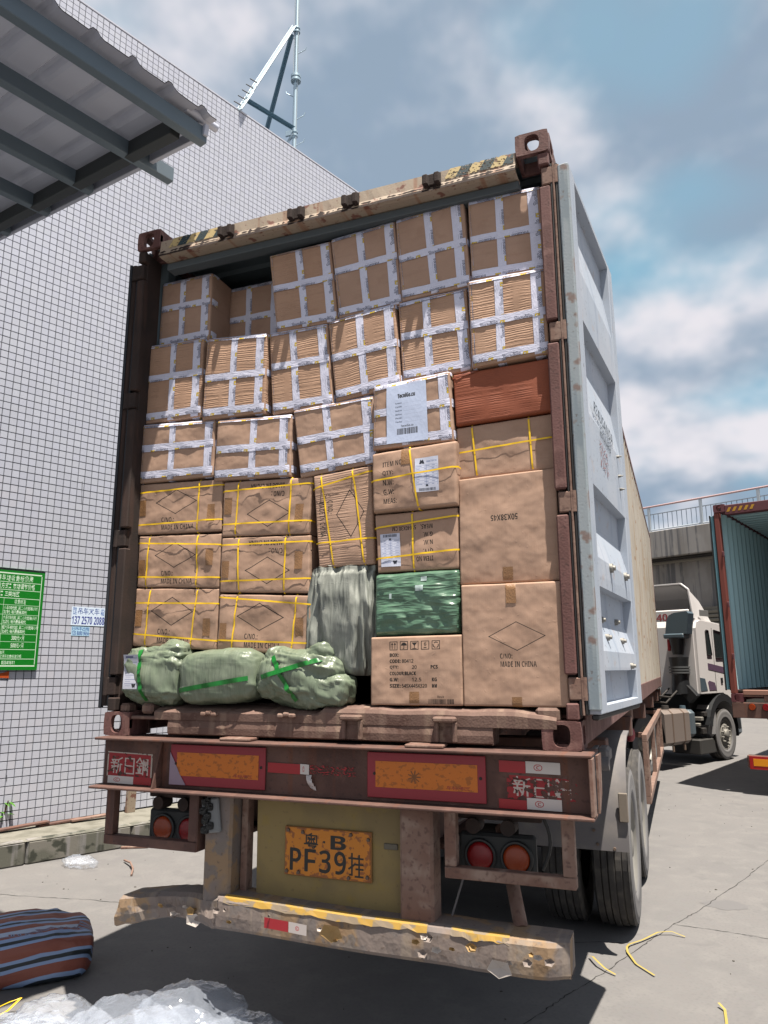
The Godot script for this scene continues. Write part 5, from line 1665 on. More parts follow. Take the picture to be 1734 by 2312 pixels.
	# axles and wheels, each end with a pair
	for z in [-2.64, -3.92]:
		g = geo()
		cyl(g, Vector3(-1.0, 0.52, z), Vector3(1.0, 0.52, z), 0.07, 0.07, 12)
		put(g, "axle", M.dark_steel, t)
		for s in [-1, 1]:
			wheel(t, Vector3(s * 1.06 - 0.013, 0.522, z), 0.522, 0.25, s)
			wheel(t, Vector3(s * 0.73 - 0.013, 0.522, z), 0.522, 0.25, -s)
	# mudguards: a bent sheet behind the rear wheels
	for s in [-1, 1]:
		g = geo()
		var prof := [Vector2(0.625, -1.88), Vector2(0.80, -1.885), Vector2(0.98, -1.92), Vector2(1.12, -1.99), Vector2(1.22, -2.10), Vector2(1.285, -2.28), Vector2(1.30, -2.50)]
		var fm := func(i: int, j: int):
			return [Vector3((0.52 + 0.68 * i / 12.0) * s - 0.013, prof[j].x, prof[j].y), Vector2.ZERO]
		grid(g, 12, 6, fm, 1)
		for j in 6:
			var a := Vector3(1.187 * s, prof[j].x, prof[j].y)
			var b := Vector3(1.187 * s, prof[j + 1].x, prof[j + 1].y)
			quad(g, a, b, b + Vector3(0, -0.012, -0.03), a + Vector3(0, -0.012, -0.03), a + Vector3(-s, 0, 0))
		var mg := put(g, "mudguard", M.mudguard, t)
		for p in [Vector2(1.0, 0.66), Vector2(1.1, 0.64), Vector2(0.98, 0.74)]:
			g = geo()
			cyl(g, Vector3(p.x * s, p.y, -1.89), Vector3(p.x * s, p.y, -1.87), 0.011, 0.009, 8)
			put(g, "bolt", M.rim_rust, mg)
		g = geo()
		span(g, Vector3(1.14 * s, 0.80, -1.885), Vector3(1.195 * s, 0.97, -1.865), 0.004)
		put(g, "patch", mat(Color(0.42, 0.385, 0.35), 0.8), mg)
	# side guards of angle iron, in front of the wheels
	for s in [-1, 1]:
		g = geo()
		span(g, Vector3(1.15 * s, 1.03, -9.7), Vector3(1.20 * s, 1.10, -4.7), 0.004)
		span(g, Vector3(1.15 * s, 0.46, -9.7), Vector3(1.20 * s, 0.53, -4.7), 0.004)
		for z in [-4.73, -4.95, -6.6, -8.2, -9.67]:
			span(g, Vector3(1.152 * s, 0.531, z - 0.03), Vector3(1.198 * s, 1.029, z + 0.03), 0.003)
		put(g, "side_guard", M.frame_dusty, t)
		g = geo()
		for z in [-5.0, -9.2]:
			beam(g, Vector3(0.5 * s, 1.1, z), Vector3(1.15 * s, 1.07, z), 0.05, 0.05)
		put(g, "guard_arm", M.frame_rust, t)
		g = geo()
		blob(g, Vector3(1.06 * s, 1.12, -4.45), Vector3(0.05, 0.07, 0.05), 0.9, 14, 8, 1)
		put(g, "marker_lamp", mat(Color(0.50, 0.16, 0.2), 0.4), t)
	for s in [-1, 1]:
		g = geo()
		span(g, Vector3(0.62 * s - 0.06, 0.35, -8.9), Vector3(0.62 * s + 0.06, 1.0, -8.7), 0.008)
		put(g, "landing_leg", M.dark_rust, t)

func blob(g: SurfaceTool, c: Vector3, r: Vector3, e: float, nu: int, nv: int, sd: int, amp := 0.0, fr := 1.0, b := Basis()) -> void:
	# a rounded lump between box (small e) and ball (e = 1), with creases of depth amp
	var f := func(i: int, j: int):
		var lo := TAU * i / nu
		var la := PI * (float(j) / nv - 0.5)
		var p := Vector3(spow(cos(la), e) * spow(cos(lo), e), spow(sin(la), e), spow(cos(la), e) * spow(sin(lo), e))
		var d := p.normalized()
		var q := p * r
		if amp > 0.0:
			q += d * amp * rumple(q * fr, sd)
		return [c + b * q, Vector2(float(i) / nu, float(j) / nv)]
	grid(g, nu, nv, f, 1)

func rumple(q: Vector3, sd: float) -> float:
	var w := q * Vector3(0.55, 1.25, 0.55) + Vector3(sd, sd * 2.0, 0)
	return crease.get_noise_3dv(w) * 0.75 + soft.get_noise_3dv(q * 0.6 + Vector3(sd, 0, 0)) * 0.7 + crease.get_noise_3dv(q * Vector3(2.6, 1.6, 2.6) + Vector3(0, sd, sd)) * 0.28

func spow(v: float, e: float) -> float:
	return signf(v) * pow(absf(v), e)

func tractor() -> void:
	# local frame: x to the right of the cab, y up, -z forward; the origin below the right front wheel
	var az := deg_to_rad(25.0)
	var t := thing("tractor_unit", "white cab tractor truck with roof deflector and red number 404, beyond the trailer", "truck", Vector3(3.44, 0, -12.9), -az)
	var white := mat(Color(0.78, 0.77, 0.77), 0.4)
	var blackish := mat(Color(0.09, 0.10, 0.115), 0.5)
	var slate := mat(Color(0.25, 0.31, 0.35), 0.45)
	var purple := mat(Color(0.33, 0.26, 0.34), 0.45)
	var glass := mat(Color(0.13, 0.17, 0.17), 0.08)
	var g := geo()
	# cab: side outline pushed across the width, then the corners softened by a second skin
	var side := PackedVector2Array([Vector2(-0.72, 1.24), Vector2(-0.72, 2.50), Vector2(-0.66, 2.62), Vector2(-0.50, 2.66), Vector2(0.55, 2.60), Vector2(0.72, 2.5), Vector2(0.95, 1.95), Vector2(1.02, 1.2), Vector2(1.02, 0.78), Vector2(0.70, 0.78), Vector2(0.60, 1.08), Vector2(0.30, 1.24)])
	var sx := Transform3D(Basis(Vector3(0, 0, -1), Vector3.UP, Vector3(1, 0, 0)), Vector3.ZERO)   # outline x forward, depth to the right
	extrude(g, side, -2.30, -0.085, sx)
	var small := PackedVector2Array()
	for p in side:
		small.append(Vector2(0.12, 1.75) + (p - Vector2(0.12, 1.75)) * 0.965)
	extrude(g, small, -2.36, -0.03, sx)
	put(g, "cab", white, t)
	for x in [-0.028, -2.362]:
		for w in [[PackedVector2Array([Vector2(-0.30, 1.97), Vector2(-0.30, 2.42), Vector2(-0.27, 2.45), Vector2(-0.17, 2.44), Vector2(-0.09, 1.97)]), "window"], [PackedVector2Array([Vector2(0.08, 1.92), Vector2(0.08, 2.46), Vector2(0.45, 2.42), Vector2(0.80, 1.92)]), "window"]]:
			g = geo()
			extrude(g, w[0], x - 0.004, x + 0.004, sx)
			put(g, w[1], glass, t)
			g = geo()
			for k in w[0].size():
				var a: Vector2 = w[0][k]
				var b: Vector2 = w[0][(k + 1) % w[0].size()]
				beam(g, Vector3(x + 0.002, a.y, -a.x), Vector3(x + 0.002, b.y, -b.x), 0.014, 0.03, Vector3.RIGHT)
			put(g, "window_frame", M.black_rubber, t)
		g = geo()
		extrude(g, PackedVector2Array([Vector2(-0.30, 1.70), Vector2(-0.30, 1.82), Vector2(0.85, 1.70), Vector2(0.85, 1.58)]), x - 0.003, x + 0.003, sx)
		extrude(g, PackedVector2Array([Vector2(-0.32, 1.31), Vector2(-0.36, 1.46), Vector2(-0.30, 1.49), Vector2(-0.06, 1.45), Vector2(0.0, 1.31)]), x - 0.003, x + 0.003, sx)
		put(g, "stripe", purple, t)
		g = geo()
		extrude(g, PackedVector2Array([Vector2(-0.69, 1.30), Vector2(-0.69, 1.55), Vector2(-0.48, 1.53), Vector2(-0.40, 1.31)]), x - 0.003, x + 0.003, sx)
		put(g, "grey_panel", slate, t)
		g = geo()
		span(g, Vector3(x - 0.012, 1.44, -0.31), Vector3(x + 0.012, 1.54, -0.22), 0.006)
		put(g, "door_handle", M.black_plastic, t)
		g = geo()
		for q in [[0.0, 0.9], [0.84, 0.9]]:
			span(g, Vector3(x - 0.002, 1.28, -q[0] - 0.006), Vector3(x + 0.002, 2.5, -q[0] + 0.006), 0.001)
		put(g, "door_gap", M.dark_steel, t)
	# back of the cab: window, ribs, lettering
	g = geo()
	span(g, Vector3(-1.7, 1.90, 0.695), Vector3(-0.53, 2.40, 0.712), 0.004)
	put(g, "rear_window_frame", M.black_rubber, t)
	g = geo()
	span(g, Vector3(-1.66, 1.94, 0.7125), Vector3(-0.57, 2.36, 0.718), 0.003)
	put(g, "rear_window", mat(Color(0.22, 0.235, 0.25), 0.15), t)
	g = geo()
	for y in [2.44, 2.50, 1.84, 1.62]:
		span(g, Vector3(-2.2, y, 0.69), Vector3(-0.12, y + 0.025, 0.708), 0.006)
	put(g, "rib", white, t)
	g = geo()
	span(g, Vector3(-2.2, 2.56, 0.60), Vector3(-0.15, 2.84, 0.66), 0.03)
	put(g, "raised_roof", white, t)
	var im := paper(256, 96, Color(0, 0, 0, 0))
	ink(im, "1404", Vector2(128, 48), Vector2(244, 88), Color(0.58, 0.24, 0.27), true)
	g = geo()
	flat(g, Vector3(-0.93, 2.78, 0.6625), Vector3(-0.44, 2.78, 0.6625), Vector3(-0.44, 2.63, 0.6625), Vector3(-0.93, 2.63, 0.6625))
	put(g, "red_number", mat(Color.WHITE, 0.5, {"tex": tex(im), "cut": true}), t)
	# roof deflector: a hollow shell open to the back
	g = geo()
	var back := [Vector2(-2.30, 2.66), Vector2(-2.24, 3.22), Vector2(-2.1, 3.34), Vector2(-0.28, 3.34), Vector2(-0.14, 3.22), Vector2(-0.08, 2.66)]
	var front := [Vector2(-2.1, 2.60), Vector2(-2.05, 2.66), Vector2(-1.95, 2.70), Vector2(-0.40, 2.70), Vector2(-0.28, 2.66), Vector2(-0.22, 2.60)]
	var mid := []
	for k in 6:
		mid.append(back[k].lerp(front[k], 0.45) + Vector2(0, 0.06 if k > 0 and k < 5 else 0.0))
	for off in [0.0, 0.03]:
		var sec := [[back, 0.62], [mid, 0.05], [front, -0.52]]
		for s in 2:
			for k in 5:
				var c := func(v: Vector2) -> Vector2: return Vector2(-1.19, 2.6) + (v - Vector2(-1.19, 2.6)) * (1.0 - off * 1.2)
				var a: Vector2 = c.call(sec[s][0][k])
				var b: Vector2 = c.call(sec[s][0][k + 1])
				var d: Vector2 = c.call(sec[s + 1][0][k + 1])
				var e: Vector2 = c.call(sec[s + 1][0][k])
				quad(g, Vector3(a.x, a.y, sec[s][1]), Vector3(b.x, b.y, sec[s][1]), Vector3(d.x, d.y, sec[s + 1][1]), Vector3(e.x, e.y, sec[s + 1][1]), Vector3(-1.2, 2.6, 0.1))
	for k in 5:
		beam(g, Vector3(back[k].x, back[k].y, 0.62), Vector3(back[k + 1].x, back[k + 1].y, 0.62), 0.03, 0.05, Vector3.BACK)
	put(g, "roof_deflector", white, t)
	g = geo()
	for k in [0, 4]:
		var a := Vector3(back[k].x * 0.5 + back[k + 1].x * 0.5 + (0.03 if k == 4 else -0.03), 2.78, 0.35)
		beam(g, a, a + Vector3(0, 0.0, -0.4), 0.01, 0.12)
	put(g, "deflector_slot", mat(Color(0.4, 0.4, 0.4), 0.6), t)
	# air intake on its duct behind the cab
	g = geo()
	extrude(g, PackedVector2Array([Vector2(-0.50, 2.36), Vector2(-0.46, 2.62), Vector2(-0.40, 2.72), Vector2(-0.30, 2.76), Vector2(-0.05, 2.78), Vector2(-0.02, 2.74), Vector2(-0.08, 2.36)]), 0.74, 0.98)
	span(g, Vector3(-0.54, 2.28, 0.72), Vector3(-0.14, 2.37, 1.0), 0.02)
	put(g, "air_intake", slate, t)
	g = geo()
	cyl(g, Vector3(-0.33, 1.98, 0.86), Vector3(-0.33, 2.29, 0.86), 0.10, 0.15, 18)
	cyl(g, Vector3(-0.33, 1.62, 0.86), Vector3(-0.33, 1.93, 0.86), 0.15, 0.18, 18)
	cyl(g, Vector3(-0.33, 1.26, 0.86), Vector3(-0.33, 1.61, 0.86), 0.17, 0.15, 18)
	beam(g, Vector3(-0.30, 1.40, 0.86), Vector3(-0.08, 1.16, 0.86), 0.14, 0.2)
	put(g, "intake_duct", blackish, t)
	g = geo()
	for y in [1.63, 1.68, 1.73]:
		cyl(g, Vector3(-0.33, y, 0.86), Vector3(-0.33, y + 0.03, 0.86), 0.19, 0.19, 18)
	put(g, "rubber_bellows", mat(Color(0.3, 0.31, 0.32), 0.6), t)
	g = geo()
	cyl(g, Vector3(-0.48, 2.05, 0.9), Vector3(-0.48, 2.27, 0.9), 0.03, 0.03, 10)
	put(g, "red_bottle", mat(Color(0.55, 0.12, 0.15), 0.5), t)
	# wheel arch, step box, tanks
	g = geo()
	for k in 14:
		var a0 := PI * (0.02 + 0.9 * k / 14.0)
		var a1 := PI * (0.02 + 0.9 * (k + 1) / 14.0)
		var c := Vector2(0.22, 0.50)
		var r0 := 0.74
		quad(g, Vector3(-0.01, c.y + sin(a0) * r0, -(c.x + cos(a0) * r0)), Vector3(-0.01, c.y + sin(a1) * r0, -(c.x + cos(a1) * r0)), Vector3(-0.6, c.y + sin(a1) * r0, -(c.x + cos(a1) * r0)), Vector3(-0.6, c.y + sin(a0) * r0, -(c.x + cos(a0) * r0)), Vector3(-0.3, c.y, -c.x))
		quad(g, Vector3(-0.008, c.y + sin(a0) * r0, -(c.x + cos(a0) * r0)), Vector3(-0.008, c.y + sin(a1) * r0, -(c.x + cos(a1) * r0)), Vector3(-0.008, c.y + sin(a1) * 0.6, -(c.x + cos(a1) * 0.6)), Vector3(-0.008, c.y + sin(a0) * 0.6, -(c.x + cos(a0) * 0.6)), Vector3(-1, c.y, -c.x))
	span(g, Vector3(-2.3, 0.95, -0.5), Vector3(-0.3, 1.235, 0.66), 0.02)
	put(g, "wheel_arch", blackish, t)
	g = geo()
	span(g, Vector3(-2.3, 0.42, -1.12), Vector3(-0.05, 0.80, -0.95), 0.05)
	put(g, "front_bumper", mat(Color(0.42, 0.45, 0.48), 0.4), t)
	g = geo()
	span(g, Vector3(-2.33, 0.40, -0.952), Vector3(-0.06, 1.2, -0.90), 0.03)
	put(g, "grille", blackish, t)
	g = geo()
	cyl(g, Vector3(-0.03, 1.12, -0.93), Vector3(-0.01, 1.12, -0.93), 0.05, 0.04, 12)
	put(g, "indicator", M.lamp_amber, t)
	var tank := mat(Color(0.44, 0.40, 0.38), 0.6, {"bump": M.grain, "deep": 0.03, "tri": 1.0})
	g = geo()
	var tp := PackedVector2Array()
	for q in [[0.0, 0.12, 0.0], [0.0, 0.88, 0.12], [0.12, 1.0, 0.0], [0.9, 1.0, 0.0], [1.0, 0.9, 0.0], [1.0, 0.1, 0.0], [0.9, 0.0, 0.0], [0.12, 0.0, 0.0]]:
		tp.append(Vector2(-0.66 + q[0] * 0.6, 0.40 + q[1] * 0.60))
	extrude(g, tp, 1.20, 2.16)
	put(g, "fuel_tank", tank, t)
	for z in [1.42, 1.86]:
		g = geo()
		var tb := PackedVector2Array()
		for p in tp:
			tb.append(Vector2(-0.36, 0.7) + (p - Vector2(-0.36, 0.7)) * 1.02)
		extrude(g, tb, z - 0.02, z + 0.02)
		span(g, Vector3(-0.1, 0.30, z - 0.02), Vector3(-0.07, 0.40, z + 0.02), 0.004)
		put(g, "tank_strap", M.rim_rust, t)
	g = geo()
	cyl(g, Vector3(-0.3, 1.0, 1.62), Vector3(-0.3, 1.07, 1.62), 0.07, 0.06, 14)
	put(g, "tank_cap", M.dark_steel, t)
	g = geo()
	span(g, Vector3(-0.55, 0.50, 0.92), Vector3(-0.06, 0.98, 1.16), 0.06)
	put(g, "urea_tank", mat(Color(0.30, 0.34, 0.37), 0.5), t)
	g = geo()
	cyl(g, Vector3(-0.25, 0.98, 1.04), Vector3(-0.25, 1.05, 1.04), 0.06, 0.05, 12)
	put(g, "tank_cap", slate, t)
	g = geo()
	span(g, Vector3(-0.6, 0.44, 0.10), Vector3(-0.02, 1.04, 0.36), 0.07)
	put(g, "splash_panel", mat(Color(0.52, 0.515, 0.52), 0.5), t)
	g = geo()
	span(g, Vector3(-0.6, 0.17, 0.12), Vector3(-0.05, 0.44, 0.85), 0.02)
	put(g, "step_box", mat(Color(0.19, 0.185, 0.18), 0.7), t)
	for q in [[0.50, 0.88, 0.12], [0.66, 0.80, 0.1], [0.6, 0.58, 0.16], [0.78, 0.7, 0.08]]:
		g = geo()
		cbox(g, Vector3(-0.16, q[1], q[0]), Vector3(0.2, q[2] * 0.7, q[2]), 0.01)
		put(g, "air_valve", M.rim if q[2] < 0.11 else M.dark_steel, t)
	g = geo()
	for x in [-1.65, -0.75]:
		span(g, Vector3(x, 0.62, -0.9), Vector3(x + 0.09, 0.88, 3.9), 0.006)
	span(g, Vector3(-1.7, 0.9, 2.4), Vector3(-0.6, 1.1, 3.3), 0.03)
	put(g, "chassis", M.dark_steel, t)
	wheel(t, Vector3(-0.14, 0.48, -0.22), 0.48, 0.26, 1, true)
	wheel(t, Vector3(-2.24, 0.48, -0.22), 0.48, 0.26, -1, true)
	for s in [[-0.16, 1], [-0.5, -1], [-1.9, 1], [-2.24, -1]]:
		wheel(t, Vector3(s[0], 0.5, 2.86), 0.5, 0.25, s[1])
	for s in [-0.35, -2.05]:
		g = geo()
		for k in 16:
			var a0 := PI * (0.02 + 1.06 * k / 16.0) - 0.1
			var a1 := PI * (0.02 + 1.06 * (k + 1) / 16.0) - 0.1
			quad(g, Vector3(s - 0.32, 0.5 + sin(a0) * 0.62, 2.86 + cos(a0 + PI) * 0.62), Vector3(s - 0.32, 0.5 + sin(a1) * 0.62, 2.86 + cos(a1 + PI) * 0.62), Vector3(s + 0.32, 0.5 + sin(a1) * 0.62, 2.86 + cos(a1 + PI) * 0.62), Vector3(s + 0.32, 0.5 + sin(a0) * 0.62, 2.86 + cos(a0 + PI) * 0.62), Vector3(s, 0.5, 2.86))
		put(g, "mudguard", blackish, t)
	for k in 5:
		g = geo()
		var p := Vector3(-0.75 + k * 0.1, 1.35 - (k % 2) * 0.1, 0.9)
		tube(g, [p, p + Vector3(0.02, -0.15, 0.4), p + Vector3(-0.1, -0.1, 0.9), p + Vector3(-0.2, 0.05, 1.5)], 0.018, 6)
		put(g, "air_hose", M.dark_steel, t)

# ---------------------------------------------------------------- cargo
class Crate:
	# front face with rounded edges that turn into the sides; lengths in metres along the faces
	var c: Array        # corners: top left, top right, bottom right, bottom left (x, y)
	var w: float
	var h: float
	var zf: float
	var depth: float
	var r: float
	var amp: float
	var sd: float
	var soft: FastNoiseLite
	var crease: FastNoiseLite
	var base: Vector3

	func turned_at(u: float, l: float) -> Vector4:
		# place across, place in depth, outward lean, facing
		var s := 1.0
		var v := u
		if u > l / 2.0:
			s = -1.0
			v = l - u
		var x := v
		var z := 0.0
		var n := 0.0
		var f := 1.0
		if v < r:
			var a := (r - v) / r
			if a < PI / 2.0:
				x = r - r * sin(a)
				z = -(r - r * cos(a))
				n = -sin(a)
				f = cos(a)
			else:
				x = 0.0
				z = -(r - v) + r * (PI / 2.0 - 1.0)
				n = -1.0
				f = 0.0
		return Vector4(x if s > 0.0 else l - x, z, n * s, f)

	func at(u: float, v: float, lift := 0.0) -> Vector3:
		# u to the right from the left edge, v up from the lower edge; outside 0..w, 0..h it goes round the edge
		var a := turned_at(u, w)
		var b := turned_at(v, h)
		var s := a.x / w
		var t := b.x / h
		var p: Vector2 = c[3].lerp(c[2], s).lerp(c[0].lerp(c[1], s), t)
		var n := Vector3(a.z, b.z, minf(a.w, b.w)).normalized()
		var q := Vector3(p.x, p.y, zf + a.y + b.y)
		var d := soft.get_noise_3d(u * 1.3 + sd, v * 1.3, sd) * 1.0 + crease.get_noise_3d(u * 0.8 + sd * 2.0, v * 0.8, sd) * 0.55
		var edge := smoothstep(0.0, 0.06, minf(minf(u, w - u), minf(v, h - v)))
		q += n * (amp * d * (0.25 + 0.75 * edge) + lift)
		return q - base

func side_steps(l: float, depth: float, r: float, n: int) -> Array:
	var out := [-depth, -depth * 0.4, -0.02, r * (1.0 - PI / 2.0), r * 0.2, r * 0.65]
	for k in n + 1:
		out.append(lerpf(r, l - r, float(k) / n))
	for k in [r * 0.65, r * 0.2, r * (1.0 - PI / 2.0), -0.02, -depth * 0.4, -depth]:
		out.append(l - k)
	return out

func crate(label: String, group: String, corners: Array, zf: float, m: Material, o := {}) -> Array:
	var k := Crate.new()
	k.c = corners
	k.w = (corners[1].distance_to(corners[0]) + corners[2].distance_to(corners[3])) / 2.0
	k.h = (corners[0].distance_to(corners[3]) + corners[1].distance_to(corners[2])) / 2.0
	k.zf = zf
	k.depth = o.get("depth", 0.42)
	k.r = o.get("r", 0.009)
	k.amp = o.get("amp", 0.006)
	k.sd = o.get("seed", taken.get("cardboard_box", 0) * 3.7 + 1.0)
	k.soft = soft
	k.crease = crease
	k.base = Vector3((corners[2].x + corners[3].x) / 2.0, (corners[2].y + corners[3].y) / 2.0, zf - k.depth / 2.0)
	var t := thing(o.get("called", "cardboard_box"), label, o.get("category", "box"), k.base, 0.0, group)
	var us := side_steps(k.w, k.depth, k.r, o.get("n", 14))
	var vs := side_steps(k.h, k.depth, k.r, o.get("n", 14))
	var g := geo()
	var off := Vector2(k.sd * 0.37, k.sd * 0.21)
	g.set_smooth_group(1)
	for j in vs.size() - 1:
		for i in us.size() - 1:
			var out_u: bool = i < 3 or i > us.size() - 5
			var out_v: bool = j < 3 or j > vs.size() - 5
			if out_u and out_v:
				continue
			for q in [[0, 0], [0, 1], [1, 1], [0, 0], [1, 1], [1, 0]]:
				var u: float = us[i + q[0]]
				var v: float = vs[j + q[1]]
				g.set_uv(Vector2(u, v) * 1.3 + off)
				g.set_uv2(Vector2(u / k.w, 1.0 - v / k.h))
				g.add_vertex(k.at(u, v))
	g.set_smooth_group(-1)
	put(g, "carton" if o.get("called", "cardboard_box") == "cardboard_box" else "wrapping", m, t)
	return [t, k]

func band(t: Node3D, k: Crate, called: String, m: Material, from: Vector2, to: Vector2, wide: float, lift: float, tile := 6.0, flip := false, wob := 0.0) -> void:
	# a strip laid on the faces from one point to another
	var g := geo()
	var n := maxi(6, int(from.distance_to(to) / 0.022))
	var d := (to - from).normalized()
	var s := d.orthogonal() * wide / 2.0
	var l := from.distance_to(to)
	var run := k.sd * 0.131 + from.x + from.y * 1.7
	var f := func(i: int, j: int):
		var p := from.lerp(to, float(i) / n)
		var e := (j / 2.0 - 1.0)
		var q := p + s * e
		var z := lift + wob * crease.get_noise_3d(q.x * 2.5 + k.sd, q.y * 2.5, lift * 900.0)
		var uv := Vector2((l * i / n) * tile / 2.0 + run, 0.5 + e * 0.5)
		if flip:
			uv = Vector2(-uv.x, 1.0 - uv.y)
		return [k.at(q.x, q.y, z), uv]
	grid(g, n, 2, f, 1)
	put(g, called, m, t)

func patch(t: Node3D, k: Crate, called: String, m: Material, x: float, y: float, w: float, h: float, lift := 0.004, upside := false) -> void:
	var g := geo()
	var f := func(i: int, j: int):
		var s := i / 5.0
		var v := j / 5.0
		return [k.at(x + w * s, y + h * (1.0 - v), lift), Vector2(1.0 - s, 1.0 - v) if upside else Vector2(s, v)]
	grid(g, 5, 5, f, 1)
	put(g, called, m, t)

func q4(a: float, b: float, c: float, d: float, e: float, f: float, g: float, h: float) -> Array:
	return [Vector2(a, b + 1.4 - 1.4), Vector2(c, d), Vector2(e, f), Vector2(g, h)]

func taped(label: String, corners: Array, zf: float, o := {}) -> Array:
	var soft_board: bool = o.get("smooth", false)
	var r := crate(label, "cartons bound with printed tape", corners, zf, M.carton if soft_board else M.carton_crushed, {"amp": 0.005, "r": 0.008})
	var t: Node3D = r[0]
	var k: Crate = r[1]
	rng.seed = int(k.sd * 100)
	var tw := 0.082
	var e := 0.06
	for x in [0.014, k.w * 0.5 + rng.randf_range(-0.02, 0.02), k.w - 0.014]:
		band(t, k, "tape", M.tape, Vector2(x + rng.randf_range(-0.006, 0.006), -e), Vector2(x + rng.randf_range(-0.006, 0.006), k.h + e), tw if x > 0.1 and x < k.w - 0.1 else tw * 1.2, 0.0018, 6.0, rng.randf() < 0.4, 0.0016)
	for y in [0.018, k.h * 0.5 + rng.randf_range(-0.02, 0.02), k.h - 0.018]:
		band(t, k, "tape", M.tape, Vector2(-e, y + rng.randf_range(-0.006, 0.006)), Vector2(k.w + e, y + rng.randf_range(-0.006, 0.006)), tw, 0.0034, 6.0, rng.randf() < 0.4, 0.0016)
	return r

func strapped(t: Node3D, k: Crate, xs: Array, ys: Array) -> void:
	# yellow straps: xs and ys are [place at the start, place at the end] as shares of the face
	var n := 0
	for x in xs:
		band(t, k, "strap", M.strap, Vector2(x[0] * k.w, -0.05), Vector2(x[1] * k.w, k.h + 0.05), 0.016, 0.0045 + n * 0.0006)
		n += 1
	for y in ys:
		band(t, k, "strap", M.strap, Vector2(-0.05, y[0] * k.h), Vector2(k.w + 0.05, y[1] * k.h), 0.016, 0.0068 + n * 0.0006)
		n += 1

func print_mat(im: Image, crushed := false) -> StandardMaterial3D:
	return mat(Color.WHITE, 0.85, {"tex": M.board, "bump": M.crushed if crushed else M.dents, "deep": 0.3 if crushed else 0.9, "over": tex(im)})

func diamond(im: Image, c: Vector2, rx: float, ry: float, th: float, col: Color) -> void:
	stroke(im, [c + Vector2(-rx, 0), c + Vector2(0, -ry), c + Vector2(rx, 0), c + Vector2(0, ry), c + Vector2(-rx, 0)], th, col)

func turned(im: Image, times: int) -> Image:
	var c: Image = im.duplicate()
	for k in times:
		c.rotate_90(CLOCKWISE)
	return c

func v_mark(im: Image, c: Vector2, s: float, up: bool, col: Color) -> void:
	# the little two-legged emblem of the labels
	var y := -1.0 if up else 1.0
	fill_tri(im, c + Vector2(-s, -s * 0.8 * y), c + Vector2(-s * 0.1, -s * 0.8 * y), c + Vector2(-s * 0.1, s * 0.5 * y), col)
	fill_tri(im, c + Vector2(-s, -s * 0.8 * y), c + Vector2(-s * 0.1, s * 0.5 * y), c + Vector2(-s * 0.45, s * 0.9 * y), col)
	fill_tri(im, c + Vector2(s, -s * 0.8 * y), c + Vector2(s * 0.1, -s * 0.8 * y), c + Vector2(s * 0.1, s * 0.5 * y), col)
	fill_tri(im, c + Vector2(s, -s * 0.8 * y), c + Vector2(s * 0.1, s * 0.5 * y), c + Vector2(s * 0.45, s * 0.9 * y), col)
	im.fill_rect(Rect2i(int(c.x - s * 0.2), int(c.y - s * 0.5), int(s * 0.4), int(s)), col)

func bars(im: Image, r: Rect2i, sd: int, col: Color) -> void:
	rng.seed = sd
	var x := r.position.x
	while x < r.end.x:
		var w := rng.randi_range(1, 4)
		im.fill_rect(Rect2i(x, r.position.y, mini(w, r.end.x - x), r.size.y), col)
		x += w + rng.randi_range(1, 3)

func label_sheet() -> Image:
	var im := paper(192, 288, Color(0.72, 0.735, 0.80))
	var bl := Color(0.08, 0.10, 0.16)
	var gr := Color(0.33, 0.39, 0.55)
	v_mark(im, Vector2(56, 34), 22, true, bl)
	ink(im, "ANCTECH", Vector2(136, 36), Vector2(84, 15), gr)
	for y in range(62, 236, 22):
		im.fill_rect(Rect2i(8, y, 176, 2), gr)
		for s in 3:
			rng.seed = y + s
			im.fill_rect(Rect2i(14 + s * 62, y + 9, rng.randi_range(16, 46), 4), gr)
	for x in [8, 92, 182]:
		im.fill_rect(Rect2i(x, 62, 2, 178), gr)
	v_mark(im, Vector2(96, 236), 12, true, bl)
	bars(im, Rect2i(30, 258, 134, 24), 4, bl)
	return im

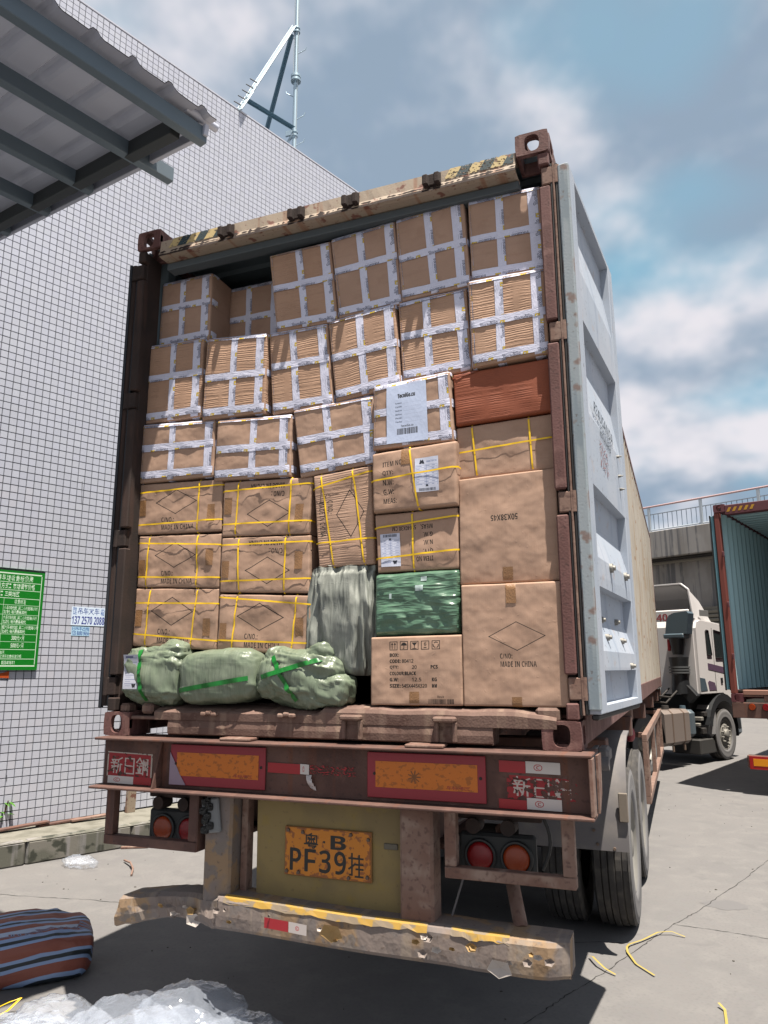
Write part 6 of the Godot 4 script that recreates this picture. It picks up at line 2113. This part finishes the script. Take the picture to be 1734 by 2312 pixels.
func cargo() -> void:
	var blk := Color(0.06, 0.045, 0.045)
	var clear := Color(0.2, 0.15, 0.12, 0.0)
	# printed designs
	var cno := paper(512, 288, clear)
	diamond(cno, Vector2(236, 112), 126, 68, 4, blk)
	ink(cno, "C/NO.:", Vector2(190, 212), Vector2(76, 28), blk, true)
	ink(cno, "MADE IN CHINA", Vector2(250, 254), Vector2(196, 28), blk, true)
	var m_cno := print_mat(cno)
	var m_cno_up := print_mat(turned(cno, 2))
	var m_cno_side := print_mat(turned(cno, 1), true)
	var y := 1.4
	var Y := func(a: Array) -> Array: return a
	# ---- taped cartons, row by row from the top
	taped("taped carton topmost at far left, its right side in view", Y.call(q4(-0.01 + .05, 4.06, .40, 4.06, .40, 3.63, .035, 3.63)), -0.20, {"smooth": true})
	taped("taped carton set far back in the dark between the two in the top row", Y.call(q4(.40, 4.05, .75, 4.05, .765, 3.60, .395, 3.60)), -0.40, {"smooth": true})
	taped("third carton of the top row, leaning, lit on its lower half", Y.call(q4(.838, 4.032, 1.219, 4.037, 1.271, 3.55, .900, 3.55)), -0.12)
	taped("fourth carton of the top row, pinkish windows wholly in shade", Y.call(q4(1.228, 4.035, 1.601, 4.06, 1.64, 3.575, 1.283, 3.561)), -0.11, {"smooth": true})
	taped("fifth carton of the top row, second from the right, just below the header", Y.call(q4(1.609, 4.055, 1.982, 4.08, 2.008, 3.60, 1.644, 3.585)), -0.10, {"smooth": true})
	taped("taped carton in the top right corner of the load under the header", Y.call(q4(2.005, 4.065, 2.375, 4.06, 2.385, 3.60, 2.014, 3.61)), -0.10, {"smooth": true})
	taped("tall taped carton at far left of the second row, with crushed flutes", Y.call(q4(.035, 3.615, .42, 3.60, .425, 3.13, .03, 3.13)), -0.12)
	taped("second carton of the second row, wrinkled, with a sagging right edge", Y.call(q4(.465, 3.575, .857, 3.54, .855, 3.085, .455, 3.09)), -0.09)
	taped("third carton of the second row, strongly ridged boards, in full sun", Y.call(q4(.865, 3.54, 1.219, 3.535, 1.262, 3.075, .897, 3.07)), -0.10)
	taped("fourth carton of the second row, set higher, above the tilted one", Y.call(q4(1.228, 3.54, 1.605, 3.575, 1.637, 3.12, 1.277, 3.085)), -0.09)
	taped("fifth carton of the second row with slanting shadows of lock rods", Y.call(q4(1.622, 3.573, 1.985, 3.59, 2.005, 3.15, 1.644, 3.14)), -0.10)
	taped("taped carton at the right end of the second row, standing on the orange brown box", Y.call(q4(2.007, 3.592, 2.378, 3.59, 2.384, 3.158, 2.017, 3.142)), -0.05)
	taped("low taped carton at far left of the third row, above the strapped boxes", Y.call(q4(.04, 3.115, .535, 3.085, .538, 2.765, .045, 2.77)), -0.10, {"smooth": true})
	taped("low taped carton, second in the third row, with upside down tape print", Y.call(q4(.56, 3.075, 1.02, 3.05, 1.02, 2.715, .55, 2.735)), -0.09, {"smooth": true})
	taped("tilted taped carton in the middle of the third row", Y.call(q4(1.03, 3.07, 1.488, 3.09, 1.503, 2.735, 1.08, 2.70)), -0.09, {"smooth": true})
	# with the white sheet
	var r := taped("taped carton carrying a large white address sheet with a barcode", Y.call(q4(1.505, 3.115, 1.90, 3.14, 1.915, 2.79, 1.50, 2.79)), -0.05, {"smooth": true})
	var im := paper(256, 340, Color(0.68, 0.725, 0.82))
	ink(im, "TecniGo.cu", Vector2(128, 66), Vector2(110, 26), blk, true, 0, 1.0)
	for k in 6:
		ink(im, ["Nombre:", "Carnet:", "Destino:", "Bultos:", "Peso:", "Fecha:"][k], Vector2(78, 108 + k * 22), Vector2(42, 10), Color(0.2, 0.22, 0.3))
		im.fill_rect(Rect2i(110, 113 + k * 22, 110, 1), Color(0.55, 0.58, 0.66))
	ink(im, "TecniGo.cu", Vector2(128, 244), Vector2(78, 15), blk)
	bars(im, Rect2i(64, 258, 128, 36), 8, blk)
	patch(r[0], r[1], "address_sheet", mat(Color.WHITE, 0.5, {"tex": tex(im), "bump": M.wrinkle, "deep": 0.05}), 0.075, 0.02, 0.21, 0.30, 0.006)
	# ---- strapped cartons with the diamond
	var g := "strapped cartons with a diamond mark"
	var specs := [
		["strapped diamond box at the top of the left column, one upright strap", q4(.04, 2.765, .594, 2.745, .598, 2.46, .045, 2.475), -0.11, m_cno, [[.73, .75]], [[.16, .21], [.80, .88]]],
		["strapped diamond box printed upside down, top of the second column, scorched mark in the diamond", q4(.612, 2.722, 1.145, 2.70, 1.125, 2.405, .610, 2.425), -0.10, m_cno_up, [[.17, .19], [.80, .78]], [[.20, .22], [.80, .88]]],
		["strapped diamond box in the middle of the left column", q4(.06, 2.465, .600, 2.445, .598, 2.155, .065, 2.18), -0.11, m_cno, [[.12, .15], [.74, .74]], [[.18, .17], [.85, .77]]],
		["strapped diamond box printed upside down, middle of the second column", q4(.611, 2.418, 1.134, 2.398, 1.135, 2.105, .612, 2.13), -0.10, m_cno_up, [[.24, .21], [.74, .75]], [[.17, .24], [.84, .88]]],
		["strapped diamond box at the foot of the left column, dented top corner", q4(.062, 2.172, .600, 2.15, .598, 1.83, .06, 1.86), -0.11, m_cno, [[.16, .20], [.70, .77]], [[.20, .13], [.73, .74]]],
		["strapped diamond box at the foot of the second column, strap pulled slanting", q4(.614, 2.118, 1.147, 2.092, 1.150, 1.80, .610, 1.83), -0.10, m_cno, [[.17, .22], [.80, .87]], [[.16, .18], [.94, .82]]]]
	for s in specs:
		r = crate(s[0], g, Y.call(s[1]), s[2], s[3], {"amp": 0.011})
		strapped(r[0], r[1], s[4], s[5])
		for k in 2:
			rng.seed = int(r[1].sd * 50) + k
			patch(r[0], r[1], "brown_tape", M.brown_tape, r[1].w * (0.02 + 0.82 * k), rng.randf_range(0.05, 0.12), 0.045, 0.09, 0.002)
	r = crate("upright strapped diamond box with its print turned sideways", g, Y.call(q4(1.155, 2.70, 1.476, 2.725, 1.493, 2.23, 1.195, 2.225)), -0.09, m_cno_side, {"amp": 0.010})
	strapped(r[0], r[1], [[.30, .14], [.86, .68]], [[.25, .25], [.83, .95]])
	# ---- the two with white labels
	var it := paper(512, 340, clear)
	for k in 5:
		var s: String = ["ITEM NO:", "QTY:", "N.W:", "G.W:", "MEAS:"][k]
		ink(it, s, Vector2(70 + s.length() * 8, 76 + k * 52), Vector2(s.length() * 16.5, 30), blk, true)
	r = crate("strapped box marked ITEM NO with a white label on its right half", "strapped cartons with white labels", Y.call(q4(1.502, 2.765, 1.932, 2.785, 1.93, 2.475, 1.508, 2.47)), -0.03, print_mat(it), {"amp": 0.012, "r": 0.014})
	var sheet := label_sheet()
	patch(r[0], r[1], "white_label", mat(Color.WHITE, 0.5, {"tex": tex(sheet)}), 0.225, 0.075, 0.115, 0.165, 0.003)
	strapped(r[0], r[1], [[.58, .455]], [[.50, .58]])
	patch(r[0], r[1], "brown_tape", M.brown_tape, 0.155, 0.22, 0.045, 0.08, 0.002)
	it = paper(512, 340, clear)
	for k in 5:
		var s: String = ["ITEM NO", "QTY.", "N.W.", "G.W.", "MEAS."][k]
		ink(it, s, Vector2(150 + s.length() * 8, 64 + k * 46), Vector2(s.length() * 15, 27), blk, true)
	ink(it, "51X40X30 CM", Vector2(330, 248), Vector2(150, 26), blk, true)
	ink(it, "KGS", Vector2(395, 205), Vector2(44, 24), blk, true)
	r = crate("strapped box printed upside down with a white label at lower left", "strapped cartons with white labels", Y.call(q4(1.508, 2.462, 1.922, 2.468, 1.922, 2.182, 1.522, 2.182)), -0.06, print_mat(turned(it, 2)), {"amp": 0.009})
	patch(r[0], r[1], "white_label", mat(Color.WHITE, 0.5, {"tex": tex(sheet)}), 0.022, 0.025, 0.10, 0.16, 0.003, true)
	strapped(r[0], r[1], [[.47, .47]], [[.21, .30], [.74, .86]])
	# ---- right hand column
	r = crate("orange brown carton wholly wrapped in tape, right side of the load", "plain cartons at the right", Y.call(q4(1.913, 3.128, 2.38, 3.142, 2.378, 2.885, 1.922, 2.87)), -0.07, M.carton_brown, {"amp": 0.006})
	band(r[0], r[1], "brown_tape", mat(Color(0.44, 0.21, 0.12), 0.5), Vector2(0.0, 0.235), Vector2(0.13, 0.252), 0.02, 0.003, 6.0, false, 0.004)
	r = crate("plain carton with thin yellow straps under the orange brown box", "plain cartons at the right", Y.call(q4(1.918, 2.862, 2.378, 2.878, 2.378, 2.615, 1.922, 2.608)), -0.09, M.carton, {"amp": 0.006})
	strapped(r[0], r[1], [[.22, .17], [.79, .76]], [[.48, .56]])
	var n1 := paper(384, 384, clear)
	ink(n1, "50X38X45", Vector2(180, 156), Vector2(104, 22), blk, true, 180.0)
	r = crate("tall plain carton stamped 50X38X45 upside down", "plain cartons at the right", Y.call(q4(1.93, 2.60, 2.383, 2.612, 2.380, 2.106, 1.926, 2.106)), -0.06, print_mat(n1), {"amp": 0.008})
	patch(r[0], r[1], "brown_tape", M.brown_tape, 0.20, -0.02, 0.045, 0.09, 0.002)
	var o1 := paper(384, 448, clear)
	diamond(o1, Vector2(208, 196), 104, 52, 3, blk)
	ink(o1, "C/NO:", Vector2(166, 268), Vector2(46, 19), blk, true)
	ink(o1, "MADE IN CHINA", Vector2(210, 297), Vector2(132, 20), blk, true)
	r = crate("large carton with a wide diamond and MADE IN CHINA, bottom right corner", "plain cartons at the right", Y.call(q4(1.937, 2.10, 2.388, 2.10, 2.392, 1.572, 1.937, 1.572)), -0.03, print_mat(o1), {"amp": 0.006})
	patch(r[0], r[1], "brown_tape", M.brown_tape, 0.205, 0.44, 0.045, 0.10, 0.002)
	patch(r[0], r[1], "brown_tape", M.brown_tape, 0.215, -0.02, 0.042, 0.06, 0.002)
	# ---- carton with the handling symbols
	var s1 := paper(512, 368, clear)
	for k in 5:
		var x0 := 110 + k * 60
		for q in [Rect2i(x0, 26, 46, 4), Rect2i(x0, 70, 46, 4), Rect2i(x0, 26, 4, 48), Rect2i(x0 + 42, 26, 4, 48)]:
			s1.fill_rect(q, blk)
		var c := Vector2(x0 + 23, 50)
		match k:
			0:
				for d in [-8, 8]:
					stroke(s1, [c + Vector2(d, 16), c + Vector2(d, -14)], 4, blk)
					fill_tri(s1, c + Vector2(d - 7, -6), c + Vector2(d + 7, -6), c + Vector2(d, -18), blk)
			1:
				for q in 10:
					var a := PI + PI * q / 10
					fill_tri(s1, c + Vector2(0, 0), c + Vector2(cos(a), sin(a)) * 17, c + Vector2(cos(a + 0.32), sin(a + 0.32)) * 17, blk)
				stroke(s1, [c, c + Vector2(0, 16), c + Vector2(-6, 17)], 3, blk)
			2:
				fill_tri(s1, c + Vector2(-16, -16), c + Vector2(16, -16), c + Vector2(0, 4), blk)
				stroke(s1, [c, c + Vector2(0, 16)], 4, blk)
				stroke(s1, [c + Vector2(-10, 17), c + Vector2(10, 17)], 4, blk)
			3:
				ink(s1, "6", c - Vector2(0, 6), Vector2(14, 20), blk, true)
				s1.fill_rect(Rect2i(int(c.x) - 8, int(c.y) + 10, 16, 5), blk)
			4:
				for q in 3:
					var a := TAU * q / 3 - PI / 2
					stroke(s1, [c + Vector2.from_angle(a + 0.6) * 15, c + Vector2.from_angle(a) * 15, c + Vector2.from_angle(a - 0.7) * 14], 5, blk)
	for k in 6:
		var a: Array = [["BOX:", "", ""], ["CODE:", "80412", ""], ["QTY:", "20", "PCS"], ["COLOUR:BLACK", "", ""], ["G.W:", "12.5", "KG"], ["SIZE:", "545X445X320", "MM"]][k]
		ink(s1, a[0], Vector2(112 + a[0].length() * 6.2, 100 + k * 33), Vector2(a[0].length() * 12.4, 19), blk, true, 0.0, 0.8)
		if a[1] != "":
			var x1: float = 184.0 if k == 1 or k == 5 else 240.0
			ink(s1, a[1], Vector2(x1 + a[1].length() * 6, 100 + k * 33), Vector2(a[1].length() * 12.6, 19), blk, false, 0.0, 0.8)
		if a[2] != "":
			ink(s1, a[2], Vector2(362, 100 + k * 33), Vector2(a[2].length() * 13, 19), blk, true, 0.0, 0.8)
	ink(s1, "Rosik", Vector2(396, 322), Vector2(36, 13), blk, true)
	bars(s1, Rect2i(328, 334, 140, 26), 12, blk)
	r = crate("carton with handling symbols and COLOUR BLACK print, bottom of the third column", "plain cartons at the right", Y.call(q4(1.500, 1.875, 1.935, 1.88, 1.934, 1.572, 1.499, 1.570)), -0.025, print_mat(s1), {"amp": 0.007})
	patch(r[0], r[1], "brown_tape", M.brown_tape, 0.19, -0.02, 0.045, 0.08, 0.002)
	# ---- wrapped goods
	r = crate("green plastic wrapped bale between the labelled box and the symbol carton", "", Y.call(q4(1.510, 2.172, 1.925, 2.178, 1.922, 1.885, 1.510, 1.882)), -0.04, M.poly_green, {"called": "wrapped_bale", "category": "bale", "amp": 0.024, "r": 0.028, "n": 34})
	for k in 3:
		patch(r[0], r[1], "torn_spot", mat(Color(0.60, 0.66, 0.66), 0.4), [0.08, 0.21, 0.235][k], [0.17, 0.20, 0.245][k], [0.012, 0.04, 0.03][k], [0.024, 0.026, 0.02][k], 0.003)
	sacks()

func sacks() -> void:
	# tall woven sack
	var t := thing("woven_sack", "tall grey woven sack with long upright folds in the middle of the load", "sack", Vector3(1.318, 1.70, -0.2))
	var g := geo()
	var f := func(i: int, j: int):
		var u := TAU * i / 96.0
		var v := j / 48.0
		var p := Vector3(spow(cos(u), 0.5), 0, spow(sin(u), 0.5))
		var fold := 0.034 * crease.get_noise_3d(p.x * 0.55 + 3.0 + v * 0.05, v * 0.10, p.z * 0.55) + 0.010 * soft.get_noise_3d(p.x * 0.8, v * 0.4, p.z)
		var rx := 0.158 + 0.012 * sin(v * PI) + fold
		var rz := 0.10 + 0.03 * sin(v * PI * 0.9) + fold * 1.4
		var y := v * 0.525
		if v < 0.08:
			var q := sqrt(1.0 - pow(1.0 - v / 0.08, 2.0))
			rx *= 0.82 + 0.18 * q
			rz *= 0.55 + 0.45 * q
		if v > 0.94:
			rx += 0.004
			rz *= 0.9
		return [Vector3(p.x * rx + 0.012 * (0.5 - v) * -1.0, y, p.z * rz + 0.0), Vector2(u / TAU, v)]
	grid(g, 96, 48, f, 1)
	put(g, "sacking", M.sacking, t)
	g = geo()
	var top := func(i: int, j: int):
		var p: Vector3 = f.call(i, 48)[0]
		return [Vector3(lerpf(p.x, 0.0, j / 3.0), p.y + 0.012 * sin(j * 1.2) + 0.01 * crease.get_noise_3dv(p * 2.0), lerpf(p.z, -0.02, j / 3.0)), Vector2.ZERO]
	grid(g, 96, 3, top, 1)
	put(g, "rolled_top", M.sacking, t)
	# three stuffed bags on the floor of the container
	var specs := [["pale green stuffed bag at the left post with a white label and upright green strap", Vector3(0.265, 1.565, -0.11), Vector3(0.178, 0.138, 0.12), 0.45, 0.024, 4, -0.03],
		["smooth pale green stuffed bag between two others, strap low across it", Vector3(0.675, 1.565, -0.09), Vector3(0.23, 0.132, 0.125), 0.5, 0.010, 9, 0.06],
		["crumpled pale green bag with crossed green straps, right of the smooth one", Vector3(1.115, 1.565, -0.11), Vector3(0.215, 0.128, 0.125), 0.55, 0.028, 15, -0.16]]
	for k in 3:
		var s: Array = specs[k]
		t = thing("stuffed_bag", s[0], "bag", s[1], 0.0, "pale green bags along the sill")
		var b := Basis(Vector3.BACK, s[6])
		g = geo()
		blob(g, Vector3(0, s[2].y, 0), s[2], s[3], 110, 64, s[5], s[4], 1.3, b)
		put(g, "bag_skin", M.poly_pale, t)
		if k == 2:
			g = geo()
			blob(g, Vector3(0.17, 0.075, 0.04), Vector3(0.10, 0.072, 0.085), 0.6, 60, 36, 22, 0.02, 2.0, Basis(Vector3.BACK, -0.15))
			put(g, "loose_corner", M.poly_pale, t)
			g = geo()
			blob(g, Vector3(0.09, 0.245, 0.0), Vector3(0.075, 0.045, 0.07), 0.7, 50, 30, 25, 0.02, 2.4, Basis(Vector3.BACK, 0.2))
			put(g, "gathered_fold", M.poly_pale, t)
		if k == 0:
			g = geo()
			blob(g, Vector3(0.06, 0.25, 0.02), Vector3(0.12, 0.05, 0.08), 0.7, 50, 30, 27, 0.025, 2.4, Basis(Vector3.BACK, 0.1))
			put(g, "gathered_fold", M.poly_pale, t)
		# straps lie on the skin
		var runs: Array = [[[-0.06, 0.27, -0.005, 0.01]], [[-0.225, 0.06, 0.20, 0.125]], [[-0.17, 0.13, 0.15, 0.215], [-0.115, 0.23, 0.02, 0.02]]][k]
		for q in runs:
			g = geo()
			var wide := 0.011
			var skin := func(x: float, y: float) -> Vector3:
				# the front of the bag at that place
				var e: float = 2.0 / s[3]
				var r: Vector3 = s[2]
				var local := b.inverse() * Vector3(x, y - r.y, 0)
				var left := maxf(0.0, 1.0 - pow(absf(local.x / r.x), e) - pow(absf(local.y / r.y), e))
				var w := Vector3(local.x, local.y, r.z * pow(left, s[3] / 2.0))
				var d := (w / r).normalized()
				w += Vector3(0, 0, s[4] * rumple(w * 1.3, s[5]) * d.z + 0.008)
				return Vector3(0, r.y, 0) + b * w
			var fs := func(i: int, j: int):
				var m := i / 40.0
				var at := Vector2(lerpf(q[0], q[2], m), lerpf(q[1], q[3], m))
				var o: Vector2 = Vector2(q[2] - q[0], q[3] - q[1]).normalized().orthogonal() * wide * (j - 0.5) * 2.0
				return [skin.call(at.x + o.x, at.y + o.y), Vector2.ZERO]
			grid(g, 40, 1, fs, 1)
			put(g, "strap", M.green_strap, t)
		if k == 0:
			g = geo()
			var im := paper(96, 176, Color(0.66, 0.67, 0.72))
			for y in range(16, 150, 22):
				im.fill_rect(Rect2i(10, y, 76, 3), Color(0.38, 0.4, 0.52))
				im.fill_rect(Rect2i(14, y + 10, 34, 3), Color(0.5, 0.52, 0.6))
			im.fill_rect(Rect2i(14, 8, 50, 8), Color(0.3, 0.32, 0.45))
			v_mark(im, Vector2(70, 160), 14, false, Color(0.1, 0.1, 0.12))
			var fl := func(i: int, j: int):
				return [Vector3(-0.155 + 0.10 * i / 4.0 + 0.014 * j / 8.0, 0.245 - 0.175 * j / 8.0, 0.132 - 0.006 * sin(j * 0.6) - 0.008 * (1.0 - i / 4.0)), Vector2(i / 4.0, j / 8.0)]
			grid(g, 4, 8, fl, 1)
			put(g, "white_label", mat(Color.WHITE, 0.5, {"tex": tex(im)}), t)

# ---------------------------------------------------------------- things lying about
func litter() -> void:
	# striped woven bag
	var im := paper(64, 512, Color(0.46, 0.25, 0.20))
	var y := 0
	for s in [[20, 1], [34, 2], [30, 3], [26, 2], [86, 1], [22, 2], [26, 3], [24, 2], [70, 1], [26, 2], [22, 3], [28, 2], [50, 1], [78, 4]]:
		im.fill_rect(Rect2i(0, y, 64, s[0]), [Color.BLACK, Color(0.46, 0.25, 0.20), Color(0.47, 0.55, 0.69), Color(0.10, 0.13, 0.16), Color(0.58, 0.63, 0.72)][s[1]])
		y += s[0]
	var t := thing("striped_bag", "red brown, blue and black striped woven bag on the ground, bottom left", "bag", Vector3(-0.92, 0, -0.374), 0.8)
	var g := geo()
	var f := func(i: int, j: int):
		var u := TAU * i / 100.0
		var v := j / 50.0
		var la := PI * (v - 0.5)
		var p := Vector3(spow(cos(la), 0.3) * spow(cos(u), 0.35), spow(sin(la), 0.35), spow(cos(la), 0.3) * spow(sin(u), 0.35))
		var q := p * Vector3(0.46, 0.135, 0.21)
		q += p.normalized() * (0.022 * crease.get_noise_3dv(q * 0.6 + Vector3(4, 1, 2)) + 0.012 * soft.get_noise_3dv(q * 0.8))
		q.y += (0.05 if p.y > 0 else 0.0) * (0.35 - absf(p.x - 0.1)) - (0.03 * p.z if p.y > 0 else 0.0)
		return [q + Vector3(0, 0.14, 0), Vector2(float(i) / 25.0, fposmod(((0.15 - q.y) - (0.21 - q.z) * 0.75 + q.x * 0.10 + 0.02) / 0.42 + 0.03 * soft.get_noise_3dv(q * 0.5), 1.0))]
	grid(g, 100, 50, f, 1)
	put(g, "woven_cloth", mat(Color.WHITE, 0.6, {"tex": tex(im), "bump": M.wrinkle, "deep": 0.2}), t)
	# heap of clear film
	t = thing("plastic_wrap_heap", "heap of crumpled clear plastic wrap on the ground at the bottom edge", "plastic wrap", Vector3(0.5, 0, 0.15))
	var film := StandardMaterial3D.new()
	film.albedo_color = Color(0.85, 0.89, 0.96, 0.13)
	film.transparency = BaseMaterial3D.TRANSPARENCY_ALPHA
	film.roughness = 0.09
	film.metallic_specular = 0.9
	film.cull_mode = BaseMaterial3D.CULL_DISABLED
	film.heightmap_enabled = true
	film.heightmap_texture = M.folds
	film.heightmap_scale = 0.35
	film.uv1_triplanar = true
	film.uv1_world_triplanar = true
	film.uv1_scale = Vector3.ONE * 2.0
	var lumps := [[0.08, -0.20, 0.25, 0.30, 0.21], [-0.20, -0.10, 0.30, 0.23, 0.24], [-0.50, 0.0, 0.28, 0.19, 0.22], [-0.74, 0.06, 0.22, 0.12, 0.2], [0.36, -0.16, 0.24, 0.23, 0.2], [0.52, -0.04, 0.24, 0.14, 0.2], [0.1, 0.2, 0.46, 0.27, 0.28], [-0.35, 0.25, 0.4, 0.22, 0.25]]
	for k in lumps.size():
		var l: Array = lumps[k]
		g = geo()
		blob(g, Vector3(l[0], l[3] * 0.33, l[1]), Vector3(l[2], l[3] * 0.5, l[4]), 0.85, 90, 46, 60 + k * 3, 0.045, 0.9, Basis(Vector3.UP, k * 1.3))
		put(g, "film", film, t)
	# a crushed clear bag by the kerb
	t = thing("plastic_bag", "small crushed clear plastic bag on the sunlit ground near the kerb", "plastic bag", Vector3(-2.36, 0.0, -2.50))
	g = geo()
	blob(g, Vector3(0, 0.035, 0), Vector3(0.15, 0.03, 0.08), 0.9, 60, 30, 50, 0.04, 2.0)
	put(g, "film", film, t)
	# twig and small scraps
	g = geo()
	tube(g, [Vector3(-2.08, 0.02, -2.76), Vector3(-1.93, 0.035, -2.66), Vector3(-1.80, 0.025, -2.54), Vector3(-1.70, 0.01, -2.40)], 0.009, 6)
	tag(put(g, "twig", mat(Color(0.45, 0.36, 0.32), 0.8)), "thin curved dry twig on the concrete left of the bumper", "twig")
	g = geo()
	cbox(g, Vector3(-2.36, 0.012, -3.24), Vector3(0.26, 0.02, 0.04), 0.004, Basis(Vector3.UP, 0.5))
	tag(put(g, "wood_scrap", M.frame_dusty), "short wood scrap against the kerb under the left lamp guard", "scrap")
	# straps on the ground
	var runs := [["short faded yellow strap half in the shadow beside the bumper", [Vector3(2.173, .012, -1.887), Vector3(2.20, .03, -1.83), Vector3(2.231, .03, -1.768), Vector3(2.284, .015, -1.708), Vector3(2.344, .006, -1.665)]],
		["long bent yellow strap lying across the crack at right", [Vector3(2.717, .004, -2.475), Vector3(2.634, .02, -2.498), Vector3(2.55, .015, -2.466), Vector3(2.462, .008, -2.305), Vector3(2.386, .012, -2.18), Vector3(2.378, .02, -2.10), Vector3(2.385, .012, -2.041), Vector3(2.444, .006, -1.877), Vector3(2.553, .006, -1.732)]],
		["short yellow strap end at the lower right corner", [Vector3(2.878, .02, -1.436), Vector3(2.905, .008, -1.393), Vector3(2.906, .005, -1.252), Vector3(2.90, .004, -1.05)]],
		["bright yellow strap piece beside the striped bag, bottom left corner", [Vector3(-0.60, .02, -0.02), Vector3(-0.535, .05, -0.06), Vector3(-0.50, .06, -0.10), Vector3(-0.50, .03, -0.02), Vector3(-0.54, .01, 0.08)]]]
	for q in runs:
		g = geo()
		var pts: Array = q[1]
		var w := 0.0065
		for k in pts.size() - 1:
			var d: Vector3 = (pts[k + 1] - pts[k]).normalized()
			var n := d.cross(Vector3.UP).normalized() * w
			var d2: Vector3 = (pts[mini(k + 2, pts.size() - 1)] - pts[k]).normalized() if k + 2 < pts.size() else d
			var d0: Vector3 = (pts[k + 1] - pts[maxi(k - 1, 0)]).normalized()
			var na := d0.cross(Vector3.UP).normalized() * w + Vector3(0, 0.004, 0)
			var nb := d2.cross(Vector3.UP).normalized() * w + Vector3(0, 0.004, 0)
			quad(g, pts[k] + na, pts[k + 1] + nb, pts[k + 1] - nb * Vector3(1, -1, 1), pts[k] - na * Vector3(1, -1, 1), pts[k] - Vector3(0, 1, 0))
		tag(put(g, "yellow_strap", M.strap_faded if q != runs[3] else M.strap), q[0], "strap", "cut yellow straps on the ground")
	# crumbs and leaf bits on the concrete
	rng.seed = 71
	g = geo()
	for k in 260:
		var p := Vector3(rng.randf_range(-3.0, 6.0), 0.002, rng.randf_range(-9.0, -0.3))
		var s := rng.randf_range(0.004, 0.014)
		cbox(g, p, Vector3(s, s * 0.5, s * rng.randf_range(0.5, 1.6)), 0.002, Basis(Vector3.UP, rng.randf() * 3.0))
	tag(put(g, "grit", mat(Color(0.25, 0.235, 0.22), 0.9)), "scattered grit and crumbs on the concrete", "grit").set_meta("kind", "stuff")

func _ready() -> void:
	camera_and_light()
	make_materials()
	ground()
	tiled_building()
	overpass()
	own_container()
	trailer()
	second_container()
	tractor()
	canopy()
	mast()
	wall_signs()
	cargo()
	litter()
